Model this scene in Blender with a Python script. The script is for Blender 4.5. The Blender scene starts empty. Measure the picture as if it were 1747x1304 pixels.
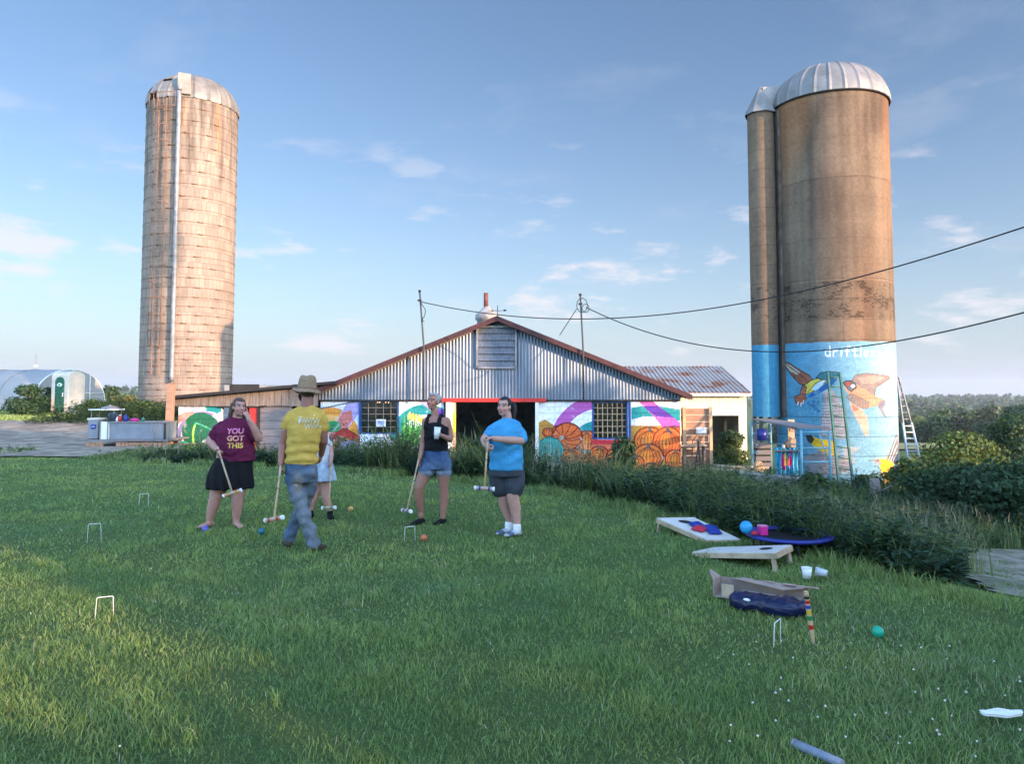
import bpy, bmesh, math, random
import numpy as np
from mathutils import Vector, Matrix, Quaternion
from mathutils.bvhtree import BVHTree
random.seed(7); rng = np.random.default_rng(11)
R = math.radians
scene = bpy.context.scene
COL = scene.collection

# ------------------------------------------------------------------ camera
EYE = 1.7; PITCH = R(3.5); F = 1300.0; PX0, PY0 = 873.5, 592.0
cam = bpy.data.cameras.new('camera'); camo = bpy.data.objects.new('camera', cam); COL.objects.link(camo)
camo.location = (0, 0, EYE); camo.rotation_euler = (R(90) + PITCH, 0, 0)
cam.sensor_width = 36; cam.lens = 36 * F / 1747
cam.shift_y = -(652 - PY0) / 1747
cam.clip_start = 0.05; cam.clip_end = 6000
scene.camera = camo

# ------------------------------------------------------------------ sun, sky, exposure
SUN_AZ = -39.0; SUN_EL = 10.5           # degrees from +X (towards the camera's right and behind it)
sdir = Vector((math.cos(R(SUN_AZ)) * math.cos(R(SUN_EL)), math.sin(R(SUN_AZ)) * math.cos(R(SUN_EL)), math.sin(R(SUN_EL))))
sl = bpy.data.lights.new('sun', 'SUN'); sl.energy = 3.4; sl.angle = R(0.5); sl.color = (1.0, 0.64, 0.39)
so = bpy.data.objects.new('sun', sl); COL.objects.link(so)
so.rotation_euler = sdir.to_track_quat('Z', 'Y').to_euler()
scene.view_settings.view_transform = 'Standard'; scene.view_settings.look = 'None'
scene.view_settings.gamma = 1; scene.view_settings.use_curve_mapping = False
scene.view_settings.exposure = 1.55

world = bpy.data.worlds.new('World'); scene.world = world; world.use_nodes = True
wn = world.node_tree.nodes; wl = world.node_tree.links; wn.clear()
def W(t, **k):
    n = wn.new(t)
    for a, b in k.items(): setattr(n, a, b)
    return n
wo = W('ShaderNodeOutputWorld'); wb = W('ShaderNodeBackground'); wb.inputs['Strength'].default_value = 0.15
sky = W('ShaderNodeTexSky', sky_type='NISHITA', sun_disc=False, sun_elevation=R(SUN_EL), sun_rotation=R(90 - SUN_AZ), altitude=300, air_density=1.0, dust_density=0.6, ozone_density=1.5)
tc = W('ShaderNodeTexCoord'); sx = W('ShaderNodeSeparateXYZ'); wl.new(tc.outputs['Generated'], sx.inputs[0])
def WM(op, a, b=None, c=None, clamp=False):
    n = W('ShaderNodeMath', operation=op, use_clamp=clamp)
    for i, v in enumerate((a, b, c)):
        if v is None: continue
        if isinstance(v, (int, float)): n.inputs[i].default_value = v
        else: wl.new(v, n.inputs[i])
    return n.outputs[0]
zz = WM('MAXIMUM', sx.outputs[2], 0.0)
den = WM('ADD', zz, 0.10)
cx_ = WM('DIVIDE', sx.outputs[0], den); cy_ = WM('DIVIDE', sx.outputs[1], den)
cv = W('ShaderNodeCombineXYZ'); wl.new(cx_, cv.inputs[0]); wl.new(cy_, cv.inputs[1])
n1 = W('ShaderNodeTexNoise'); n1.inputs['Scale'].default_value = 1.5; n1.inputs['Detail'].default_value = 9; n1.inputs['Roughness'].default_value = 0.62; n1.inputs['Distortion'].default_value = 0.3
wl.new(cv.outputs[0], n1.inputs['Vector'])
n2 = W('ShaderNodeTexNoise'); n2.inputs['Scale'].default_value = 0.35; n2.inputs['Detail'].default_value = 3
wl.new(cv.outputs[0], n2.inputs['Vector'])
# low, puffy clouds near the horizon
n3 = W('ShaderNodeTexNoise'); n3.inputs['Scale'].default_value = 1.0; n3.inputs['Detail'].default_value = 8; n3.inputs['Roughness'].default_value = 0.6
mp = W('ShaderNodeMapping'); mp.inputs['Scale'].default_value = (7.0, 7.0, 24.0); mp.inputs['Location'].default_value = (1.3, 0.4, 0.35)
wl.new(tc.outputs['Generated'], mp.inputs['Vector']); wl.new(mp.outputs[0], n3.inputs['Vector'])
hi = WM('SUBTRACT', WM('MULTIPLY', n1.outputs[0], WM('ADD', n2.outputs[0], 0.5)), 0.535)
hi = WM('MULTIPLY', hi, 4.5, clamp=True)
lo = WM('MULTIPLY', WM('SUBTRACT', n3.outputs[0], 0.56), 10.0, clamp=True)
band = WM('MULTIPLY', WM('SUBTRACT', 0.36, zz), 5.0, clamp=True)
band2 = WM('MULTIPLY', WM('SUBTRACT', zz, 0.015), 22.0, clamp=True)
lo = WM('MULTIPLY', WM('MULTIPLY', lo, band), band2)
cl = WM('MULTIPLY', WM('MAXIMUM', WM('MULTIPLY', hi, 0.2), WM('MULTIPLY', lo, 0.75)), 1.0, clamp=True)
# sky boosted behind the camera and overhead to fill the shade, dimmed in view
gs = WM('MULTIPLY', WM('SUBTRACT', 0.62, sx.outputs[1]), 0.85, clamp=True)
fac = WM('ADD', 0.46, WM('MULTIPLY', gs, 3.0))
tint = W('ShaderNodeMix', data_type='RGBA', blend_type='MULTIPLY'); tint.inputs[0].default_value = 1; wl.new(sky.outputs[0], tint.inputs[6]); tint.inputs[7].default_value = (.92, .98, 1.12, 1)
sc_ = W('ShaderNodeVectorMath', operation='SCALE'); wl.new(tint.outputs[2], sc_.inputs[0]); wl.new(fac, sc_.inputs['Scale'])
hz_f = WM('POWER', WM('SUBTRACT', 1.0, zz, clamp=True), 8.0)
mixh = W('ShaderNodeMix', data_type='RGBA'); wl.new(WM('MULTIPLY', hz_f, 1.0), mixh.inputs[0]); wl.new(sc_.outputs[0], mixh.inputs[6]); mixh.inputs[7].default_value = (1.24, 1.43, 1.78, 1)
mixc = W('ShaderNodeMix', data_type='RGBA'); wl.new(cl, mixc.inputs[0]); wl.new(mixh.outputs[2], mixc.inputs[6]); mixc.inputs[7].default_value = (2.2, 2.1, 2.2, 1)
wl.new(mixc.outputs[2], wb.inputs['Color']); wl.new(wb.outputs[0], wo.inputs[0])

# ------------------------------------------------------------------ helpers: projection
_c, _s = math.cos(PITCH), math.sin(PITCH)
def P(px, py, Y):
    a = (px - PX0) / F; b = -(py - PY0) / F
    d = Vector((a, _c - b * _s, _s + b * _c))
    t = Y / d.y
    return Vector((d.x * t, Y, EYE + d.z * t))
def G(px, py, z=0.0):
    a = (px - PX0) / F; b = -(py - PY0) / F
    d = Vector((a, _c - b * _s, _s + b * _c))
    t = (z - EYE) / d.z
    return Vector((d.x * t, d.y * t, z))
def toPx(V):
    V = np.asarray(V, float); x, y, z = V[:, 0], V[:, 1], V[:, 2] - EYE
    dep = y * _c + z * _s; up = -y * _s + z * _c
    return PX0 + F * x / dep, PY0 - F * up / dep

# ------------------------------------------------------------------ helpers: objects
def root(name, label, cat, loc=(0, 0, 0), group=None):
    o = bpy.data.objects.new(name, None); COL.objects.link(o); o.location = loc
    o.empty_display_size = 0.2
    o['label'] = label; o['category'] = cat
    if group: o['group'] = group
    return o
def tag(o, label=None, cat=None, group=None, kind=None):
    if label: o['label'] = label
    if cat: o['category'] = cat
    if group: o['group'] = group
    if kind: o['kind'] = kind
    return o
def worg(o):
    v = Vector((0, 0, 0))
    while o is not None: v = v + o.location; o = o.parent
    return v
def np_mesh(name, V, Fc, mats, parent=None, col=None, smooth=False, mi=None):
    """V (n,3) world coordinates, Fc list of (m,k) int arrays"""
    V = np.asarray(V, np.float32)
    if parent is not None: V = V - np.array(worg(parent), np.float32)
    if isinstance(Fc, np.ndarray): Fc = [Fc]
    me = bpy.data.meshes.new(name)
    me.vertices.add(len(V)); me.vertices.foreach_set('co', V.ravel())
    loops = np.concatenate([f.ravel() for f in Fc]).astype(np.int32)
    tot = np.concatenate([np.full(len(f), f.shape[1], np.int32) for f in Fc])
    st = np.concatenate([[0], np.cumsum(tot)[:-1]]).astype(np.int32)
    me.loops.add(len(loops)); me.loops.foreach_set('vertex_index', loops)
    me.polygons.add(len(tot)); me.polygons.foreach_set('loop_start', st); me.polygons.foreach_set('loop_total', tot)
    if smooth: me.polygons.foreach_set('use_smooth', np.ones(len(tot), bool))
    if mi is not None: me.polygons.foreach_set('material_index', np.asarray(mi, np.int32))
    if not isinstance(mats, (list, tuple)): mats = [mats]
    for m in mats: me.materials.append(m)
    me.update(calc_edges=True)
    if col is not None:
        a = me.color_attributes.new('Col', 'FLOAT_COLOR', 'POINT')
        c = np.ones((len(V), 4), np.float32); c[:, :3] = col; a.data.foreach_set('color', c.ravel())
    o = bpy.data.objects.new(name, me); COL.objects.link(o); o.parent = parent
    return o
class MB:
    def __init__(s): s.v = []; s.f = []; s.m = []; s.sm = []; s.cur = 0
    def add(s, vs, fs, smooth=False):
        b = len(s.v); s.v += [tuple(v) for v in vs]
        for f in fs: s.f.append(tuple(b + i for i in f)); s.m.append(s.cur); s.sm.append(smooth)
        return s
    def box(s, c, size, rot=None, x=None):
        c = Vector(c); hx, hy, hz = [k / 2 for k in size]
        M = rot if rot is not None else Matrix.Identity(3)
        vs = [c + M @ Vector((a * hx, b * hy, d * hz)) for a in (-1, 1) for b in (-1, 1) for d in (-1, 1)]
        return s.add(vs, [(0, 1, 3, 2), (4, 6, 7, 5), (0, 4, 5, 1), (2, 3, 7, 6), (0, 2, 6, 4), (1, 5, 7, 3)])
    def bar(s, a, b, w, h, up=(0, 0, 1)):
        a = Vector(a); b = Vector(b); d = (b - a); L = d.length; d.normalize()
        u = Vector(up); r = d.cross(u)
        if r.length < 1e-4: r = d.cross(Vector((0, 1, 0)))
        r.normalize(); u = r.cross(d)
        M = Matrix((r, d, u)).transposed()
        return s.box((a + b) / 2, (w, L, h), M)
    def prism(s, poly, ext):
        """poly: list of 3D points (planar), extruded by vector ext"""
        n = len(poly); e = Vector(ext); vs = [Vector(p) for p in poly] + [Vector(p) + e for p in poly]
        fs = [tuple(range(n))[::-1], tuple(range(n, 2 * n))] + [(i, (i + 1) % n, n + (i + 1) % n, n + i) for i in range(n)]
        return s.add(vs, fs)
    def tube(s, pts, r, n=8, cap=True, smooth=True):
        pts = [Vector(p) for p in pts]; k = len(pts)
        rs = r if isinstance(r, (list, tuple)) else [r] * k
        vs = []; up = None
        for i, p in enumerate(pts):
            d = (pts[min(i + 1, k - 1)] - pts[max(i - 1, 0)]).normalized()
            if up is None:
                up = Vector((0, 0, 1)) if abs(d.z) < .9 else Vector((0, 1, 0))
            a = d.cross(up).normalized(); up = a.cross(d).normalized()
            for j in range(n):
                t = 2 * math.pi * j / n; vs.append(p + (a * math.cos(t) + up * math.sin(t)) * rs[i])
        fs = [(i * n + j, i * n + (j + 1) % n, (i + 1) * n + (j + 1) % n, (i + 1) * n + j) for i in range(k - 1) for j in range(n)]
        s.add(vs, fs, smooth)
        if cap:
            b = len(s.v) - len(vs)
            s.f.append(tuple(b + j for j in range(n))[::-1]); s.m.append(s.cur); s.sm.append(False)
            s.f.append(tuple(b + (k - 1) * n + j for j in range(n))); s.m.append(s.cur); s.sm.append(False)
        return s
    def lathe(s, prof, c=(0, 0, 0), n=24, M=None, smooth=True):
        c = Vector(c); M = M or Matrix.Identity(3); vs = []
        for r, z in prof:
            for j in range(n):
                t = 2 * math.pi * j / n; vs.append(c + M @ Vector((r * math.cos(t), r * math.sin(t), z)))
        k = len(prof)
        fs = [(i * n + j, i * n + (j + 1) % n, (i + 1) * n + (j + 1) % n, (i + 1) * n + j) for i in range(k - 1) for j in range(n)]
        return s.add(vs, fs, smooth)
    def ball(s, c, r, n=14, M=None):
        rr = r if isinstance(r, (tuple, list)) else (r, r, r); c = Vector(c); M = M or Matrix.Identity(3)
        k = n // 2 + 1; vs = [c + M @ Vector((0, 0, -rr[2]))]
        for i in range(1, k):
            ph = -math.pi / 2 + math.pi * i / k
            for j in range(n):
                t = 2 * math.pi * j / n
                vs.append(c + M @ Vector((rr[0] * math.cos(ph) * math.cos(t), rr[1] * math.cos(ph) * math.sin(t), rr[2] * math.sin(ph))))
        vs.append(c + M @ Vector((0, 0, rr[2]))); fs = []
        for j in range(n): fs.append((0, 1 + (j + 1) % n, 1 + j))
        for i in range(k - 2):
            for j in range(n): fs.append((1 + i * n + j, 1 + i * n + (j + 1) % n, 1 + (i + 1) * n + (j + 1) % n, 1 + (i + 1) * n + j))
        t = len(vs) - 1; b = 1 + (k - 2) * n
        for j in range(n): fs.append((b + j, b + (j + 1) % n, t))
        return s.add(vs, fs, True)
    def build(s, name, mats, parent=None, bevel=0):
        me = bpy.data.meshes.new(name); o0 = worg(parent) if parent is not None else Vector((0, 0, 0))
        me.from_pydata([tuple(Vector(v) - o0) for v in s.v], [], s.f)
        if not isinstance(mats, (list, tuple)): mats = [mats]
        for m in mats: me.materials.append(m)
        me.polygons.foreach_set('material_index', s.m); me.polygons.foreach_set('use_smooth', s.sm); me.update()
        o = bpy.data.objects.new(name, me); COL.objects.link(o); o.parent = parent
        if bevel:
            b = o.modifiers.new('bevel', 'BEVEL'); b.width = bevel; b.segments = 2; b.limit_method = 'ANGLE'
        return o
def copy_tree(o, parent=None, label=None):
    c = o.copy(); COL.objects.link(c); c.parent = parent
    if label: c['label'] = label
    for ch in list(o.children): copy_tree(ch, c)
    return c

# ------------------------------------------------------------------ helpers: materials
def ntree(name):
    m = bpy.data.materials.new(name); m.use_nodes = True; nt = m.node_tree
    b = nt.nodes['Principled BSDF']; return m, nt, b
def N(nt, t, ins=None, **k):
    n = nt.nodes.new(t)
    for a, b in k.items(): setattr(n, a, b)
    if ins:
        for a, b in ins.items():
            if isinstance(b, bpy.types.NodeSocket): nt.links.new(b, n.inputs[a])
            else: n.inputs[a].default_value = b
    return n
def rgba(c): return (c[0], c[1], c[2], 1)
def mk(name, c, rough=.75, var=.25, scale=4.0, c2=None, bump=.0, bscale=30, metal=0, stretch=(1, 1, 1), spec=.4, detail=6, thr=None, coat=0):
    """base colour varied by noise towards c2"""
    m, nt, b = ntree(name)
    t = N(nt, 'ShaderNodeTexCoord'); mpn = N(nt, 'ShaderNodeMapping', {'Vector': t.outputs['Object'], 'Scale': stretch})
    no = N(nt, 'ShaderNodeTexNoise', {'Vector': mpn.outputs[0], 'Scale': scale, 'Detail': detail, 'Roughness': .65})
    if c2 is None: c2 = tuple(max(0, k * (1 - var * 1.6)) for k in c); c1 = tuple(k * (1 + var * .5) for k in c)
    else: c1 = c
    lo_, hi_ = thr or (.32, .68)
    rm = N(nt, 'ShaderNodeMapRange', {'Value': no.outputs[0], 'From Min': lo_, 'From Max': hi_})
    mx = N(nt, 'ShaderNodeMix', {0: rm.outputs[0], 6: rgba(c1), 7: rgba(c2)}, data_type='RGBA')
    nt.links.new(mx.outputs[2], b.inputs['Base Color'])
    b.inputs['Roughness'].default_value = rough; b.inputs['Metallic'].default_value = metal
    b.inputs['Specular IOR Level'].default_value = spec; b.inputs['Coat Weight'].default_value = coat
    if bump:
        nb = N(nt, 'ShaderNodeTexNoise', {'Vector': mpn.outputs[0], 'Scale': bscale, 'Detail': 4})
        bp = N(nt, 'ShaderNodeBump', {'Height': nb.outputs[0], 'Strength': bump, 'Distance': .02}); nt.links.new(bp.outputs[0], b.inputs['Normal'])
    return m
def mkcol(name, rough=.8, var=.15, scale=6, bump=0., bscale=25, spec=.3, transl=0., stretch=(1, 1, 1), brick=None, shadow_through=False):
    """colour from the mesh's own paint attribute 'Col', with small noise"""
    m, nt, b = ntree(name)
    at = N(nt, 'ShaderNodeAttribute', attribute_name='Col'); t = N(nt, 'ShaderNodeTexCoord')
    mpn = N(nt, 'ShaderNodeMapping', {'Vector': t.outputs['Object'], 'Scale': stretch})
    no = N(nt, 'ShaderNodeTexNoise', {'Vector': mpn.outputs[0], 'Scale': scale, 'Detail': 5})
    rm = N(nt, 'ShaderNodeMapRange', {'Value': no.outputs[0], 'From Min': .3, 'From Max': .7, 'To Min': 1 - var, 'To Max': 1 + var})
    mx = N(nt, 'ShaderNodeMix', {0: 1.0, 6: at.outputs['Color'], 7: rm.outputs[0]}, data_type='RGBA', blend_type='MULTIPLY')
    nt.links.new(mx.outputs[2], b.inputs['Base Color']); b.inputs['Roughness'].default_value = rough; b.inputs['Specular IOR Level'].default_value = spec
    h = None
    if bump:
        nb = N(nt, 'ShaderNodeTexNoise', {'Vector': mpn.outputs[0], 'Scale': bscale, 'Detail': 4})
        bp = N(nt, 'ShaderNodeBump', {'Height': nb.outputs[0], 'Strength': bump, 'Distance': .02}); nt.links.new(bp.outputs[0], b.inputs['Normal']); h = bp
    if brick:   # block joints pressed into the surface
        mb = N(nt, 'ShaderNodeMapping', {'Vector': t.outputs['Object'], 'Rotation': (R(90), 0, 0)})
        br = N(nt, 'ShaderNodeTexBrick', {'Vector': mb.outputs[0], 'Scale': 1.0, 'Mortar Size': .008, 'Brick Width': brick[0], 'Row Height': brick[1], 'Color1': (1, 1, 1, 1), 'Color2': (1, 1, 1, 1), 'Mortar': (0, 0, 0, 1)})
        bp = N(nt, 'ShaderNodeBump', {'Height': br.outputs[0], 'Strength': .6, 'Distance': .01}); nt.links.new(bp.outputs[0], b.inputs['Normal'])
    if transl:
        tr = N(nt, 'ShaderNodeBsdfTranslucent', {'Color': mx.outputs[2]}); ms = N(nt, 'ShaderNodeMixShader', {0: transl})
        nt.links.new(b.outputs[0], ms.inputs[1]); nt.links.new(tr.outputs[0], ms.inputs[2])
        nt.links.new(ms.outputs[0], nt.nodes['Material Output'].inputs[0])
    return m
M = {}
M['leaf'] = mkcol('leaf', .55, .12, 3, spec=.35, transl=.3)
M['grass'] = mkcol('grass', .6, .1, 2, spec=.3, transl=.35)
M['bark'] = mk('bark', (.09, .06, .04), .9, .4, 8, bump=.6, stretch=(1, 1, .2))
M['wood_grey'] = mk('weathered_wood', (.26, .21, .17), .85, .35, 5, c2=(.11, .085, .07), bump=.4, bscale=20, stretch=(6, 6, .5))
M['wood_grey_h'] = mk('weathered_wood_level', (.235, .215, .21), .85, .35, 5, c2=(.14, .12, .115), bump=.4, bscale=20, stretch=(.5, 6, 8))
M['wood_brown'] = mk('brown_wood', (.42, .24, .15), .8, .35, 5, c2=(.27, .145, .085), bump=.3, bscale=20, stretch=(.6, 6, 6))
M['wood_tan'] = mk('tan_wood', (.55, .37, .21), .7, .2, 6, bump=.2, stretch=(1, 1, .4))
M['wood_pale'] = mk('pale_wood', (.52, .38, .24), .65, .25, 5, bump=.15)
M['white_paint'] = mk('white_paint', (.75, .74, .7), .6, .1, 3, bump=.1)
M['cream_boards'] = mk('cream_boards', (.74, .66, .5), .8, .25, 4, c2=(.5, .43, .33), bump=.3, stretch=(5, 5, .5), thr=(.5, .85))
M['rust_trim'] = mk('rust_trim', (.085, .026, .024), .75, .4, 3, c2=(.035, .015, .016), bump=.2)
M['red_paint'] = mk('red_paint', (.55, .03, .02), .55, .2, 2, bump=.1)
M['dark'] = mk('dark_wood', (.03, .027, .025), .9, .3, 3)
M['galv'] = mk('galvanised_steel', (.15, .185, .235), .42, .2, 2.0, c2=(.10, .125, .16), metal=.5, stretch=(3, 3, .3))
M['galv_dull'] = mk('dull_steel', (.28, .27, .26), .6, .25, 3, metal=.4, bump=.1)
M['wire'] = mk('black_cable', (.015, .015, .017), .6, .1)
M['rust_metal'] = mk('rusty_metal', (.28, .14, .07), .8, .4, 6, c2=(.14, .1, .08), bump=.3)
M['white_wire'] = mk('white_wire', (.75, .75, .72), .45, .1)
M['plastic_white'] = mk('white_plastic', (.75, .75, .73), .35, .08)
M['blue_plastic'] = mk('blue_plastic', (.015, .03, .22), .35, .2, 3)
M['cyan_plastic'] = mk('cyan_plastic', (.02, .3, .55), .3, .1)
M['pink_plastic'] = mk('pink_plastic', (.6, .02, .22), .35, .1)
M['navy_fabric'] = mk('navy_fabric', (.012, .018, .06), .45, .3, 8, bump=.5, bscale=12)
M['card'] = mk('cardboard', (.36, .25, .18), .85, .25, 7, c2=(.25, .2, .18))
M['teal_paint'] = mk('teal_paint', (.12, .30, .36), .6, .25, 5, c2=(.28, .4, .42), thr=(.5, .8))
M['green_paint'] = mk('green_paint', (.04, .13, .09), .6, .25, 5)
M['grey_panel'] = mk('grey_panel', (.21, .225, .25), .55, .15, 2.5, bump=.1)
M['concrete_low'] = mk('rough_concrete', (.33, .31, .28), .9, .3, 3, bump=.5)
M['soil'] = mk('soil', (.05, .045, .03), .95, .3, 3)
M['green_plastic'] = mk('green_plastic', (.018, .19, .11), .4, .15, 2)
M['tan_plastic'] = mk('tan_plastic', (.60, .53, .42), .5, .1, 2)
M['denim'] = mk('blue_denim', (.06, .10, .18), .85, .4, 7, c2=(.13, .16, .2), bump=.5, bscale=15, stretch=(1, 1, .6))
M['black_cloth'] = mk('black_cloth', (.008, .008, .009), .85, .2, 8, bump=.4, bscale=14, spec=.2)
M['glassy'] = mk('dark_glass', (.02, .022, .025), .12, .2, 3, spec=.6)

# ================================================================== terrain
EX = np.array([-60, -30, -11.4, -4.2, .3, 1.95, 2.65, 3.2, 3.85, 4.15, 6, 12, 30, 60.])
EY = np.array([20.3, 20.2, 19.9, 17.3, 14, 11.2, 9.1, 8.1, 6.6, 6.2, 4.6, 1, -9, -30.])
def ye(x): return np.interp(x, EX, EY)
def sst(a, b, x):
    t = np.clip((x - a) / (b - a), 0, 1); return t * t * (3 - 2 * t)
def vnoise(x, y, s, seed=0):
    """cheap smooth noise in [-1,1]"""
    r = np.random.default_rng(seed); o = 0
    for k in range(5):
        a = r.uniform(0, 6.28); f = s * r.uniform(.6, 1.9); ph = r.uniform(0, 6.28); ph2 = r.uniform(0, 6.28)
        o = o + np.sin((x * math.cos(a) + y * math.sin(a)) * f + ph + 1.3 * np.sin((x * math.sin(a) - y * math.cos(a)) * f * .7 + ph2))
    return o / 3.2
def edge_dist(x, y):
    x = np.asarray(x, float); y = np.asarray(y, float)
    best = np.full(np.broadcast(x, y).shape, 1e9)
    for i in range(len(EX) - 1):
        ax, ay, bx, by = EX[i], EY[i], EX[i + 1], EY[i + 1]; dx, dy = bx - ax, by - ay
        t = np.clip(((x - ax) * dx + (y - ay) * dy) / (dx * dx + dy * dy), 0, 1)
        best = np.minimum(best, np.hypot(x - ax - t * dx, y - ay - t * dy))
    return np.where(y > ye(x), best, -best)
def hz(x, y):
    x = np.asarray(x, float); y = np.asarray(y, float)
    D = edge_dist(x, y)
    wr = sst(-9.5, -6.5, x)
    near_r = -(.85 + .35 * sst(4, 11, x)) * sst(0, 6, D) - .12 * sst(0, .8, D)
    near_l = .5 * sst(20, 46, y)
    far_r = np.interp(y, [0, 32, 45, 60, 110, 140, 300, 600, 950, 1500], [0, 0, -.6, -1.4, -4.2, -8, -11.5, -9, -3.5, -5])
    far_l = np.interp(y, [0, 60, 90, 200, 500, 900, 1500], [0, 0, -1.2, -8, -3.5, 5, 4.5])
    w2 = sst(-60, 40, x) if False else sst(-.12, .18, x / np.maximum(y, 20.))
    z = np.where(y > 32, 1, 0) * (far_r * w2 + far_l * (1 - w2)) + near_r * wr + near_l * (1 - wr)
    z = z + .03 * vnoise(x, y, .5, 3) * sst(0, 3, np.abs(D)) + 2.0 * vnoise(x, y, .012, 5) * sst(90, 300, y)
    return z
def hz1(x, y): return float(hz(np.array([x]), np.array([y]))[0])
def axis(segs):
    out = []
    for a, b, st in segs: out.append(np.arange(a, b, st))
    return np.concatenate(out + [[segs[-1][1]]])
def grid_mesh(name, xs, ys, zf, mat, keep=None, **k):
    X, Y = np.meshgrid(xs, ys); Z = zf(X, Y); nx, ny = len(xs), len(ys)
    V = np.stack([X.ravel(), Y.ravel(), Z.ravel()], 1)
    i = np.arange(nx * ny).reshape(ny, nx)
    Fq = np.stack([i[:-1, :-1].ravel(), i[:-1, 1:].ravel(), i[1:, 1:].ravel(), i[1:, :-1].ravel()], 1)
    if keep is not None:
        cxm = V[Fq][:, :, 0].mean(1); cym = V[Fq][:, :, 1].mean(1); Fq = Fq[keep(cxm, cym)]
        u, inv = np.unique(Fq, return_inverse=True); V = V[u]; Fq = inv.reshape(-1, 4)
    return np_mesh(name, V, Fq, mat, smooth=True, **k)
def ground_mat():
    m, nt, b = ntree('ground'); t = N(nt, 'ShaderNodeTexCoord')
    n1 = N(nt, 'ShaderNodeTexNoise', {'Vector': t.outputs['Object'], 'Scale': .5, 'Detail': 6}); n2 = N(nt, 'ShaderNodeTexNoise', {'Vector': t.outputs['Object'], 'Scale': 55., 'Detail': 8, 'Roughness': .75})
    c1 = N(nt, 'ShaderNodeMix', {0: n1.outputs[0], 6: (.10, .17, .05, 1), 7: (.15, .19, .06, 1)}, data_type='RGBA')
    rm = N(nt, 'ShaderNodeMapRange', {'Value': n2.outputs[0], 'From Min': .4, 'From Max': .7})
    c2 = N(nt, 'ShaderNodeMix', {0: rm.outputs[0], 6: c1.outputs[2], 7: (.045, .07, .025, 1)}, data_type='RGBA')
    nt.links.new(c2.outputs[2], b.inputs['Base Color']); b.inputs['Roughness'].default_value = .95; b.inputs['Specular IOR Level'].default_value = .1
    bp = N(nt, 'ShaderNodeBump', {'Height': n2.outputs[0], 'Strength': .8, 'Distance': .05}); nt.links.new(bp.outputs[0], b.inputs['Normal'])
    return m
xs = axis([(-1500, -400, 60), (-400, -60, 10), (-60, -20, 1), (-20, 20, .25), (20, 60, 1), (60, 400, 10), (400, 1500, 60)])
ys = axis([(-200, -20, 10), (-20, 0, 1), (0, 34, .25), (34, 70, 1), (70, 300, 6), (300, 2000, 30)])
tag(grid_mesh('ground', xs, ys, hz, ground_mat()), 'rolling green farmland around the barn', 'ground', kind='structure')

M['gravel'] = mk('gravel', (.36, .285, .20), .95, .3, 1.6, c2=(.17, .135, .10), bump=1.0, bscale=22, detail=12, thr=(.42, .58))
M['gravel2'] = mk('gravel_track', (.27, .235, .18), .95, .3, 2.6, c2=(.10, .115, .055), bump=1.0, bscale=18, detail=12, thr=(.42, .6))
def inpoly(X, Y, poly):
    X = np.asarray(X); Y = np.asarray(Y); r = np.zeros(X.shape, bool); n = len(poly)
    for i in range(n):
        x1, y1 = poly[i]; x2, y2 = poly[(i + 1) % n]
        c = ((y1 > Y) != (y2 > Y))
        with np.errstate(divide='ignore', invalid='ignore'): r ^= c & (X < (x2 - x1) * (Y - y1) / (y2 - y1 + 1e-12) + x1)
    return r
drive = [(-40, 20.6), (-11.3, 20.3), (-10.2, 21), (-9.9, 26), (-10.5, 30), (-14, 33.5), (-24, 37), (-60, 41)]
jig = lambda x, y: (x + .35 * vnoise(x, y, 2.2, 8), y + .35 * vnoise(x, y, 2.5, 9))
tag(grid_mesh('gravel_drive', np.arange(-60, -8, .12), np.arange(20, 42, .12), lambda x, y: hz(x, y) + .035, M['gravel'], keep=lambda x, y: inpoly(*jig(x, y), drive)), 'gravel drive beyond the lawn at the left', 'drive', kind='structure')
track = [(4.2, 6.9), (6.3, 5.0), (9, 3.0), (20, -3), (26, 5), (24.5, 14.5), (12, 14.4), (8.6, 14.6), (7.3, 13.6), (6.5, 11.6), (5.5, 9.0)]
tag(grid_mesh('farm_track', np.arange(4, 25, .12), np.arange(-4, 15.5, .12), lambda x, y: hz(x, y) + .045, M['gravel2'], keep=lambda x, y: inpoly(*jig(x, y), track)), 'stony farm track beside the weeds at the right', 'track', kind='structure')
def hayfield(x, y): return inpoly(x, y, [(26, 58), (80, 55), (100, 112), (40, 118)])
M['hay'] = mk('hay_field', (.30, .25, .09), .95, .3, .3, c2=(.16, .19, .05))
tag(grid_mesh('field', np.arange(20, 110, 1.), np.arange(50, 120, 1.), lambda x, y: hz(x, y) + .12, M['hay'], keep=lambda x, y: hayfield(*jig(x, y))), 'sunlit pale hay field beyond the shrubs', 'field', kind='structure')

# ================================================================== lawn blades
def blades(x, y, z, h, w, lean, colr, seg2=True):
    n = len(x); a = rng.uniform(0, 2 * np.pi, n); ca, sa = np.cos(a), np.sin(a)
    b = rng.uniform(0, 2 * np.pi, n); lx, ly = np.cos(b) * lean * h, np.sin(b) * lean * h
    base = np.stack([x, y, z], 1); sd = np.stack([ca * w / 2, sa * w / 2, np.zeros(n)], 1)
    mid = base + np.stack([lx * .35, ly * .35, h * .55], 1); tip = base + np.stack([lx, ly, h * np.sqrt(np.clip(1 - (lean * .75) ** 2, .15, 1))], 1)
    V = np.stack([base - sd, base + sd, mid - sd * .8, mid + sd * .8, tip], 1).reshape(-1, 3)
    i = np.arange(n)[:, None] * 5
    T = np.stack([i + [0, 1, 3], i + [0, 3, 2], i + [2, 3, 4]], 1).reshape(-1, 3)
    C = np.repeat(colr, 5, 0)
    return V, T, C
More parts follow.
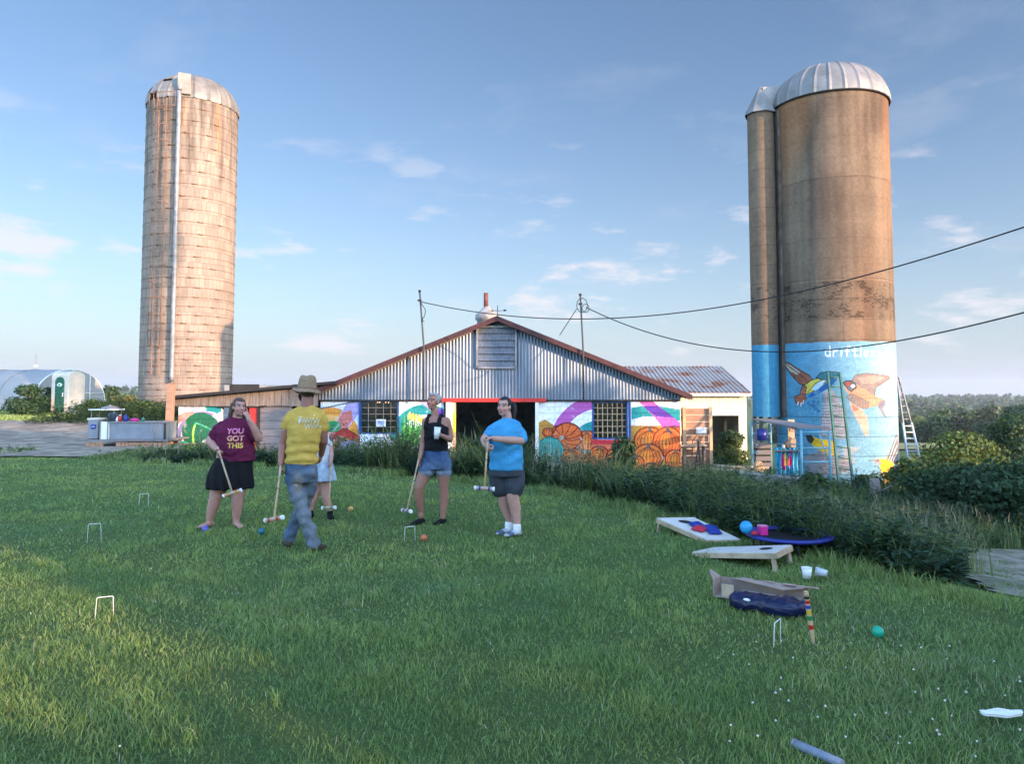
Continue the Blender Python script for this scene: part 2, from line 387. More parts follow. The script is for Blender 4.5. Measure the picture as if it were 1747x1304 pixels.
def merge(parts):
    Vs, Fs, Cs, o = [], [], [], 0
    for v, f, c in parts: Vs.append(v); Fs.append(f + o); Cs.append(c); o += len(v)
    return np.concatenate(Vs), np.concatenate(Fs), np.concatenate(Cs)
def grass_col(x, y, n, yell=0.0):
    a = np.array([.15, .25, .066]); b = np.array([.27, .35, .09]); c = np.array([.12, .23, .095]); d = np.array([.40, .38, .22])
    t = np.clip(.48 + .45 * vnoise(x, y, 1.3, 21) + .2 * vnoise(x, y, 4.5, 22) + rng.normal(0, .22, n) + yell, 0, 1)[:, None]
    u = np.clip(.3 + .5 * vnoise(x, y, .7, 23) + rng.normal(0, .2, n), 0, 1)[:, None]
    col = (a * (1 - u) + c * u) * (1 - t) + b * t
    dry = rng.random(n) < .03 + .16 * np.clip(vnoise(x, y, .9, 77) - .35, 0, 1); col[dry] = d
    return col * rng.uniform(.75, 1.25, (n, 1))
parts = []
for (d0, d1, dens, h0, h1, w) in ((2.6, 5.0, 5200, .022, .06, .0046), (5.0, 7.5, 3300, .022, .055, .0064), (7.5, 11, 1500, .022, .052, .0095), (11, 15, 720, .022, .05, .014), (15, 21, 380, .025, .05, .02)):
    W2 = .72 * d1 + .8; A = 2 * W2 * (d1 - d0); n = int(A * dens)
    x = rng.uniform(-W2, W2, n); y = rng.uniform(d0, d1, n)
    k = (np.abs(x) < .70 * y + .7) & (edge_dist(x, y) < .25)
    tuft = vnoise(x, y, 6.0, 31) + .7 * vnoise(x, y, 2.2, 32)
    k &= rng.random(n) < np.clip(.85 + .25 * tuft, .6, 1)
    x, y, tuft = x[k], y[k], tuft[k]; n = len(x)
    h = rng.uniform(h0, h1, n) * (1 + .38 * np.clip(tuft, -1, 1.4)) * (1 + .25 * (rng.random(n) < .05))
    parts.append(blades(x, y, hz(x, y) - .005, h, w * rng.uniform(.6, 1.3, n), rng.uniform(.3, 1.15, n), grass_col(x, y, n)))
# longer seed stalks and loose tufts
tx = rng.uniform(-7, 7, 420); ty = rng.uniform(3.2, 13, 420); tk = (np.abs(tx) < .7 * ty + .5) & (edge_dist(tx, ty) < 0)
tx, ty = tx[tk], ty[tk]
bx = np.repeat(tx, 26) + rng.normal(0, .045, len(tx) * 26); by = np.repeat(ty, 26) + rng.normal(0, .045, len(tx) * 26); n = len(bx)
parts.append(blades(bx, by, hz(bx, by), rng.uniform(.05, .11, n), rng.uniform(.003, .006, n) * np.maximum(1, by / 5), rng.uniform(.2, .9, n), grass_col(bx, by, n, .25)))
# grass on the sunny verge at the left and the yard
n = 42000; x = rng.uniform(-34, -8, n); y = rng.uniform(30, 50, n); k = ~inpoly(x, y, drive) & (np.abs(x) < .75 * y)
x, y = x[k], y[k]; n = len(x)
parts.append(blades(x, y, hz(x, y), rng.uniform(.06, .16, n), rng.uniform(.03, .05, n), rng.uniform(.2, .8, n), grass_col(x, y, n, .55)))
V, T, C = merge(parts)
tag(np_mesh('lawn_grass', V, T, M['grass'], col=C), 'short green lawn with clumps and lighter tips', 'grass', kind='stuff')
# white clover heads
parts = []
n = 95; x = np.concatenate([rng.uniform(-4, 6, n - 65), rng.uniform(1.0, 3.4, 65)]); y = np.concatenate([rng.uniform(3.4, 10, n - 65), rng.uniform(3.3, 5.2, 65)])
k = (edge_dist(x, y) < -.2) & (np.abs(x) < .7 * y); x, y = x[k], y[k]
mbf = MB()
for a, b in zip(x, y):
    h = random.uniform(.045, .065); r = random.uniform(.0045, .0075); z = hz1(a, b); mbf.ball((a, b, z + h), (r, r, r * .9), 6)
M['clover'] = mk('clover_flower', (.62, .62, .52), .8, .2, 30)
tag(mbf.build('clover_flowers', M['clover']), 'tiny white clover heads dotted through the lawn', 'clover', kind='stuff')

# ================================================================== leaves and plants
def leafcloud(cen, rad, n, size, cols, spread=.5, up=.2, aspect=.55):
    """cen (k,3), rad (k,3): leaves in a shell-weighted volume of each blob"""
    cen = np.asarray(cen, float); rad = np.asarray(rad, float); k = len(cen)
    wgt = rad.prod(1) ** (2 / 3.); idx = rng.choice(k, n, p=wgt / wgt.sum())
    d = rng.normal(size=(n, 3)); d /= np.linalg.norm(d, axis=1)[:, None]
    rr = rng.random(n) ** spread
    p = cen[idx] + d * rad[idx] * rr[:, None]
    nrm = d + rng.normal(0, .6, (n, 3)); nrm[:, 2] += up; nrm /= np.linalg.norm(nrm, axis=1)[:, None]
    t = np.cross(nrm, rng.normal(size=(n, 3))); t /= np.linalg.norm(t, axis=1)[:, None]; s = np.cross(nrm, t)
    L = size * rng.uniform(.6, 1.4, n)[:, None]
    V = np.stack([p - t * L / 2, p + s * L * aspect / 2 + nrm * L * .08, p + t * L / 2 - nrm * L * .1, p - s * L * aspect / 2 + nrm * L * .08], 1).reshape(-1, 3)
    Fq = np.arange(4 * n).reshape(n, 4)
    cols = np.asarray(cols, float); blobc = cols[rng.integers(0, len(cols), k)]
    c = blobc[idx] * .6 + cols[rng.integers(0, len(cols), n)] * .4; c = c * rng.uniform(.7, 1.3, (n, 1))
    return V, Fq, np.repeat(c, 4, 0)
GREEN = [(.035, .075, .02), (.05, .10, .025), (.03, .06, .022)]
YGREEN = [(.10, .14, .025), (.13, .16, .03), (.07, .12, .025)]
DARKG = [(.03, .065, .022), (.045, .09, .028), (.035, .07, .026)]
def plant(name, label, cat, base, w, h, cols, nleaf, size, blobs=14, group=None, trunk_h=0, stems=5, trunk_r=None, pts=None, wy=None, par=True):
    x, y = base; z = hz1(x, y); wy = wy or w
    o = root(name, label, cat, (x, y, z), group)
    cen = []; rad = []
    blobs = int(blobs * 1.6)
    for i in range(blobs):
        a = random.uniform(0, 6.28); q = math.sqrt(random.random()) * .8
        f = random.uniform(.12, .86); env = math.sin(min(1, f * 1.15 + .15) * math.pi) ** .5
        br = random.uniform(.11, .31)
        cen.append((x + w / 2 * q * env * math.cos(a), y + wy / 2 * q * env * math.sin(a), z + trunk_h + (h - trunk_h) * f))
        rad.append((w * br, wy * br, (h - trunk_h) * br * .72))
    cen = np.array(cen); rad = np.array(rad); cen[:, 2] = np.maximum(cen[:, 2], z + rad[:, 2] * .8)
    V, Fq, C = leafcloud(cen, rad, nleaf, size, cols, .42)
    np_mesh('crown' if trunk_h else 'foliage', V, Fq, M['leaf'], o, C)
    m = MB(); tr = trunk_r or .02 * h + .01
    if trunk_h:
        m.tube([(x, y, z - .1), (x + .02 * h, y, z + trunk_h * .6), (x, y, z + h * .75)], [tr * 1.3, tr, tr * .3], 8)
    for i in range(stems):
        c = cen[i % len(cen)]; s0 = Vector((x, y, z + trunk_h * random.uniform(.6, 1.0))) if trunk_h else Vector((x + random.uniform(-.1, .1) * w, y + random.uniform(-.1, .1) * w, z - .05))
        m.tube([s0, (s0 + Vector(c)) / 2 + Vector((0, 0, .05 * h)), c], [tr * .5, tr * .35, tr * .15], 5)
    m.build('trunk' if trunk_h else 'stem', M['bark'], o)
    return o
# far woods: crowns standing on the far slopes
def wood(name, label, xr, yr, n, cols, hr=(6, 11), leaves=90, keep=None):
    y = yr[0] + (yr[1] - yr[0]) * rng.random(n) ** 1.25; lo_, hi_ = xr; x = y * rng.uniform(lo_, hi_, n)
    if keep is not None: kk = keep(x, y); x, y = x[kk], y[kk]
    n = len(x); z = hz(x, y); h = rng.uniform(*hr, n); parts = []
    cols = np.asarray(cols, float)
    for i in range(n):
        lod = int(np.clip((h[i] * 2.2 / (.0042 * y[i])) ** 2, 70, 1500)); w = h[i] * random.uniform(.34, .52)
        k = 4 if y[i] > 300 else 8
        cc = np.stack([x[i] + rng.normal(0, w * .35, k), y[i] + rng.normal(0, w * .35, k), z[i] + h[i] * rng.uniform(.25, .8, k)], 1)
        rd = np.stack([np.full(k, w * .55), np.full(k, w * .55), np.full(k, h[i] * .26)], 1)
        parts.append(leafcloud(cc, rd, lod, h[i] * 2.3 / math.sqrt(lod), [cols[rng.integers(len(cols))] * rng.uniform(.7, 1.3)], .5, .3, .8))
    V, Fq, C = merge(parts)
    return tag(np_mesh(name, V, Fq, M['leaf'], col=C), label, 'wood', kind='stuff')
WOODC = [(.045, .085, .024), (.065, .105, .028), (.035, .07, .025), (.085, .115, .03), (.06, .075, .03)]
wood('far_wood', 'wooded valley and ridge beyond the right silo', (.35, .86), (128, 960), 1500, WOODC, hr=(4, 8), leaves=110)
wood('far_wood', 'wooded slopes seen between the left silo and the barn', (-.98, -.22), (260, 960), 800, WOODC, hr=(4, 7), leaves=80)
wood('far_wood', 'low trees filling the gap between hoop house and left silo', (-.62, -.47), (110, 260), 45, WOODC, hr=(3, 5), leaves=80)
wood('far_wood', 'thin dark tree line on the ridge behind the barn', (-.22, .35), (500, 960), 350, WOODC, hr=(5, 9), leaves=60)

# ------------------------------------------------------------------ weeds along the lawn edge
def stalk_plants(x, y, h, leafn, size, cols, lean=.15):
    """stems with leaves up their height"""
    n = len(x); z = hz(x, y); parts = []
    lx = rng.normal(0, lean, n) * h; ly = rng.normal(0, lean, n) * h
    f = rng.uniform(.08, 1, (n, leafn)); idx = np.repeat(np.arange(n), leafn); f = f.ravel()
    px_ = x[idx] + lx[idx] * f ** 2; py_ = y[idx] + ly[idx] * f ** 2; pz = z[idx] + h[idx] * f
    m = len(f); a = rng.uniform(0, 6.28, m); t = np.stack([np.cos(a), np.sin(a), rng.uniform(-.2, .7, m)], 1); t /= np.linalg.norm(t, axis=1)[:, None]
    s = np.cross(t, [0, 0, 1.]); s /= np.linalg.norm(s, axis=1)[:, None]; nr = np.cross(s, t)
    L = (size * rng.uniform(.6, 1.35, m) * (1.15 - .5 * f))[:, None]; p = np.stack([px_, py_, pz], 1)
    V = np.stack([p, p + t * L * .5 + s * L * .17 + nr * L * .05, p + t * L - nr * L * .12, p + t * L * .5 - s * L * .17 + nr * L * .05], 1).reshape(-1, 3)
    cols = np.asarray(cols, float); c = cols[rng.integers(0, len(cols), n)][idx] * rng.uniform(.75, 1.25, (m, 1))
    Fq = np.arange(4 * m).reshape(m, 4)
    tri = np.concatenate([Fq[:, [0, 1, 2]], Fq[:, [0, 2, 3]]])
    return V, tri, np.repeat(c, 4, 0)
def band_pts(n, dmin, dmax, x0, x1, y0=2, y1=34):
    X = []; Y = []; tot = 0
    while tot < n:
        x = rng.uniform(x0, x1, n * 4); y = rng.uniform(y0, y1, n * 4); d = edge_dist(x, y)
        k = (d > dmin) & (d < dmax) & (np.abs(x) < .78 * y + 1); X.append(x[k]); Y.append(y[k]); tot += k.sum()
    return np.concatenate(X)[:n], np.concatenate(Y)[:n]
WEED = [(.032, .066, .024), (.045, .085, .026), (.028, .058, .03), (.06, .09, .028), (.04, .075, .045)]
parts = []
def hprof(x, y):
    """weed height along the strip: low at the left, tall by the doorway, ragged"""
    b = np.interp(x, [-12, -9, -6, -3, 0, 2, 4, 6], [.10, .17, .42, .70, .62, .5, .55, .3])
    return b * 1.12 * np.clip(1 + .55 * vnoise(x, y, 1.6, 41) + .3 * vnoise(x, y, 5, 42), .35, 1.8) * rng.uniform(.45, 1.2, len(x))
x, y = band_pts(5200, .02, 1.9, -9.5, 4.6); k = (x < 3.8 + (y - 6.6) * .56) & ((x < 3.6) | (y > 6.7)); x, y = x[k], y[k]; kb = vnoise(x, y, 2.4, 51) > .1
parts.append(stalk_plants(x[kb], y[kb], hprof(x[kb], y[kb]), 20, .085, WEED)); kb = ~kb
parts.append(stalk_plants(x[kb], y[kb], hprof(x[kb], y[kb]) * .8, 14, .15, WEED[:3] + [(.05, .1, .05)], .35))
x, y = band_pts(1700, .05, 2.6, -11, 4.4); k = (x < 3.85 + (y - 6.6) * .56) & ((x < 3.6) | (y > 6.7)); x, y = x[k], y[k]; n = len(x)
bx = np.repeat(x, 9) + rng.normal(0, .06, 9 * n); by = np.repeat(y, 9) + rng.normal(0, .06, 9 * n)
parts.append(blades(bx, by, hz(bx, by), hprof(bx, by) * 1.1, rng.uniform(.006, .013, 9 * n) * np.maximum(1, by / 8), rng.uniform(.3, 1.1, 9 * n), grass_col(bx, by, 9 * n, .05) * .5))
# ragged grass where the strip meets the mown lawn
x, y = band_pts(2600, -.32, .15, -11, 4.2); k = vnoise(x, y, 2.5, 59) > -.2; x, y = x[k], y[k]; n = len(x); bx = np.repeat(x, 5) + rng.normal(0, .05, 5 * n); by = np.repeat(y, 5) + rng.normal(0, .05, 5 * n)
parts.append(blades(bx, by, hz(bx, by), rng.uniform(.06, .2, 5 * n), rng.uniform(.005, .009, 5 * n) * np.maximum(1, by / 8), rng.uniform(.3, 1.1, 5 * n), grass_col(bx, by, 5 * n, .1) * .85))
# taller leafy weeds before the door and the murals
x = rng.uniform(-4.6, 2.4, 420); y = rng.uniform(17.6, 22.5, 420); k = vnoise(x, y, 1.3, 60) > -.35; x, y = x[k], y[k]; k2 = vnoise(x, y, 1.8, 61) > .1
parts.append(stalk_plants(x[k2], y[k2], rng.uniform(.8, 1.3, k2.sum()), 34, .16, [(.05, .10, .03), (.07, .12, .035), (.06, .11, .05)], .12)); k2 = ~k2
parts.append(stalk_plants(x[k2], y[k2], rng.uniform(.5, 1.05, k2.sum()), 40, .10, [(.08, .11, .04), (.06, .10, .03), (.12, .13, .05)], .2))
# rough growth down the bank to the barn
x, y = band_pts(4200, 1.5, 12, -9, 9, 5, 25); k = ~inpoly(x, y, track) & ((y > 14) | (x < 3.9 + (y - 6.6) * .56)) & ~((x > -11) & (y > 24.6)); x, y = x[k], y[k]; n = len(x)
k2 = rng.random(n) < .55
parts.append(stalk_plants(x[k2], y[k2], rng.uniform(.3, .7, k2.sum()), 16, .12, WEED))
bx = np.repeat(x, 8) + rng.normal(0, .1, 8 * n); by = np.repeat(y, 8) + rng.normal(0, .1, 8 * n)
parts.append(blades(bx, by, hz(bx, by), rng.uniform(.2, .6, 8 * n), rng.uniform(.012, .022, 8 * n), rng.uniform(.15, .7, 8 * n), grass_col(bx, by, 8 * n, .1) * .7))
# band from the silo foot to the track
x = rng.uniform(6, 17, 3400); y = rng.uniform(11.5, 24, 3400); k = ~inpoly(x, y, track) & (x < .75 * y + .5) & (np.hypot(x - 11, y - 26) > 2.1); x, y = x[k], y[k]; n = len(x)
k2 = rng.random(n) < .5
parts.append(stalk_plants(x[k2], y[k2], rng.uniform(.35, .9, k2.sum()), 18, .13, WEED))
bx = np.repeat(x, 8) + rng.normal(0, .1, 8 * n); by = np.repeat(y, 8) + rng.normal(0, .1, 8 * n)
parts.append(blades(bx, by, hz(bx, by), rng.uniform(.2, .6, 8 * n), rng.uniform(.012, .02, 8 * n), rng.uniform(.15, .7, 8 * n), grass_col(bx, by, 8 * n, .1) * .7))
x = rng.uniform(-16, -9.5, 260); y = rng.uniform(20.2, 24, 260); k = vnoise(x, y, 1.1, 55) > .35; x, y = x[k], y[k]
parts.append(stalk_plants(x, y, rng.uniform(.08, .22, len(x)), 14, .09, WEED)); bx = np.repeat(x, 12) + rng.normal(0, .08, 12 * len(x)); by = np.repeat(y, 12) + rng.normal(0, .08, 12 * len(x)); parts.append(blades(bx, by, hz(bx, by), rng.uniform(.05, .16, len(bx)), np.full(len(bx), .02), rng.uniform(.3, 1, len(bx)), grass_col(bx, by, len(bx), .1)))
x = rng.uniform(4.2, 16, 9000); y = rng.uniform(5.5, 15, 9000); k = inpoly(x, y, track) & (vnoise(x, y, 2.6, 57) + .5 * vnoise(x, y, 7, 58) > .15) & (x < .8 * y); x, y = x[k], y[k]
bx = np.repeat(x, 5) + rng.normal(0, .05, 5 * len(x)); by = np.repeat(y, 5) + rng.normal(0, .05, 5 * len(x)); parts.append(blades(bx, by, hz(bx, by) + .03, rng.uniform(.02, .07, len(bx)), np.full(len(bx), .011), rng.uniform(.4, 1.2, len(bx)), grass_col(bx, by, len(bx), .1) * .8))
# left: behind the counter, around the silo
x = rng.uniform(-22, -9, 1500); y = rng.uniform(34, 44, 1500)
parts.append(stalk_plants(x, y, rng.uniform(.5, 1.1, 1500), 16, .2, WEED + YGREEN))
V, T, C = merge(parts)
tag(np_mesh('weeds', V, T, M['leaf'], col=C), 'thick weeds and tall grass along the lawn edge and bank', 'weeds', kind='stuff')
# dry seed heads
parts = []
DRY = np.array([[.26, .24, .14], [.30, .27, .16], [.16, .17, .09]])
for (xa, xb, ya, yb, n, h0, h1) in ((-1.6, -.2, 13.6, 16, 90, .7, 1.12), (.3, 1.2, 12.6, 15, 70, .6, 1.0), (1.2, 5.2, 15, 20, 150, .6, 1.1), (-9.4, -7.6, 19.8, 22, 40, .8, 1.2), (3.8, 6.0, 7.8, 12.5, 420, .3, .7), (5.0, 9.5, 13.4, 16.8, 800, .25, .75)):
    x = rng.uniform(xa, xb, n); y = rng.uniform(ya, yb, n); z = hz(x, y); k = (edge_dist(x, y) > .1) & ~inpoly(x, y, track); x, y, z = x[k], y[k], z[k]; n = len(x)
    h = rng.uniform(h0, h1, n); c = DRY[rng.integers(0, 3, n)]
    parts.append(blades(x, y, z, h, np.full(n, .007) * np.maximum(1, y / 9), rng.uniform(.05, .3, n), c))
    parts.append(blades(x + rng.normal(0, .02, n), y, z + h * .8, h * .3, np.full(n, .013), rng.uniform(.1, .9, n), c))
V, T, C = merge(parts)
tag(np_mesh('dry_grass', V, T, M['grass'], col=C), 'pale dry seed-head grass standing among the weeds', 'grass', kind='stuff')

# individual shrubs and trees (photo positions)
def gx(px, Y): return (px - PX0) / F * Y * .998
plant('shrub', 'big dark rounded shrub in front of the hoop house', 'shrub', (gx(50, 43), 43), 2.6, 1.75, DARKG + GREEN, 5200, .16, 18)
plant('shrub', 'dark shrub growing against the green portable toilet', 'shrub', (gx(80, 47), 47.2), 1.5, 1.6, GREEN, 1700, .16, 10)
plant('flowering_shrub', 'yellow flowered bush at the foot of the left silo', 'shrub', (gx(212, 43), 43), 2.2, 1.1, YGREEN + [(.5, .32, .05), (.55, .3, .08)], 2400, .13, 12)
plant('shrub', 'low yellow-green bush just right of the portable toilet', 'shrub', (gx(165, 44), 44), 2.4, 1.0, YGREEN, 2000, .15, 12)
plant('shrub', 'green bush behind the outdoor counter', 'shrub', (gx(245, 38), 38), 2.6, .9, GREEN + YGREEN, 2200, .13, 12)
plant('shrub', 'leafy bush growing in front of the cream shed opening', 'shrub', (gx(1245, 31), 31), 1.9, 1.55, YGREEN + GREEN, 3800, .12, 16)
plant('sapling', 'slender green sapling standing in front of the right barn window', 'sapling', (gx(1055, 21.5), 21.5), 1.2, 1.75, GREEN, 900, .17, 12, stems=7, trunk_r=.02)
for i, (px, Y, w, h, cols, lab) in enumerate((
        (1640, 24.5, 3.4, 1.95, YGREEN, 'sunlit yellow-green shrub beyond the dark bank shrubs'),
        (1590, 19, 2.6, 1.3, DARKG + GREEN, 'dark shrub right below the long extension ladder'),
        (1665, 17.5, 3.0, 1.4, DARKG, 'very dark broad shrub in the middle of the right bank'),
        (1735, 17, 3.2, 1.6, GREEN + DARKG, 'tall dark shrub cut by the right picture edge'),
        (1790, 16, 3.0, 1.7, DARKG, 'dark shrub just past the right picture edge'),
        (1548, 21.5, 1.8, 1.3, YGREEN + GREEN, 'small bush between the painted silo and the extension ladder'),
        (1722, 33, 2.8, 2.0, DARKG + GREEN, 'dark conifer-like bush behind the tall shrub on the right'),
        (1480, 21.6, 1.5, .8, GREEN, 'low bush at the foot of the painted silo'),
        (1385, 19.6, 1.2, .85, GREEN + YGREEN, 'low leafy plant under the teal scaffold'),
        (1560, 14.6, 1.9, .6, DARKG + GREEN, 'low dark bush where the weeds meet the farm track'))):
    plant('shrub', lab, 'shrub', (gx(px, Y), Y), w, h, cols, int(2300 * w * h / 4 + 900), .125, 18, group='shrubs on the right-hand bank')
for i, (px, Y, w, h, cols, lab) in enumerate((
        (1672, 135, 11, 6, WOODC, 'rounded tree standing beyond the hay field right of centre'),
        (1745, 120, 11, 6.5, DARKG + GREEN, 'dark spreading tree at the right edge beyond the hay field'),
        (1610, 150, 10, 6, GREEN, 'green tree at the left end of the hay field'),
        (1745, 62, 6, 3.0, GREEN, 'mid green tree in front of the hay field at the right edge'))):
    plant('tree', lab, 'tree', (gx(px, Y), Y), w, h, cols, 3600, .55 if Y > 100 else .3, 22, trunk_h=.8, group='trees beyond the hay field')

# tall trees behind and right of the camera that shade the lawn
def shade_tree(x, y, h, w, th, lab, n=5200, name='maple_tree'):
    plant(name, lab, 'tree', (x, y), w, h, GREEN, n, .5, 26, trunk_h=th, trunk_r=.28, group='windbreak trees right of the lawn')
U = lambda u, t: (u * .629 + t * .777, u * .777 - t * .629)   # u across the sunlight, t towards the sun
for i, (u, t, h, w, th) in enumerate(((-20, 16, 13, 8, 1.5), (-13.5, 19, 14, 8, 1.2), (-7.5, 18, 13, 7.5, 1.2), (-1.5, 20, 13.5, 7.5, 1.0), (4.5, 21, 13, 7, 1.2), (10.2, 24, 12.5, 6.5, 1.2), (15.6, 24, 11.5, 6.0, 1.2), (20.6, 22, 10.6, 5.4, 1.0), (7.4, 17, 12, 5.5, 1.0), (-27, 14, 14, 8, 1.5))):
    x, y = U(u, t)
    shade_tree(x, y, h, w, th, n=4300 if i in (3, 4) else 5600, lab=('broad maple, %s of the windbreak right of the lawn' % ('third', 'fourth', 'fifth', 'sixth', 'seventh', 'eighth', 'ninth', 'last towards the barn', 'second', 'the one nearest the lawn')[i] if i != 8 else 'broad maple at the end of the windbreak farthest from the barn'))
x, y = U(19.2, 20); shade_tree(x, y, 36, 6.6, 15.5, 'very tall bare-trunked unseen tree added to shade the left silo', 15000, 'silo_shade_tree')  # unseen tree added so that its crown shades the left silo

# ================================================================== painting tools (paint kept as mesh colours)
class Paint:
    def __init__(s, X, Y, base): s.X = X; s.Y = Y; s.C = np.tile(np.array(base, float), (len(X), 1))
    def put(s, m, c, a=1.0): s.C[m] = s.C[m] * (1 - a) + np.array(c) * a
    def poly(s, pts, c, a=1.0, line=None, lw=1.2):
        s.put(inpoly(s.X, s.Y, pts), c, a)
        if line is not None: s.stroke(list(pts) + [pts[0]], lw, line)
    def ell(s, cx, cy, rx, ry, c, rot=0, a=1.0, line=None, lw=1.0):
        dx, dy = s.X - cx, s.Y - cy; cr, sr = math.cos(R(rot)), math.sin(R(rot))
        q = np.hypot((dx * cr + dy * sr) / rx, (-dx * sr + dy * cr) / ry); s.put(q < 1, c, a)
        if line is not None: s.put(np.abs(q - 1) * min(rx, ry) < lw * .6, line)
    def stroke(s, pts, w, c, a=1.0):
        m = np.zeros(len(s.X), bool)
        for (x1, y1), (x2, y2) in zip(pts[:-1], pts[1:]):
            dx, dy = x2 - x1, y2 - y1; L = dx * dx + dy * dy + 1e-9
            t = np.clip(((s.X - x1) * dx + (s.Y - y1) * dy) / L, 0, 1)
            m |= np.hypot(s.X - x1 - t * dx, s.Y - y1 - t * dy) < w / 2
        s.put(m, c, a)
    def arc(s, cx, cy, r0, r1, c, a0=-360, a1=360, a=1.0):
        dx, dy = s.X - cx, s.Y - cy; r = np.hypot(dx, dy); an = np.degrees(np.arctan2(-dy, dx))
        s.put((r > r0) & (r < r1) & (an > a0) & (an < a1), c, a)
    def pumpkin(s, cx, cy, rx, ry, c, ribs=7, line=(.16, .02, .01), stem=True, hi=(.8, .3, .04)):
        s.ell(cx, cy, rx, ry, c, line=line, lw=1.7)
        s.ell(cx - rx * .15, cy - ry * .1, rx * .35, ry * .6, hi, a=.5)
        for k in range(ribs):
            f = (k + .5) / ribs * 2 - 1
            s.stroke([(cx + f * rx * .12, cy - ry * .75), (cx + f * rx * .75, cy - ry * .35), (cx + f * rx * .97, cy + ry * .1), (cx + f * rx * .7, cy + ry * .72)], 1.0, line)
        if stem: s.poly([(cx - 3, cy - ry * .95), (cx + 2, cy - ry * 1.1), (cx + 4, cy - ry * .75), (cx - 1, cy - ry * .6)], (.12, .1, .08))

# ================================================================== silos
def silo_mat(name, c, c2, stain, top, row, wid, Rr, orange, rowvar=.12):
    m, nt, b = ntree(name); t = N(nt, 'ShaderNodeTexCoord'); s = N(nt, 'ShaderNodeSeparateXYZ', {0: t.outputs['Object']})
    an = N(nt, 'ShaderNodeMath', {0: s.outputs[1], 1: s.outputs[0]}, operation='ARCTAN2'); ar = N(nt, 'ShaderNodeMath', {0: an.outputs[0], 1: Rr}, operation='MULTIPLY')
    cv = N(nt, 'ShaderNodeCombineXYZ', {0: ar.outputs[0], 1: s.outputs[2]})
    br = N(nt, 'ShaderNodeTexBrick', {'Vector': cv.outputs[0], 'Scale': 1.0, 'Mortar Size': .006, 'Mortar Smooth': .3, 'Brick Width': wid, 'Row Height': row, 'Color1': (1, 1, 1, 1), 'Color2': (1 - rowvar * 2, 1 - rowvar * 2, 1 - rowvar * 2, 1), 'Mortar': (.45, .42, .4, 1)})
    n1 = N(nt, 'ShaderNodeTexNoise', {'Vector': t.outputs['Object'], 'Scale': .9, 'Detail': 9, 'Roughness': .7})
    mx = N(nt, 'ShaderNodeMix', {0: N(nt, 'ShaderNodeMapRange', {'Value': n1.outputs[0], 'From Min': .35, 'From Max': .68}).outputs[0], 6: rgba(c), 7: rgba(c2)}, data_type='RGBA')
    # vertical run-off stains, heavier under the roof
    sv = N(nt, 'ShaderNodeCombineXYZ', {0: N(nt, 'ShaderNodeMath', {0: ar.outputs[0], 1: 3.2}, operation='MULTIPLY').outputs[0], 1: N(nt, 'ShaderNodeMath', {0: s.outputs[2], 1: .22}, operation='MULTIPLY').outputs[0]})
    n2 = N(nt, 'ShaderNodeTexNoise', {'Vector': sv.outputs[0], 'Scale': 1.0, 'Detail': 6, 'Roughness': .6})
    hg = N(nt, 'ShaderNodeMapRange', {'Value': s.outputs[2], 'From Min': top[0], 'From Max': top[1], 'To Min': top[2], 'To Max': top[3]})
    st = N(nt, 'ShaderNodeMapRange', {'Value': N(nt, 'ShaderNodeMath', {0: n2.outputs[0], 1: hg.outputs[0]}, operation='ADD').outputs[0], 'From Min': .55, 'From Max': .85})
    m2 = N(nt, 'ShaderNodeMix', {0: st.outputs[0], 6: mx.outputs[2], 7: rgba(stain)}, data_type='RGBA')
    n3 = N(nt, 'ShaderNodeTexNoise', {'Vector': sv.outputs[0], 'Scale': .45, 'Detail': 5}); so_ = N(nt, 'ShaderNodeMapRange', {'Value': N(nt, 'ShaderNodeMath', {0: n3.outputs[0], 1: N(nt, 'ShaderNodeMath', {0: hg.outputs[0], 1: .5}, operation='MULTIPLY').outputs[0]}, operation='ADD').outputs[0], 'From Min': .66, 'From Max': .8, 'To Max': .7})
    m3 = N(nt, 'ShaderNodeMix', {0: so_.outputs[0], 6: m2.outputs[2], 7: rgba(orange)}, data_type='RGBA')
    m4 = N(nt, 'ShaderNodeMix', {0: 1.0, 6: m3.outputs[2], 7: br.outputs['Color']}, data_type='RGBA', blend_type='MULTIPLY')
    nt.links.new(m4.outputs[2], b.inputs['Base Color']); b.inputs['Roughness'].default_value = .92; b.inputs['Specular IOR Level'].default_value = .15
    n4 = N(nt, 'ShaderNodeTexNoise', {'Vector': t.outputs['Object'], 'Scale': 14., 'Detail': 6})
    bp = N(nt, 'ShaderNodeBump', {'Height': n4.outputs[0], 'Strength': .35, 'Distance': .02}); bp2 = N(nt, 'ShaderNodeBump', {'Height': br.outputs['Fac'], 'Strength': .7, 'Distance': .015, 'Normal': bp.outputs[0]}, invert=True)
    nt.links.new(bp2.outputs[0], b.inputs['Normal'])
    return m
def dome(m, c, Rr, H, z0, n=22, holes=(), seam=.03):
    """pressed-sheet dome with raised seams; holes = (gore, row0, row1)"""
    rows = 14; sub = 6; tot = n * sub; vs = []
    for i in range(rows + 1):
        f = i / rows; ph = f * math.pi / 2; r = Rr * math.cos(ph) ** .92; z = z0 + H * math.sin(ph)
        for j in range(tot):
            a = 2 * math.pi * j / tot; k = 1 + (seam / Rr if j % sub == 0 else 0); vs.append((c[0] + r * k * math.cos(a), c[1] + r * k * math.sin(a), z + (seam * .6 if j % sub == 0 else 0)))
    fs = []
    for i in range(rows):
        for j in range(tot):
            if any((j // sub) == g and a <= i < b for g, a, b in holes): continue
            fs.append((i * tot + j, i * tot + (j + 1) % tot, (i + 1) * tot + (j + 1) % tot, (i + 1) * tot + j))
    m.add(vs, fs); return m
M['dome_left'] = mk('dull_dome_metal', (.27, .235, .19), .5, .25, 1.2, metal=.35, bump=.1, bscale=4)
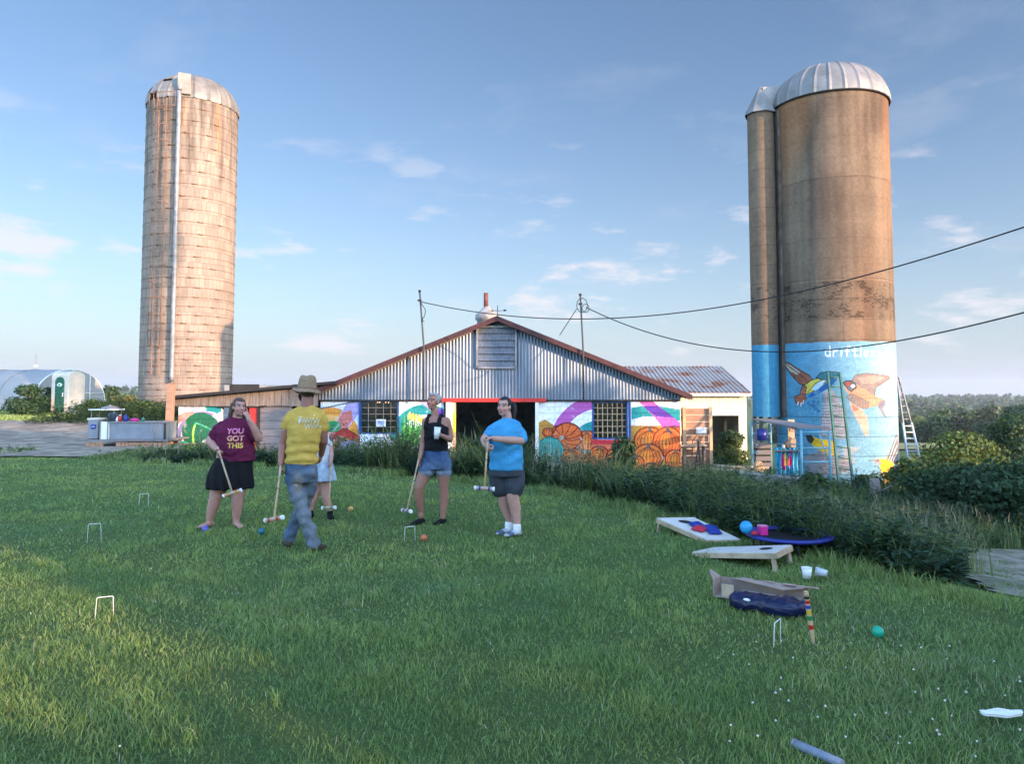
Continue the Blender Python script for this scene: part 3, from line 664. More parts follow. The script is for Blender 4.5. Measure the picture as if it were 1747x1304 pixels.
M['dome_right'] = mk('pale_dome_metal', (.26, .24, .215), .55, .2, 1.5, metal=.3, bump=.15, bscale=5)
M['dark_in'] = mk('dark_inside', (.015, .014, .013), .95, .1)
# ---- left silo
LX, LY, LR = -20.5, 48.0, 2.72
lz = hz1(LX, LY); ltop = P(331, 192, LY).z
s1 = root('stave_silo', 'tall tan concrete stave silo with metal hoops and dull open-panelled dome, behind the lean-to', 'silo', (LX, LY, lz))
M['stave'] = silo_mat('stave_concrete', (.35, .275, .21), (.26, .20, .155), (.11, .085, .065), (8, ltop - lz, -.12, .2), .76, .27, LR, (.38, .2, .08))
m = MB(); m.lathe([(LR, lz - .5), (LR, ltop)], (LX, LY, 0), 96); sh = m.build('shell', M['stave'], s1)
m = MB(); m.lathe([(LR - .12, ltop - 1.5), (LR - .12, ltop + .05), (LR + .02, ltop + .05), (LR + .02, ltop)], (LX, LY, 0), 64); m.lathe([(.01, ltop - 1.5), (LR - .12, ltop - 1.5)], (LX, LY, 0), 64); m.build('rim', M['dark_in'], s1)
m = MB(); dome(m, (LX, LY), LR + .05, 2.2, ltop - .02, 22, holes=((14, 0, 2), (14, 8, 11), (15, 5, 6), (13, 3, 5)), seam=.05)
m.build('dome', M['dome_left'], s1)
zs = []; z = lz + .35
while z < ltop - .3: zs.append(z); z += .36 + .42 * min(1, max(0, (z - lz - 3) / 9)) ** .8 if True else 0
hp = None
for i, z in enumerate(zs):
    if hp is None:
        m = MB(); ring = [(LX + (LR + .012) * math.cos(a), LY + (LR + .012) * math.sin(a), z) for a in np.linspace(0, 2 * math.pi, 73)]; m.tube(ring, .013, 5, False)
        for a in (R(-75), R(-48), R(-100)):
            m.tube([(LX + (LR + .04) * math.cos(a - .06), LY + (LR + .04) * math.sin(a - .06), z), (LX + (LR + .04) * math.cos(a + .06), LY + (LR + .04) * math.sin(a + .06), z)], .035, 6)
        hp = m.build('hoop', M['rust_metal'], s1); hz0 = z
    else:
        c = hp.copy(); COL.objects.link(c); c.parent = s1; c.location = (0, 0, z - hz0)
        # turn the lug positions hoop by hoop
        ang = random.uniform(-.35, .35); c.rotation_euler = (0, 0, ang)
# filling pipe, ladder with cage, roof hatch
fa = Vector((0.392, -0.92, 0)); ra = Vector((0.92, 0.392, 0))
def Sp(beta, off, z): return Vector((LX, LY, 0)) + (fa * math.cos(beta) + ra * math.sin(beta)) * (LR + off) + Vector((0, 0, z))
m = MB(); pb = -.27
pp = [Sp(pb, .28, z) for z in np.linspace(lz + 1.9, ltop + .25, 60)]
pr = [.125 + (.012 if i % 2 else 0) for i in range(60)]
m.tube(pp, pr, 12); m.tube([pp[-1], Sp(pb, .1, ltop + .75), Sp(pb, -.7, ltop + 1.3)], .16, 10)
m.build('fill_pipe', M['galv_dull'], s1)
m = MB(); Mz = Matrix.Rotation(math.atan2(-fa.x, -fa.y) * -1 + math.pi, 3, 'Z')
m.box(Sp(pb + .06, -.12, ltop + .75), (.75, .7, 1.3), Matrix((ra, -fa, Vector((0, 0, 1)))).transposed()); m.build('roof_hatch', M['dome_left'], s1, .03)
m = MB(); lb = -.62
for db in (-.085, .085): m.bar(Sp(lb + db, .22, lz + 2.3), Sp(lb + db, .22, ltop - .2), .05, .05, fa)
for z in np.arange(lz + 2.4, ltop - .2, .38): m.tube([Sp(lb - .085, .22, z), Sp(lb + .085, .22, z)], .018, 5)
for z in np.arange(lz + 3.2, ltop - .3, 1.9):
    m.bar(Sp(lb - .085, 0, z), Sp(lb - .085, .22, z), .03, .03); m.bar(Sp(lb + .085, 0, z), Sp(lb + .085, .22, z), .03, .03)
m.build('ladder', M['rust_metal'], s1)
m = MB()
def cage(z): return [Sp(lb + .03 + .15 * math.cos(a), .22 + .62 * math.sin(a), z) for a in np.linspace(0, math.pi, 11)]
for z in np.arange(lz + 4.0, ltop - .2, .95): m.tube(cage(z), .022, 5)
for k in (2, 5, 8):
    m.tube([cage(lz + 4.0)[k], cage(ltop - .3)[k]], .018, 5)
for a in np.linspace(0, math.pi, 9): pass
m.build('ladder_cage', M['rust_metal'], s1)
m = MB(); m.tube([Sp(lb + a, .5, ltop - .75) for a in np.linspace(-.25, .3, 8)], .03, 5); m.tube([Sp(lb + a, .5, ltop + .1) for a in np.linspace(-.25, .3, 8)], .03, 5)
for a in np.linspace(-.25, .3, 6): m.tube([Sp(lb + a, .5, ltop - .75), Sp(lb + a, .5, ltop + .1)], .02, 5)
m.build('platform_rail', M['rust_metal'], s1)

# ---- right silo
RX, RY, RR = 11.0, 26.0, 1.90
rz = hz1(RX, RY) - .1; rtop = P(1411, 188, RY).z; pz = P(1400, 583, RY - 1.8).z
s2 = root('painted_silo', 'brown concrete silo with white dome and light blue bird mural round its foot', 'silo', (RX, RY, rz))
na, nzz = 420, 760
A_ = np.linspace(0, 2 * np.pi, na, endpoint=False); dens = np.concatenate([np.linspace(rz - .4, pz + .4, 420), np.linspace(pz + .4, rtop, nzz - 420)[1:]])
# finer on the mural side
fcx = math.atan2(-26, -11)
A_ = fcx + np.concatenate([np.linspace(-1.75, 1.75, 400), np.linspace(1.75, 2 * np.pi - 1.75, 62)[1:-1]]); na = len(A_); nzz = len(dens)
AA, ZZ = np.meshgrid(A_, dens); V = np.stack([RX + RR * np.cos(AA).ravel(), RY + RR * np.sin(AA).ravel(), ZZ.ravel()], 1)
i = np.arange(na * nzz).reshape(nzz, na); j = np.roll(i, -1, 1)
Fq = np.stack([i[:-1].ravel(), j[:-1].ravel(), j[1:].ravel(), i[1:].ravel()], 1)
Xp, Yp = toPx(V); front = np.cos(AA.ravel() - fcx) > .02
zr_ = V[:, 2]; arc_ = (AA.ravel() - fcx) * RR
conc = np.array([.215, .15, .095]); cdk = np.array([.095, .062, .04]); Cc = np.tile(conc, (len(V), 1))
v1 = vnoise(arc_ * 3.2, zr_ * .35, 1.0, 61) + .5 * vnoise(arc_ * 9, zr_ * 1.0, 1.0, 62); v2 = vnoise(arc_, zr_, 2.2, 63) + .6 * vnoise(arc_, zr_, 7, 64)
topf = sst(rtop - 3.2, rtop, zr_)
v3 = vnoise(arc_ * 14, zr_ * .5, 1.0, 68); t = np.clip(.36 + .30 * v1 + .16 * v2 + .14 * v3 + .5 * topf * (.7 + .5 * v1), 0, 1)[:, None]; Cc = Cc * (1 - t) + cdk * t
og = np.clip((vnoise(arc_ * 1.2 + 5, zr_ * .25, 1.0, 66) - .55) * 2, 0, 1)[:, None] * (.35 + .65 * topf[:, None]) * .8; Cc = Cc * (1 - og) + np.array([.30, .13, .05]) * og
dr = ((vnoise(arc_ * 9, zr_ * .1, 1.0, 69) > .95) & (zr_ > rtop - .95 + .4 * vnoise(arc_, zr_, 3, 5))); Cc[dr] = Cc[dr] * .8
# form joints
rowh = .66
for kk, zj in enumerate(np.arange(rz + .2, rtop, rowh)):
    strong = kk % 5 == 0 or zj < pz + 2.0
    Cc[np.abs(zr_ - zj - .01 * vnoise(arc_, zr_, 4, 7)) < .014] *= .62 if strong else .85
    odd = (zr_ > zj) & (zr_ < zj + rowh); Cc[odd] *= random.uniform(.9, 1.08)
for k in range(12):
    aj = (k + .3) * RR * 2 * np.pi / 12 - RR * np.pi; Cc[(np.abs(arc_ - aj) < .012) & (zr_ < pz + 2.4)] *= .78
band = (zr_ > pz + .75) & (zr_ < pz + 1.95); pit = (vnoise(arc_, zr_, 9, 71) + .9 * vnoise(arc_, zr_, 45, 72) + .5 * rng.random(len(arc_))) > .8
Cc[band & pit] *= .45; Cc[band] *= .8
P2 = Paint(Xp, Yp, (.2, .2, .2)); P2.C = Cc.copy()
blue = zr_ < pz + .012 * vnoise(arc_, zr_, 5, 77)
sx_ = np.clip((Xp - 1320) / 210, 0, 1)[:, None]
bl = np.array([.045, .22, .33]) * (1 - sx_) + np.array([.20, .36, .41]) * sx_  # blue turns paler to the right: sunlight put into the paint colour
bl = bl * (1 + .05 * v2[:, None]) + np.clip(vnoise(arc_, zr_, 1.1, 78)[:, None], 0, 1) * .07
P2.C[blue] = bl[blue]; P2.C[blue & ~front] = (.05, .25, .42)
save = P2.C.copy()
bk = (.03, .025, .02)
# lettering: d r i f t l e s s
def word(Pn, letters, x0, y0, w, h, lw, c, gap=1.28):
    S = {'d': [[(.85, .45), (.5, .35), (.1, .5), (.1, .85), (.5, 1), (.85, .8)], [(.85, -.1), (.85, 1)]], 'r': [[(.2, .4), (.2, 1)], [(.2, .6), (.5, .38), (.85, .42)]], 'i': [[(.5, .42), (.5, 1)], [(.5, .15), (.5, .2)]],
         'f': [[(.9, 0), (.55, -.05), (.4, .2), (.4, 1)], [(.1, .42), (.8, .42)]], 't': [[(.45, 0), (.45, .85), (.6, 1), (.9, .95)], [(.1, .38), (.85, .38)]], 'l': [[(.5, -.1), (.5, 1)]],
         'e': [[(.1, .7), (.9, .68), (.75, .4), (.35, .38), (.1, .7), (.35, 1), (.85, .93)]], 's': [[(.85, .45), (.4, .38), (.2, .55), (.75, .75), (.7, .97), (.15, .95)]]}
    for ch in letters:
        g = gap * (.62 if ch in 'il' else 1)
        off = -.2 if ch in 'il' else 0
        for st in S[ch]: Pn.stroke([(x0 + (a + off) * w, y0 + b * h) for a, b in st], lw, c)
        x0 += w * g
word(P2, 'drift', 1407, 592, 10.5, 16, 2.1, (.75, .78, .78), 1.22); word(P2, 'less', 1466, 592, 9, 16, 2.0, (.55, .74, .79), 1.22)
# hummingbird
P2.poly([(1338, 618), (1345, 619), (1362, 630), (1380, 640), (1389, 650), (1376, 659), (1364, 655), (1352, 642), (1341, 628)], (.26, .09, .05), line=bk, lw=1.6)
P2.poly([(1340, 620), (1350, 624), (1366, 636), (1360, 640), (1348, 634), (1342, 627)], (.42, .35, .24)); 
for k in range(5): P2.stroke([(1341 + k * 4, 621 + k * 3), (1352 + k * 6, 630 + k * 4.5)], 1.1, bk)
for k in range(4): P2.stroke([(1362 + k * 4, 654 - k * 1), (1352 + k * 7, 636 + k * 3.4)], .9, bk)
P2.poly([(1370, 660), (1382, 650), (1396, 645), (1412, 642), (1408, 652), (1396, 662), (1384, 670), (1372, 674)], (.62, .5, .08), line=bk, lw=1.3)
P2.poly([(1384, 664), (1396, 652), (1408, 648), (1403, 658), (1392, 667)], (.45, .6, .62)); P2.stroke([(1378, 670), (1390, 655), (1404, 648)], 1.2, bk)
P2.poly([(1392, 645), (1400, 636), (1414, 634), (1430, 635), (1434, 638), (1426, 644), (1412, 649), (1400, 648)], (.03, .13, .15), line=bk)
P2.poly([(1396, 664), (1412, 652), (1428, 642), (1434, 638), (1422, 656), (1404, 668), (1384, 678), (1376, 677)], (.015, .10, .27))
P2.poly([(1369, 658), (1376, 660), (1374, 675), (1370, 681), (1364, 674)], (.3, .12, .06), line=bk)
P2.poly([(1355, 677), (1370, 672), (1376, 680), (1371, 688), (1366, 692), (1358, 688)], (.32, .1, .05), line=bk)
for a, b in ((1362, 691), (1367, 693), (1371, 689)): P2.stroke([(a, b - 5), (a - 1, b)], 1.5, (.7, .72, .75))
for k in range(60):
    a = random.uniform(1378, 1398); b = random.uniform(682, 706); P2.stroke([(a, b), (a + random.uniform(-3, 3), b + 3)], .8, (.02, .1, .25))
# swallow
tan = (.50, .26, .15); pale = (.62, .42, .3); gry = (.25, .19, .16)
P2.poly([(1453, 649), (1460, 640), (1478, 637), (1500, 639), (1517, 642), (1518, 646), (1504, 655), (1494, 662), (1492, 675), (1478, 668), (1464, 664)], gry, line=(.15, .11, .1)); P2.poly([(1462, 645), (1490, 641), (1508, 645), (1490, 655), (1470, 655)], (.36, .25, .19))
P2.poly([(1438, 654), (1446, 650), (1454, 651), (1462, 657), (1478, 666), (1494, 676), (1508, 683), (1504, 692), (1490, 694), (1476, 698), (1462, 690), (1450, 676), (1444, 668)], tan)
P2.poly([(1438, 653), (1443, 650), (1452, 650), (1460, 655), (1461, 662), (1452, 669), (1446, 664)], (.12, .13, .15), line=bk); P2.ell(1447, 655, 4, 3.5, (.42, .08, .05)); P2.ell(1455, 659, 3.5, 3, (.65, .68, .7)); P2.stroke([(1438, 654), (1434, 653)], 1.5, bk)
P2.poly([(1452, 672), (1464, 677), (1482, 687), (1480, 698), (1468, 696), (1456, 689), (1444, 678)], gry, a=.8, line=(.15, .11, .1))
for k in range(6): P2.stroke([(1456 + k * 4, 675 + k * 2.3), (1452 + k * 5, 684 + k * 2.4)], .8, (.15, .12, .1))
P2.poly([(1449, 683), (1456, 690), (1470, 697), (1480, 712), (1482, 740), (1480, 746), (1474, 740), (1462, 716), (1452, 698)], (.58, .34, .24)); P2.poly([(1452, 690), (1462, 694), (1466, 700), (1456, 702)], (.4, .19, .12))
P2.poly([(1500, 686), (1511, 682), (1510, 690), (1506, 698), (1512, 712), (1522, 731), (1518, 722), (1506, 708), (1498, 694)], (.2, .18, .2))
# grey unfinished wing behind the ladder, yellow bird, orange bird
P2.poly([(1404, 668), (1418, 664), (1430, 676), (1438, 700), (1446, 742), (1440, 750), (1400, 744), (1402, 716), (1408, 690)], (.30, .29, .29))
for k in range(15): P2.stroke([(1404 + k * 2.6, 672 + k * 1.6), (1400 + k * 3, 742)], .8, (.12, .11, .11))
for k in range(11): P2.stroke([(1402, 690 + k * 5), (1440, 688 + k * 5.5)], .7, (.5, .49, .47))
P2.poly([(1376, 745), (1384, 742), (1392, 748), (1420, 752), (1428, 770), (1430, 780), (1412, 777), (1396, 768), (1384, 758)], (.72, .46, .02)); P2.poly([(1374, 743), (1384, 742), (1390, 750), (1384, 758), (1378, 754)], (.04, .035, .03)); P2.stroke([(1392, 752), (1410, 762), (1424, 778)], 1.2, (.55, .25, .02))
P2.poly([(1372, 780), (1396, 770), (1420, 780), (1452, 784), (1456, 802), (1420, 812), (1380, 808)], (.26, .25, .25)); 
for k in range(14): P2.stroke([(1386, 776 + k * 1.2), (1456, 760 + k * 4)], .8, (.42, .36, .3) if k % 2 else (.14, .13, .13))
P2.poly([(1440, 762), (1468, 764), (1452, 776), (1462, 792), (1440, 786)], (.5, .42, .34), a=.6)
P2.poly([(1498, 782), (1510, 784), (1518, 776), (1526, 786), (1524, 800), (1520, 818), (1514, 832), (1508, 820), (1502, 800)], (.82, .36, .03)); P2.poly([(1510, 780), (1520, 778), (1527, 790), (1516, 792)], (.85, .55, .03))
P2.poly([(1484, 786), (1498, 782), (1504, 790), (1500, 794)], (.28, .26, .27)); P2.stroke([(1482, 786), (1500, 786)], 1.3, bk)
P2.poly([(1530, 738), (1526, 752), (1518, 770), (1512, 784), (1524, 790), (1531, 796), (1535, 760)], (.22, .21, .21)); 
for k in range(8): P2.stroke([(1514 + k * 2, 786), (1529 + k * .4, 742 + k * 6)], .8, (.55, .55, .54) if k % 2 else (.06, .06, .06))
P2.poly([(1514, 818), (1520, 808), (1522, 822), (1514, 834)], (.6, .1, .03))
P2.C[~front | ~blue] = save[~front | ~blue]
wv = np.clip(vnoise(arc_, zr_, 14, 101) * .6 + vnoise(arc_ * 8, zr_ * .5, 1.5, 102) * .5 - .7, 0, .45)[:, None] * blue[:, None]; P2.C = P2.C * (1 - wv) + np.array([.20, .33, .38]) * wv
P2.C[blue] *= (1 + .09 * vnoise(arc_ * 2, zr_ * 6, 3.0, 103) + .05 * vnoise(arc_, zr_, 40, 104))[blue][:, None]
for zj in (P(1400, 680, 24).z, P(1400, 713, 24).z, P(1400, 746, 24).z, P(1400, 780, 24).z, P(1400, 812, 24).z):
    P2.C[blue & (np.abs(zr_ - zj) < .012)] *= .45
M['silo_paint'] = mkcol('painted_concrete', .85, .14, 9, bump=.6, bscale=22, spec=.2)
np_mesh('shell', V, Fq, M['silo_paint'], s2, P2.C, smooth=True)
m = MB(); dome(m, (RX, RY), RR + .06, 1.5, rtop - .02, 26, seam=.03); m.build('dome', M['dome_right'], s2)
m = MB(); m.tube([(RX + (RR + .05) * math.cos(a), RY + (RR + .05) * math.sin(a), rtop - .02) for a in np.linspace(0, 2 * math.pi, 65)], .03, 6, False); m.build('rim', M['dark'], s2)
# chute
CX_, CY_, CR = 8.64, 25.95, .45
cz0 = P(1300, 711, CY_).z; cz1 = P(1292, 195, CY_).z
A2 = np.linspace(0, 2 * np.pi, 72, endpoint=False); D2 = np.linspace(cz0, cz1, 420); AA, ZZ = np.meshgrid(A2, D2)
V = np.stack([CX_ + CR * np.cos(AA).ravel(), CY_ + CR * np.sin(AA).ravel(), ZZ.ravel()], 1); na, nzz = 72, 420
i = np.arange(na * nzz).reshape(nzz, na); j = np.roll(i, -1, 1); Fq = np.stack([i[:-1].ravel(), j[:-1].ravel(), j[1:].ravel(), i[1:].ravel()], 1)
zr_ = V[:, 2]; ar2 = AA.ravel() * CR; t = np.clip(.3 + .2 * vnoise(ar2 * 3, zr_ * .4, 1., 81) + .15 * vnoise(ar2, zr_, 6, 82) + .3 * sst(cz1 - 2.5, cz1, zr_), 0, 1)[:, None]; Cc = conc * (1 - t) + cdk * t
for kk, zj in enumerate(np.arange(rz + .2, rtop, rowh)): Cc[np.abs(zr_ - zj) < .014] *= .7
bb = (zr_ > pz + .75) & (zr_ < pz + 1.95) & ((vnoise(ar2, zr_, 11, 71) + .8 * vnoise(ar2, zr_, 27, 72)) > .7); Cc[bb] *= .55
Cc[zr_ < pz - .03] = (.055, .235, .35)
np_mesh('chute', V, Fq, M['silo_paint'], s2, Cc, smooth=True)
m = MB(); m.lathe([(CR + .1, cz1 - .04), (CR + .09, cz1), (.06, cz1 + .95), (.01, cz1 + .97)], (CX_, CY_, 0), 8, smooth=False)
m.prism([(CX_ + .05, CY_ - .14, cz1 + .02), (CX_ + .05, CY_ - .14, cz1 + .93), (CX_ + .95, CY_ - .14, cz1 + .93), (CX_ + .95, CY_ - .14, cz1 + .02)], (0, .3, 0))
m.build('chute_cap', M['dome_right'], s2)
m = MB(); m.box((CX_ + .47, CY_ - .2, (cz0 + cz1) / 2), (.1, .5, cz1 - cz0)); m.build('chute_web', mk('stained_concrete', (.13, .09, .06), .9, .4, 2, bump=.4), s2)
m = MB(); m.tube([(CX_ + .62, CY_ - .58, rz + 2.4), (CX_ + .6, CY_ - .6, pz + 1.6)], .02, 6); m.build('conduit', M['galv_dull'], s2)
for k, (px, w) in enumerate(((1287, .1), (1298, .1), (1313, .09))):
    a = P(px, 700, 26.2); m = MB(); m.box((a.x, a.y, (rz + cz0 + .02) / 2), (w, w, cz0 + .02 - rz)); m.build('prop_post', M['wood_grey'], s2)

# ================================================================== barn
BY = 25.0
def bx_(px): return P(px, 683, BY).x
def bz_(py): return P(850, py, BY).z
zb = -.95; zc = bz_(683)          # wall foot, eave line
XL, XR, XP = bx_(547), bx_(1160), bx_(848); ZP = P(848, 545, BY).z
XO = bx_(1177); ZO = P(1177, 678, BY).z; ZL = P(545, 668, BY).z
barn = root('dairy_barn', 'low mural-painted barn with corrugated steel gable, red door beam and dark doorway', 'barn', (XP, BY, zb))
# painted block walls: panels between openings
def barn_paint(Pn):
    W_ = (.74, .76, .80); tealc = (.02, .25, .25); pur = (.10, .035, .28); pink = (.42, .10, .36); org = (.62, .13, .03); lil = (.40, .33, .58); ln = (.13, .015, .01)
    X, Y = Pn.X, Pn.Y
    # lean-to panel
    Pn.arc(345, 745, 36, 43, (.30, .2, .42)); Pn.arc(330, 752, 38, 50, (.62, .27, .2), 90, 200); Pn.ell(343, 737, 33, 33, (.015, .13, .06)); Pn.poly([(350, 688), (378, 688), (378, 712), (366, 704), (352, 702)], tealc)
    Pn.stroke([(329, 752), (331, 735), (334, 722), (350, 728), (362, 734)], 2.0, (.1, .5, .25)); Pn.stroke([(330, 756), (329, 738), (332, 726)], 3, (.35, .6, .08))
    Pn.ell(312, 775, 20, 22, (.03, .4, .33)); Pn.ell(352, 762, 10, 12, (.55, .58, .55)); Pn.poly([(362, 710), (376, 703), (376, 725), (370, 716)], (.7, .75, .75))
    # panel left of the left window
    Pn.ell(562, 742, 50, 47, (.66, .26, .04)); Pn.ell(562, 746, 38, 38, (.75, .4, .12)); Pn.poly([(594, 683), (613, 683), (613, 705), (578, 752), (556, 752)], lil); Pn.poly([(584, 704), (600, 700), (602, 716), (576, 752), (560, 748)], (.52, .16, .14))
    Pn.poly([(606, 740), (590, 731), (578, 733), (568, 746), (566, 752), (580, 742), (604, 754), (613, 762), (613, 744)], (.42, .03, .03), line=ln); Pn.poly([(578, 743), (606, 757), (606, 772), (572, 772), (570, 752)], (.25, .12, .07)); 
    for k in range(5): Pn.stroke([(578 + k * 6, 746 + k * 2), (578 + k * 6, 770)], 1.2, (.08, .03, .02))
    Pn.ell(568, 728, 14, 10, (.03, .22, .08)); Pn.ell(596, 768, 20, 16, (.42, .36, .56)); Pn.stroke([(545, 698), (613, 684)], 2.2, (.12, .12, .14))
    # panel between window and door
    c0 = (X > 683) & (X < 757)
    Pn.arc(727, 752, 44, 62, tealc, 0, 180); Pn.arc(740, 748, 28, 50, pur, -5, 88); Pn.poly([(712, 683), (736, 683), (744, 702), (735, 701)], lil, .9); Pn.poly([(738, 697), (757, 697), (757, 735), (750, 722)], pur, .7)
    for k in range(13):
        a = 686 + k * 3.3; Pn.poly([(a - 3, 760), (a + 1, 700 + 5 * math.sin(k * 1.9) + k * .9), (a + 4, 760)], ((.03, .25, .05), (.12, .4, .06), (.02, .16, .05))[k % 3])
    for k in range(5): Pn.ell(698 + k * 5.5, 710 + k * 1.5, 2.6, 7, (.75, .5, .1), 12)
    # right of the door
    Pn.poly([(916, 722), (930, 716), (948, 728), (960, 745), (960, 775), (916, 775)], (.42, .22, .04))
    q = np.hypot(X - 1040, Y - 790); c1 = (X > 918) & (X < 1011)
    Pn.arc(1022, 760, 62, 84, pink, 60, 165); Pn.put(c1 & (Y > 700) & (Y < 752) & (np.hypot(X - 1020, Y - 765) < 47), tealc)
    Pn.put(c1 & (np.hypot(X - 1016, Y - 776) < 44) & (Y < 740), (.7, .72, .74))
    Pn.put(c1 & (np.hypot(X - 1030, Y - 762) < 46) & (Y > 716), tealc)
    for (a, b, rx, ry, k) in ((935, 738, 9, 8, 5), (952, 735, 10, 8, 5), (1001, 752, 17, 17, 6), (976, 780, 20, 15, 7), (962, 757, 11, 12, 5), (1000, 785, 14, 12, 6)): Pn.pumpkin(a, b, rx, ry, org, k, ln)
    Pn.ell(968, 745, 25, 23, org, line=ln, lw=2); 
    for k in range(11):
        a = R(-10 + k * 34); Pn.stroke([(958, 747), (958 + 14 * math.cos(a) + 3, 747 - 12 * math.sin(a)), (968 + 25 * math.cos(a + .35), 745 - 22 * math.sin(a + .35))], 1.5, ln)
    Pn.ell(958, 747, 4, 4, (.35, .3, .25)); Pn.ell(938, 768, 23, 22, (.03, .22, .2), line=(.01, .08, .09)); 
    for k in range(7): Pn.stroke([(930 + k * 3, 750), (918 + k * 7, 765), (920 + k * 6.5, 786)], 1.2, (.1, .38, .3))
    for k in range(40): a = random.uniform(985, 1075); Pn.stroke([(a, 775), (a + random.uniform(-4, 4), random.uniform(748, 762))], .8, (.55, .38, .2), .8)
    # under and right of the window
    Pn.put((X > 1010) & (X < 1078) & (Y > 750), (.55, .12, .06)); Pn.put((X > 1010) & (X < 1078) & (Y > 750) & (Y < 758), (.5, .03, .04))
    for (a, b, rx, ry) in ((1022, 775, 16, 13), (1052, 779, 17, 14), (1036, 798, 20, 13), (1066, 797, 18, 14)): Pn.pumpkin(a, b, rx, ry, org, 6, ln)
    c2 = (X > 1076)
    Pn.put(c2 & (Y > 727), (.40, .22, .04))
    Pn.poly([(1077, 696), (1100, 692), (1130, 694), (1161, 699), (1161, 719), (1130, 712), (1100, 711), (1077, 716)], tealc)
    Pn.poly([(1087, 683), (1112, 683), (1135, 702), (1161, 722), (1161, 735), (1134, 734), (1118, 714)], pink)
    Pn.poly([(1096, 693), (1122, 693), (1142, 706), (1150, 713), (1120, 711), (1108, 703)], pur)
    for (a, b, rx, ry, k) in ((1108, 752, 26, 23, 8), (1150, 738, 18, 10, 5), (1139, 754, 25, 25, 8), (1152, 783, 17, 15, 6), (1106, 780, 26, 22, 8), (1112, 805, 16, 14, 6), (1136, 808, 18, 13, 6), (1156, 808, 12, 10, 5), (1085, 790, 14, 12, 5)): Pn.pumpkin(a, b, rx, ry, org if (k + a) % 2 else (.68, .17, .03), k, ln)
    Pn.stroke([(1138, 733), (1146, 739)], 4, (.06, .06, .07))
M['mural'] = mkcol('mural_paint', .8, .16, 14, brick=(.4, .2), spec=.25)
def mural_wall(name, x0, x1, z0, z1, Yw, par, thick=.2):
    nx = max(2, int((x1 - x0) / .016)); nz = max(2, int((z1 - z0) / .016))
    X, Z = np.meshgrid(np.linspace(x0, x1, nx), np.linspace(z0, z1, nz)); V = np.stack([X.ravel(), np.full(X.size, Yw), Z.ravel()], 1)
    i = np.arange(nx * nz).reshape(nz, nx); Fq = np.stack([i[:-1, :-1].ravel(), i[:-1, 1:].ravel(), i[1:, 1:].ravel(), i[1:, :-1].ravel()], 1)
    a, b = toPx(V); Pn = Paint(a, b, (.74, .76, .80)); barn_paint(Pn)
    dirt = np.clip(vnoise(V[:, 0], V[:, 2], 3, 91) * .5 + .2, 0, 1) * sst(zb + .7, zb, V[:, 2]); C = Pn.C * (1 - dirt[:, None] * .5)
    br_ = 1 + .10 * vnoise(V[:, 0] * 1.5, V[:, 2] * 5, 3.5, 93) + .06 * vnoise(V[:, 0], V[:, 2], 40, 94); C = C * br_[:, None]
    wv = np.clip(vnoise(V[:, 0], V[:, 2], 16, 95) * .6 + vnoise(V[:, 0] * 6, V[:, 2] * .6, 2.5, 96) * .5 - .62, 0, .5)[:, None]; C = C * (1 - wv) + np.array([.52, .51, .49]) * wv
    zrow = (V[:, 2] - zb) / .2; fr = np.abs(zrow - np.round(zrow)) * .2; xs_ = V[:, 0] / .4 + .5 * (np.floor(zrow) % 2); fx_ = np.abs(xs_ - np.round(xs_)) * .4; C[(fr < .009) | (fx_ < .009)] *= .78
    n = len(V); bk_ = np.array([[x0, Yw + .01, z0], [x1, Yw + .01, z0], [x1, Yw + .01, z1], [x0, Yw + .01, z1], [x0, Yw + thick, z0], [x1, Yw + thick, z0], [x1, Yw + thick, z1], [x0, Yw + thick, z1]])
    sd = np.array([[4, 7, 6, 5], [0, 3, 7, 4], [1, 5, 6, 2], [3, 2, 6, 7], [0, 4, 5, 1], [0, 1, 2, 3]]) + n
    V2 = np.concatenate([V, bk_]); C = np.concatenate([C, np.tile((.7, .7, .7), (8, 1))])
    o = np_mesh(name, V2, [Fq, sd], M['mural'], par, C); return o
xw = lambda px: P(px, 720, BY).x
zw = lambda py: P(850, py, BY).z
mural_wall('wall', XL, xw(613), zb, zc, BY, barn); mural_wall('wall', xw(613), xw(680.5), zb, zw(741), BY, barn); mural_wall('wall', xw(680.5), xw(757), zb, zc, BY, barn)
mural_wall('wall', xw(919), xw(1010), zb, zc, BY, barn); mural_wall('wall', xw(1010), xw(1071), zb, zw(750), BY, barn); mural_wall('wall', xw(1071), XR, zb, zc, BY, barn)
# other walls and floor
m = MB(); DEP = 18.0
m.box((XL + .1, BY + .2 + DEP / 2, (zb + zc) / 2), (.2, DEP, zc - zb)); m.box((XR - .1, BY + .2 + DEP / 2, (zb + zc) / 2), (.2, DEP, zc - zb)); m.box(((XL + XR) / 2, BY + DEP + .3, (zb + zc + 1.4) / 2), (XR - XL, .2, zc + 1.4 - zb))
m.build('rear_wall', M['concrete_low'], barn)
m = MB(); m.box(((XL + XR) / 2, BY + .2 + DEP / 2, zb - .06), (XR - XL, DEP, .1)); m.build('floor', M['dark'], barn)
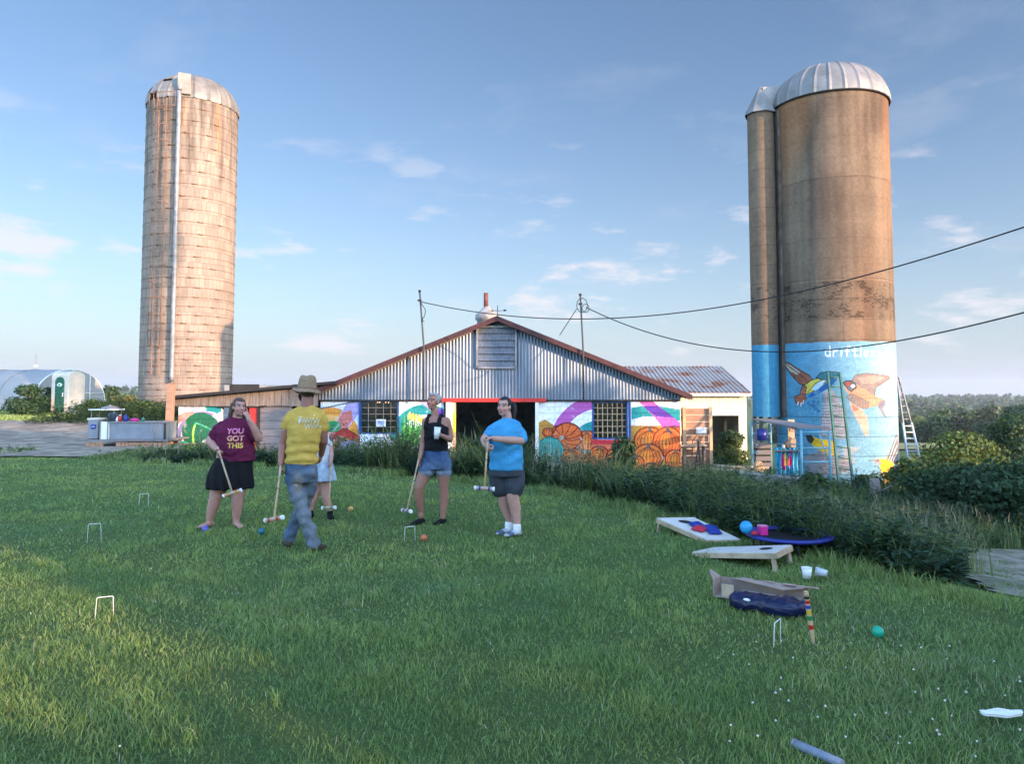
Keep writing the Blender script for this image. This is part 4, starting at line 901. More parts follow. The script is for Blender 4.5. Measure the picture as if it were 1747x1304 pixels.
# corrugated gable
def roofz(x, up=0.0):
    return np.where(x < XP, ZP + (x - XP) / (bx_(545) - XP) * (ZL - ZP), ZP + (x - XP) / (XO - XP) * (ZO - ZP)) + up
pit = .107; xs = np.arange(XL - .03, XR + .03, pit / 8); zt = roofz(xs) - .10; z0 = np.full(len(xs), zc - .0)
yy = BY - .03 - .010 * np.cos(2 * np.pi * xs / pit); k = zt > zc + .02; xs, zt, z0, yy = xs[k], zt[k], z0[k], yy[k]; n = len(xs)
rows = 5; V = np.concatenate([np.stack([xs, yy + .004 * np.sin(xs * 3 + r), z0 + (zt - z0) * r / rows], 1) for r in range(rows + 1)])
i = np.arange(n * (rows + 1)).reshape(rows + 1, n); Fq = np.stack([i[:-1, :-1].ravel(), i[:-1, 1:].ravel(), i[1:, 1:].ravel(), i[1:, :-1].ravel()], 1)
np_mesh('gable', V, Fq, M['galv'], barn, smooth=True)
m = MB(); m.prism([(XL, BY + .02, zc + .01), (XR, BY + .02, zc + .01), (XR, BY + .02, float(roofz(XR)) - .1), (XP, BY + .02, ZP - .12), (XL, BY + .02, float(roofz(XL)) - .09)], (0, .12, 0)); m.build('gable_backing', M['dark'], barn)
m = MB(); m.box(((XL + xw(757)) / 2, BY - .055, zc - .01), (xw(757) - XL, .05, .05)); m.build('sill_trim', M['dark'], barn); m = MB(); m.box(((xw(930) + XR) / 2, BY - .055, zc - .01), (XR - xw(930), .05, .05)); m.build('sill_trim', M['dark'], barn)
# roof slabs, rake boards
sl0 = Vector((bx_(540), BY - .35, float(ZL) - .03)); pk = Vector((XP, BY - .35, ZP)); er = Vector((XO, BY - .35, ZO))
for a, b in ((sl0, pk), (pk, er)):
    m = MB(); up = Vector((0, 0, .07)); m.prism([a, b, b + up, a + up], (0, DEP + .9, 0)); m.build('roof', M['rust_metal'] if False else M['galv_dull'], barn)
    m = MB(); q = Vector((0, -.035, 0)); dn = Vector((0, 0, -.085)); u2 = Vector((0, 0, .08)); m.prism([a + q + dn, b + q + dn, b + q + u2, a + q + u2], (0, .03, 0)); m.build('rake_board', M['rust_trim'], barn)
    d_ = (b - a); m = MB(); 
    m.prism([a + Vector((0, .32, -.1)), b + Vector((0, .32, -.1)), b + Vector((0, .32, -.02)), a + Vector((0, .32, -.02))], (0, .05, 0)); m.build('soffit_board', M['wood_grey'], barn)
M['louvre_metal'] = mk('dull_louvre_metal', (.13, .15, .18), .7, .3, 6, metal=.2, stretch=(4, 1, 1))
# louvred vent
m = MB(); vx0, vx1, vz0, vz1 = bx_(814), bx_(880), zw(628), zw(558)
for a, b in (((vx0, 0, vz0), (vx0, 0, vz1)), ((vx1, 0, vz0), (vx1, 0, vz1)), ((vx0, 0, vz0), (vx1, 0, vz0)), ((vx0, 0, vz1), (vx1, 0, vz1))):
    m.bar(Vector(a) + Vector((0, BY - .09, 0)), Vector(b) + Vector((0, BY - .09, 0)), .06, .08, (0, 1, 0))
vent = m.build('vent_frame', M['galv_dull'], barn)
m = MB(); ns = 6; hgt = (vz1 - vz0) / ns
for k in range(ns):
    zc_ = vz0 + hgt * (k + .5); m.box(((vx0 + vx1) / 2, BY - .085, zc_), (vx1 - vx0 - .05, .02, hgt * .98), Matrix.Rotation(R(-14), 3, 'X'))
m.build('louvre', M['louvre_metal'], vent)
# door: opening frame, beam, interior
m = MB(); m.box(((xw(754) + xw(931)) / 2, BY - .10, zc + .0), (xw(931) - xw(754), .12, .13)); m.build('door_beam', M['red_paint'], barn, .01)
for px, w_, mt in ((767, .22, 'white_paint'), (916, .11, 'white_paint'), (775, .10, 'wood_tan')):
    m = MB(); m.box((xw(px), BY - .02, (zb + zc) / 2 - .03), (w_, .2 + .02 * (px % 5), zc - zb - .06)); m.build('door_post', M[mt], barn)
m = MB(); m.box((xw(775.5), BY - .13, zw(722)), (.09, .02, .62)); m.build('yellow_strip', mk('yellow_paint', (.6, .6, .03), .5, .1), barn)
# windows: grids of small panes
def grid_window(x0, x1, z0, z1, nx, nz, par, mat='wood_grey'):
    m = MB()
    for a, b in (((x0, z0), (x0, z1)), ((x1, z0), (x1, z1)), ((x0, z0), (x1, z0)), ((x0, z1), (x1, z1))): m.bar((a[0], BY + .06, a[1]), (b[0], BY + .06, b[1]), .06, .1, (0, 1, 0))
    w = m.build('window', M['blue_frame'], par)
    m = MB()
    for k in range(1, nx): m.box((x0 + (x1 - x0) * k / nx, BY + .07, (z0 + z1) / 2), (.022, .03, z1 - z0 - .05))
    for k in range(1, nz): m.box(((x0 + x1) / 2, BY + .085, z0 + (z1 - z0) * k / nz), (x1 - x0 - .05, .03, .022))
    m.build('lattice', M[mat], w)
    m = MB(); m.box(((x0 + x1) / 2, BY + .115, (z0 + z1) / 2), (x1 - x0 - .05, .012, z1 - z0 - .05)); m.build('pane', M['thin_glass'], w)
    return w
M['blue_frame'] = mk('blue_frame_paint', (.02, .07, .22), .5, .15)
m_, nt, b = ntree('thin_glass'); tr = N(nt, 'ShaderNodeBsdfTransparent', {'Color': (.75, .78, .8, 1)}); gl = N(nt, 'ShaderNodeBsdfGlossy', {'Color': (.6, .65, .7, 1), 'Roughness': .1}); ms = N(nt, 'ShaderNodeMixShader', {0: .10, 1: tr.outputs[0], 2: gl.outputs[0]}); nt.links.new(ms.outputs[0], nt.nodes['Material Output'].inputs[0]); M['thin_glass'] = m_
wl_ = grid_window(xw(615), xw(679), zw(740), zw(685), 5, 5, barn)
wr_ = grid_window(xw(1012), xw(1070), zw(749), zw(686), 7, 6, barn, 'wood_tan')
m = MB(); m.box((xw(1074), BY - .04, (zw(750) + zc) / 2), (.07, .05, zc - zw(750))); m.build('shutter_edge', M['blue_frame'], barn)
m = MB(); m.box((xw(613.5), BY - .03, (zw(741) + zc) / 2), (.05, .05, zc - zw(741))); m.build('shutter_edge', M['blue_frame'], barn)
# stall boards seen through the right window
m = MB()
for k in range(7): m.box((xw(1016) + k * .2, BY + 1.4 + .12 * (k % 3), .75), (.11, .03, 2.2))
m.box((xw(1045), BY + 1.35, .3), (1.4, .05, .12)); m.build('stall_boards', M['wood_tan'], barn)
# cupola ventilator with red pipe, weather vane
cvp = P(829, 547, 30); m = MB(); m.lathe([(.40, cvp.z - .8), (.40, cvp.z + .0), (.47, cvp.z + .02), (.47, cvp.z + .24), (.42, cvp.z + .27), (.14, cvp.z + .52), (.12, cvp.z + .55)], (cvp.x + .05, 30, 0), 20)
vt = m.build('ridge_ventilator', M['concrete_low'], barn); m = MB(); m.tube([(cvp.x, 30, cvp.z + .5), (cvp.x, 30, P(829, 500, 30).z)], .09, 12); m.build('pipe', mk('rusty_red_pipe', (.16, .045, .035), .7, .3, 4), vt)
vn = P(849, 545, 25.2); m = MB(); m.tube([(vn.x, 25.2, vn.z - .05), (vn.x, 25.2, vn.z + .47)], .012, 5); zz_ = vn.z + .29
m.tube([(vn.x - .18, 25.2, zz_), (vn.x + .26, 25.2, zz_)], .009, 5); m.ball((vn.x + .24, 25.2, zz_ + .01), (.06, .015, .03), 8); m.prism([(vn.x - .2, 25.195, zz_ - .03), (vn.x - .1, 25.195, zz_), (vn.x - .2, 25.195, zz_ + .03)], (0, .01, 0)); m.build('weather_vane', M['wire'], barn)
M['mast_metal'] = mk('dark_mast_metal', (.07, .068, .07), .7, .3, 4)
# wires fixed to the gable: masts and drip conduits
def mast(lab, pts, extra):
    o = root('service_mast', lab, 'mast', pts[0], 'masts on the barn gable'); m = MB(); m.tube(pts, .028, 8); m.build('pole', M['mast_metal'], o)
    m = MB(); m.ball(pts[-1], .05, 8); m.build('cap', M['dark'], o); m = MB(); m.box(Vector(pts[-1]) + Vector((0, 0, -.3)), (.12, .12, .05)); m.build('bracket', M['dark'], o)
    for e in extra: m = MB(); m.tube(e, .013, 5, False); m.build('cable_loop', M['wire'], o)
    return o
YM = BY - .5
a0 = P(723, 683, YM); a1 = P(723, 590, YM); a2 = P(716, 497, YM)
l1 = [P(718 + 8 * math.sin(t) ** 2 + (2 if t > 2 else 0), 514 + 34 * (t / 3.1), YM - .05) for t in np.linspace(0, 3.1, 9)] + [P(724, 549, YM - .05), P(719, 546, YM - .05)]
mast('leaning grey service mast on the left slope of the barn gable', [a0, a1, a2], [l1])
b0 = P(996, 683, YM); b1 = P(995, 598, YM); b2 = P(990, 503, YM)
ring = [P(993 + 9 * math.cos(t), 521 + 12 * math.sin(t), YM - .05) for t in np.linspace(0, 6.28, 20)]; ring2 = [P(999 + 6 * math.cos(t), 526 + 7 * math.sin(t), YM - .05) for t in np.linspace(0, 6.28, 16)]
guy = [P(984, 527, YM), P(955, 572, YM + .8)]
mast('upright service mast with coiled cable on the right slope of the barn gable', [b0, b1, b2], [ring, ring2, guy])
def cable(lab, pxs, Ys):
    pxs = np.array(pxs, float); tt = np.linspace(0, 1, 60); k = np.linspace(0, 1, len(pxs))
    # smooth curve through the measured points
    cs = np.polyfit(k, pxs[:, 1], 3) if len(pxs) > 3 else np.polyfit(k, pxs[:, 1], 2)
    xx = np.interp(tt, k, pxs[:, 0]); ks = np.polyfit(pxs[:, 0], pxs[:, 1], 3)
    pts = [P(x, np.polyval(ks, x), Ys[0] + (Ys[1] - Ys[0]) * t) for x, t in zip(xx, tt)]
    m = MB(); m.tube(pts, .016, 6); o = m.build('power_cable', M['wire']); tag(o, lab, 'cable', 'overhead cables'); return o
cable('upper overhead cable starting at the left mast on the gable', [(720, 513), (830, 538), (985, 546), (1120, 537), (1280, 513), (1400, 489), (1520, 457), (1640, 423), (1747, 390), (1950, 318)], (YM, 13))
cable('lower overhead cable starting at the coiled mast on the gable', [(1000, 521), (1060, 553), (1120, 575), (1200, 592), (1280, 598), (1400, 595), (1520, 581), (1640, 561), (1747, 537), (1950, 480)], (YM, 13))

# ---- lean-to
lean = root('lean_to_shed', 'low board-fronted lean-to with sloping roof joined to the left end of the barn', 'shed', (bx_(420), BY, zb))
LYF = BY - .1; q0 = P(284, 681, LYF - .4); q1 = P(572, 655, LYF - .4)
m = MB(); up = Vector((0, 0, .09)); m.prism([q0, q1, q1 + up, q0 + up], (0, 7.5, -.25)); m.build('roof', M['dark'], lean)
x0, x1 = P(296, 690, LYF).x, bx_(546); nb = 20; m = MB(); rr = random.Random(3)
for k in range(nb):
    a = x0 + (x1 - x0) * k / nb; b = x0 + (x1 - x0) * (k + 1) / nb - .012; f = lambda x: q0.z + (x - q0.x) / (q1.x - q0.x) * (q1.z - q0.z) - .015
    m.prism([(a, LYF - .12 - .01 * rr.random(), P(300, 692, LYF).z - .03 * rr.random()), (b, LYF - .12, P(300, 692, LYF).z - .03 * rr.random()), (b, LYF - .12, f(b)), (a, LYF - .12, f(a))], (0, .025, 0))
m.build('fascia_boards', M['wood_grey'], lean)
xl = lambda px: P(px, 730, LYF).x
mural_wall('wall', xl(304), xl(377), zb, zw(691), LYF, lean)
m = MB()
for k in range(9): m.box(((xl(443) + xl(497)) / 2, LYF, zb + .13 + k * .25), (xl(497) - xl(443), .04, .235))
m.build('board_wall', M['wood_grey_h'], lean)
m = MB(); m.box((xl(433), LYF, (zb + zw(695)) / 2), (xl(441) - xl(426), .06, zw(695) - zb)); m.build('red_door', M['red_paint'], lean)
m = MB(); m.box((xl(410), LYF + .3, .5), (xl(427) - xl(376), .05, 3.0)); m.box((xl(520), LYF + .3, .5), (xl(547) - xl(496), .05, 3.0)); m.build('back_panel', M['dark'], lean)
m = MB(); m.box((xl(412), LYF - .05, zw(694)), (xl(450) - xl(374), .08, .06)); m.box((xl(442), LYF - .05, .45), (.07, .08, 2.2)); m.build('door_frame', M['dark'], lean)
m = MB(); m.box((P(470, 700, BY + 6).x, BY + 7.4, .4), (5.2, .1, 3.3)); m.build('rear_wall', M['concrete_low'], lean)
m = MB(); pb0 = P(291, 655, LYF - .5); m.box((pb0.x, pb0.y, (pb0.z - .9) / 2), (.22, .16, pb0.z + .9), Matrix.Rotation(R(.8), 3, 'Y')); m.build('corner_post', M['wood_brown'], lean, .01)

# ---- far shed with sheet roof
shed = root('cream_shed', 'cream board shed with rusting sheet metal roof behind the right end of the barn', 'shed', (10.5, 36, hz1(10.5, 36)))
Y1, Y2 = 36.0, 40.8; e0 = P(1100, 673, Y1 - .3); e1 = P(1281, 673, Y1 - .3); r0 = P(1000, 627, Y2); r1 = P(1232, 627, Y2)
e0 = Vector((r0.x, e1.y, e1.z)); gz = hz1(10, 36) - .3
nr = 34; m = MB(); w_ = (e1.x - e0.x) / nr
m.prism([e0, e1, Vector((r1.x, Y2, r1.z)), Vector((r0.x, Y2, r0.z))], (0, 0, .05))
for k in range(nr + 1):
    x = e0.x + k * w_; m.bar((x, e0.y - .01, e0.z + .07), (x, Y2, r0.z + .07), .035, .05)
M['sheet_roof'] = mk('rusting_sheet', (.36, .33, .30), .6, .2, .9, c2=(.28, .12, .06), metal=.1, thr=(.5, .6), detail=8)
m.prism([Vector((e0.x, Y2, r0.z)), Vector((e1.x, Y2, r0.z)), Vector((e1.x, Y2 + 4.8, e1.z)), Vector((e0.x, Y2 + 4.8, e1.z))], (0, 0, .05))
m.build('roof', M['sheet_roof'], shed)
m = MB(); m.bar((e0.x, e0.y - .04, e0.z - .02), (e1.x, e0.y - .04, e0.z - .02), .03, .12); m.bar((e1.x + .02, e1.y, e1.z), (e1.x + .02, Y2, r1.z), .04, .14); m.build('eave_trim', M['white_paint'], shed)
ox0, ox1, oz = P(1213, 720, Y1).x, P(1260, 720, Y1).x, P(1230, 708, Y1).z; x0 = e0.x + .2; x1 = e1.x - .12
def vboards(m, xa, xb, za, zt_, Yw, w=.2):
    n = max(1, round((xb - xa) / w)); ww = (xb - xa) / n
    for k in range(n): m.box((xa + ww * (k + .5), Yw + .006 * (k % 2), (za + zt_) / 2), (ww - .012, .03, zt_ - za))
m = MB(); vboards(m, x0, ox0, gz, e0.z - .06, Y1); vboards(m, ox1, x1, gz, e0.z - .06, Y1); vboards(m, ox0, ox1, oz, e0.z - .06, Y1)
m.box(((x0 + x1) / 2, Y1 + .05, (gz + oz) / 2 + 5), (.01, .01, .01)) if False else None
m.build('wall', M['cream_boards'], shed)
m = MB(); m.prism([(x1, Y1 + .03, gz), (x1, Y2 + 4.5, gz), (x1, Y2 + 4.5, e1.z - .05), (x1, Y2, r1.z - .05), (x1, Y1 + .03, e1.z - .05)], (-.1, 0, 0)); m.prism([(x0, Y2 + 4.4, gz), (x1 - .1, Y2 + 4.4, gz), (x1 - .1, Y2 + 4.4, e1.z), (x0, Y2 + 4.4, e1.z)], (0, .1, 0)); m.build('rear_wall', M['cream_boards'], shed)
m = MB(); m.box(((ox0 + ox1) / 2 - .05, Y1 - .07, oz + .07), (ox1 - ox0 + .25, .08, .2)); m.build('door_header', M['white_paint'], shed)
m = MB(); m.box((ox1 - .35, Y1 + 1.0, gz + 1.1), (.12, .12, 2.2)); m.build('inner_post', M['wood_tan'], shed)

# ================================================================== left yard
# hoop house
def hoop_house():
    c = Vector((gx(60, 66), 66, 0)); z = hz1(c.x, 60)
    o = root('hoop_house', 'long arched hoop greenhouse with milky plastic sheeting at the far left', 'greenhouse', (c.x, c.y, z))
    # axis runs away to the left, near end faces the camera's right
    endc = Vector((gx(122, 60), 60, z)); ax = Vector((-1, .16, 0)).normalized(); sd = Vector((-ax.y, ax.x, 0)) * -1; Wd, Ht, L = 3.9, 3.05, 30
    def arch(k, t, s=1): a = math.pi * t; return endc + ax * k + sd * (Wd * s * math.cos(a)) * 1.0 + Vector((0, 0, Ht * s * math.sin(a) ** .8))
    m_, nt, b = ntree('milky_sheet'); b.inputs['Base Color'].default_value = (.58, .6, .64, 1); b.inputs['Roughness'].default_value = .75; b.inputs['Specular IOR Level'].default_value = .15
    t = N(nt, 'ShaderNodeTexCoord'); no = N(nt, 'ShaderNodeTexNoise', {'Vector': t.outputs['Object'], 'Scale': .7, 'Detail': 5}); cr = N(nt, 'ShaderNodeMix', {0: no.outputs[0], 6: (.24, .235, .225, 1), 7: (.34, .335, .32, 1)}, data_type='RGBA'); nt.links.new(cr.outputs[2], b.inputs['Base Color'])
    m = MB(); vs = [arch(k, t) for k in np.linspace(0, L, 25) for t in np.linspace(0, 1, 25)]
    m.add(vs, [(i * 25 + j, i * 25 + j + 1, (i + 1) * 25 + j + 1, (i + 1) * 25 + j) for i in range(24) for j in range(24)], True); m.build('sheeting', m_, o)
    m = MB(); e = [arch(0.02, t) for t in np.linspace(0, 1, 25)]; m.add(e, [tuple(range(25))]); m.build('end_wall', m_, o)
    m = MB(); m.tube(e, .05, 6)
    for f in (-.5, 0, .5): m.tube([endc + sd * Wd * f + ax * -.05, endc + sd * Wd * f + ax * -.05 + Vector((0, 0, Ht * (1 - f * f) ** .42))], .04, 5)
    m.tube([arch(0, .1) + ax * -.05, arch(0, .9) + ax * -.05], .035, 5); m.build('end_frame', M['white_paint'], o)
    for k in range(3, 30, 3): m = MB(); m.tube([arch(k, t, 1.004) for t in np.linspace(0, 1, 25)], .03, 5); m.build('hoop', M['galv_dull'], o)
hoop_house()
# portable toilet
def toilet():
    Y = 45.0; a = P(115, 706, Y); x, y = a.x, a.y; z = hz1(x, y)
    o = root('portable_toilet', 'green-doored portable toilet with cream sides standing on the sunny verge', 'portable toilet', (x, y, z))
    ry = R(-15); Rm = Matrix.Rotation(ry, 3, 'Z'); q = lambda a, b, c: Vector((x, y, z)) + Rm @ Vector((a, b, c))
    h = 2.3; w = 1.22
    m = MB(); m.box(q(0, 0, h / 2), (w, w, h), Rm); 
    prof = [(-.55, 0), (-.5, .12), (-.3, .22), (0, .26), (.3, .22), (.5, .12), (.55, 0)]
    m.prism([q(-.57, a * 1.05, h - .02 + b) for a, b in prof], Rm @ Vector((1.14, 0, 0))); m.build('shell', M['tan_plastic'], o, .03)
    # door on the face that looks towards the camera
    m = MB(); dp = [(-.36, .08), (.36, .08), (.36, h - .35), (.24, h - .15), (0, h - .08), (-.24, h - .15), (-.36, h - .35)]
    m.prism([q(a, -.56, b) for a, b in dp], Rm @ Vector((0, -.05, 0))); d = m.build('door', M['green_plastic'], o, .02)
    m = MB(); m.box(q(.24, -.63, 1.15), (.05, .04, .22), Rm); m.build('handle', M['white_paint'], d)
    m = MB(); m.ball(q(-.02, -.615, 1.72), (.19, .012, .11), 12, Rm); m.build('oval_sign', M['white_paint'], d)
    m = MB(); m.ball(q(-.02, -.628, 1.72), (.10, .008, .04), 10, Rm); m.build('oval_mark', M['green_plastic'], d)
    m = MB()
    for s in (-.47, .47): m.box(q(s, -.57, h / 2), (.10, .06, h), Rm)
    m.build('door_frame', M['green_plastic'], o, .02)
    m = MB(); m.box(q(0, 0, -.0), (1.25, 1.25, .14), Rm); m.build('base', M['dark'], o)
toilet()
# lattice mast far away
c = P(62, 606, 420); z = hz1(c.x, 420); o = root('lattice_mast', 'thin grey lattice mast rising beyond the hoop house', 'mast', (c.x, 420, z)); m = MB()
for a, b in ((-.7, 0), (.7, 0), (0, .9)): m.tube([(c.x + a, 420 + b, z), (c.x + a * .4, 420 + b * .4, c.z)], .09, 4)
m.tube([(c.x, 420, c.z - 1), (c.x, 420, c.z + 3)], .05, 4)
for k in np.arange(z, c.z, 3.): m.tube([(c.x - .6, 420, k), (c.x + .6, 420, k + 1.5), (c.x - .55, 420, k + 3)], .05, 4)
m.build('frame', M['galv_dull'], o); m = MB(); m.box((c.x, 420, c.z - 6), (1.6, .6, 1.2)); m.box((c.x, 420, c.z - 12), (1.6, .6, 1.6)); m.build('antenna', M['white_paint'], o)

# outdoor counter on a boarded deck
CYD = 23.4
def pc(px, py, Y=CYD): return P(px, py, Y)
a = pc(145, 775); b = pc(284, 750); zt = pc(200, 750).z; zg = hz1(a.x, CYD) - .1
o = root('wooden_deck', 'board-skirted wooden deck carrying the grey outdoor counter', 'deck', (a.x, CYD, zg)); m = MB(); m.box(((a.x + b.x) / 2, CYD + 1.1, zt - .03), (b.x - a.x + .1, 2.3, .05)); m.build('deck_top', M['wood_grey_h'], o)
m = MB(); rr = random.Random(5); x = a.x
while x < b.x:
    w = rr.uniform(.1, .17); 
    if not (a.x + .35 < x < a.x + 1.0 and rr.random() < .6): m.box((x + w / 2, CYD + rr.uniform(0, .02), (zt + zg) / 2 - .05 - .02 * rr.random()), (w - .015, .025, zt - zg - .05))
    x += w
m.build('skirt_board', M['wood_brown'], o)
def kbox(name, lab, cat, px0, px1, py0, py1, Y, dep, mat, feat=None, bev=.01):
    a = P(px0, py1, Y); b = P(px1, py0, Y); o = root(name, lab, cat, ((a.x + b.x) / 2, Y + dep / 2, a.z)); m = MB(); m.box(((a.x + b.x) / 2, Y + dep / 2, (a.z + b.z) / 2), (b.x - a.x, dep, b.z - a.z)); m.build('body', M[mat], o, bev)
    return o, a, b
o, a, b = kbox('counter', 'long grey panelled serving counter on the deck', 'counter', 187, 283, 722, 750, CYD + .06, .75, 'grey_panel')
m = MB(); m.box(((a.x + b.x) / 2, CYD + .43, b.z + .02), (b.x - a.x + .06, .82, .035)); m.build('worktop', M['galv_dull'], o, .005); m = MB(); m.box((b.x - .01, CYD + .03, (a.z + b.z) / 2), (.05, .03, b.z - a.z)); m.build('edge_strip', M['dark'], o)
o, a, b = kbox('storage_bin', 'grey lidded bin with small blue label at the left end of the counter', 'bin', 149, 167, 717, 749, CYD + .02, .5, 'grey_panel'); m = MB(); m.box(((a.x + b.x) / 2, CYD + .27, b.z + .03), (b.x - a.x + .04, .54, .06)); m.build('lid', M['tan_plastic'], o, .01); m = MB(); m.box((b.x - .12, CYD + .005, b.z - .2), (.14, .02, .13)); m.build('blue_label', M['blue_plastic'], o); m = MB(); m.box((b.x - .12, CYD - .008, b.z - .2), (.09, .01, .02)); m.build('label_bar', M['white_paint'], o)
o, a, b = kbox('panel_board', 'pale board leaning between grey bin and counter', 'board', 169, 186, 720, 750, CYD + .04, .06, 'white_paint'); m = MB()
for s in (a.x + .03, b.x - .03): m.box((s, CYD + .03, (a.z + b.z) / 2), (.03, .02, b.z - a.z))
m.build('batten', M['galv_dull'], o)
# garden table with rounded top on the counter, pots and bottles
zc2 = pc(200, 722, CYD + .4).z + .04
def bottle(px, h, r, mat, lab, name='bottle', cat='bottle', dy=.3, capm='white_paint'):
    p = P(px, 722, CYD + .4); o = root(name, lab, cat, (p.x, CYD + dy, zc2)); m = MB(); m.lathe([(.001, zc2), (r, zc2), (r, zc2 + h * .6), (r * .45, zc2 + h * .78), (r * .4, zc2 + h * .92)], (p.x, CYD + dy, 0), 12); m.build('body', M[mat], o); m = MB(); m.lathe([(r * .48, zc2 + h * .9), (r * .48, zc2 + h), (.001, zc2 + h)], (p.x, CYD + dy, 0), 10); m.build('cap', M[capm], o)
bottle(203, .16, .05, 'white_paint', 'white jug on the counter beside the red bag'); bottle(207, .22, .06, 'red_paint', 'red squeeze bottle on the counter beside the dark blue jug')
bottle(217, .24, .07, 'blue_plastic', 'dark blue jug between red bottle and pink bag on counter', capm='blue_plastic'); bottle(247, .17, .045, 'green_plastic', 'dark green bottle alone at the right of the counter', capm='dark')
p = P(229, 722, CYD + .4); o = root('pink_bag', 'crumpled pink bag lying on the counter', 'bag', (p.x, CYD + .4, zc2)); m = MB(); m.ball((p.x, CYD + .4, zc2 + .05), (.14, .1, .065), 12); m.build('body', M['pink_plastic'], o); m = MB(); m.ball((p.x + .12, CYD + .4, zc2 + .04), (.06, .05, .03), 8); m.build('fold', M['pink_plastic'], o)
p = P(192, 722, CYD + .4); o = root('stock_pot', 'steel stock pot on the left of the counter', 'pot', (p.x, CYD + .4, zc2)); m = MB(); m.lathe([(.001, zc2), (.12, zc2), (.12, zc2 + .26), (.13, zc2 + .27), (.11, zc2 + .27), (.11, zc2 + .1)], (p.x, CYD + .4, 0), 18); m.build('body', M['galv'], o); m = MB(); m.tube([(p.x - .16, CYD + .4, zc2 + .2), (p.x + .16, CYD + .4, zc2 + .2)], .012, 5); m.build('handle', M['galv_dull'], o)
# low canopy table behind the bin
p = P(182, 700, 26.5); zt2 = p.z + .02; zg2 = hz1(p.x, 26.5); o = root('garden_table', 'thin-legged pale table with steel basin standing behind the bin', 'table', (p.x, 26.5, zg2)); m = MB(); m.box((p.x, 26.5, zt2), (.95, .6, .035)); m.build('table_top', M['white_paint'], o)
for sx2 in (-.42, .42):
    for sy2 in (-.25, .25): m = MB(); m.tube([(p.x + sx2, 26.5 + sy2, zg2), (p.x + sx2 * .9, 26.5 + sy2, zt2)], .015, 5); m.build('leg', M['galv_dull'], o)
ob = root('basin', 'upturned shallow steel basin resting on the pale table', 'basin', (p.x + .12, 26.5, zt2)); m = MB(); m.lathe([(.30, zt2 + .02), (.27, zt2 + .09), (.05, zt2 + .13), (.03, zt2 + .17), (.001, zt2 + .17)], (p.x + .12, 26.5, 0), 20); m.build('bowl', M['galv_dull'], ob); m = MB(); m.tube([(p.x + .12 + .3 * math.cos(t), 26.5 + .3 * math.sin(t), zt2 + .02) for t in np.linspace(0, 6.283, 25)], .01, 5, False); m.build('rim', M['galv_dull'], ob)

# ================================================================== right of the barn
SY = 26.2; zg = hz1(6.5, SY) - .05
o = root('plank_screen', 'brown plank screen in sunlight beside the right end of the barn', 'screen', (P(1185, 700, SY).x, SY, zg)); a = P(1162, 700, SY); b = P(1209, 700, SY); top = P(1180, 697, SY).z; n = 10
m = MB(); hh = (top - zg) / n; rr = random.Random(9)
for k in range(n): m.box(((a.x + b.x) / 2 + rr.uniform(-.02, .02), SY + rr.uniform(0, .02), zg + hh * (k + .5)), (b.x - a.x, .035, hh - .012))
m.build('planks', M['wood_brown'], o)
for px in (1211, 1166): q = P(px, 700, SY); m = MB(); m.box((q.x, SY - .07, (zg + top + .05) / 2), (.10, .10, top + .05 - zg)); m.build('post', M['wood_tan'], o)
q = P(1196, 735, SY - .12); ob = root('meter_box', 'small white box fixed to the plank screen', 'box', (q.x, q.y, q.z)); m = MB(); m.box(q, (.34, .14, .22)); m.build('body', M['white_paint'], ob, .01); m = MB(); m.box(q + Vector((0, -.075, 0)), (.28, .02, .16)); m.build('lid', M['plastic_white'], ob); m = MB(); m.tube([q + Vector((-.1, 0, -.1)), q + Vector((-.3, -.02, -.35)), q + Vector((-.32, 0, -.9))], .012, 5); m.build('cord', M['wire'], ob)
q = P(1180, 760, SY - .5); ob = root('work_shelf', 'small plank shelf on legs in front of the plank screen', 'shelf', (q.x, q.y, zg)); m = MB(); m.box(q, (.95, .4, .04)); m.build('shelf_board', M['wood_pale'], ob)
for s in (-.4, .4): m = MB(); m.box((q.x + s, q.y, (q.z + zg) / 2), (.06, .3, q.z - zg)); m.build('leg', M['wood_grey'], ob)
q = P(1192, 790, 24.6); ob = root('folded_tripod', 'dark folded tripod standing in the weeds by the screen', 'tripod', (q.x, q.y, hz1(q.x, 24.6))); m = MB(); t0 = q + Vector((0, 0, .65))
for s in ((-.16, 0), (.14, .05), (0, -.16)): m.tube([t0, (q.x + s[0], q.y + s[1], hz1(q.x, 24.6))], .02, 5)
m.ball(t0, .05, 8); m.build('frame', M['wire'], ob)
# timber lying on the ground
for i, (x0, x1, py0, py1, Y, r, lab) in enumerate(((1214, 1300, 795, 803, 24.0, .06, 'pale round pole lying uppermost on the timber by the shed'), (1210, 1306, 802, 808, 23.4, .055, 'round pole lying lowest and nearest on the timber'), (1222, 1312, 798, 800, 24.8, .07, 'round pole at the back of the timber'))):
    a = P(x0, py0, Y); b = P(x1, py1, Y - .4); ob = root('timber_pole', lab, 'pole', a, 'poles lying by the shed'); m = MB(); m.tube([a, (a + b) / 2 + Vector((0, 0, .02)), b], [r, r * .95, r * .85], 9); m.build('log', M['wood_pale'], ob)
    m = MB(); m.tube([a + Vector((-.005, 0, 0)), a + Vector((.01, 0, 0))], r * .8, 9); m.build('cut_end', M['wood_tan'], ob)
q = P(1294, 812, 23.6); ob = root('chopping_block', 'tan square wooden block standing by the scaffold foot', 'block', q); m = MB(); m.box(q + Vector((0, 0, .19)), (.24, .24, .38)); m.build('block', M['wood_tan'], ob, .015); m = MB(); m.box(q + Vector((0, 0, .41)), (.16, .2, .06)); m.build('cap', M['wood_pale'], ob, .01)
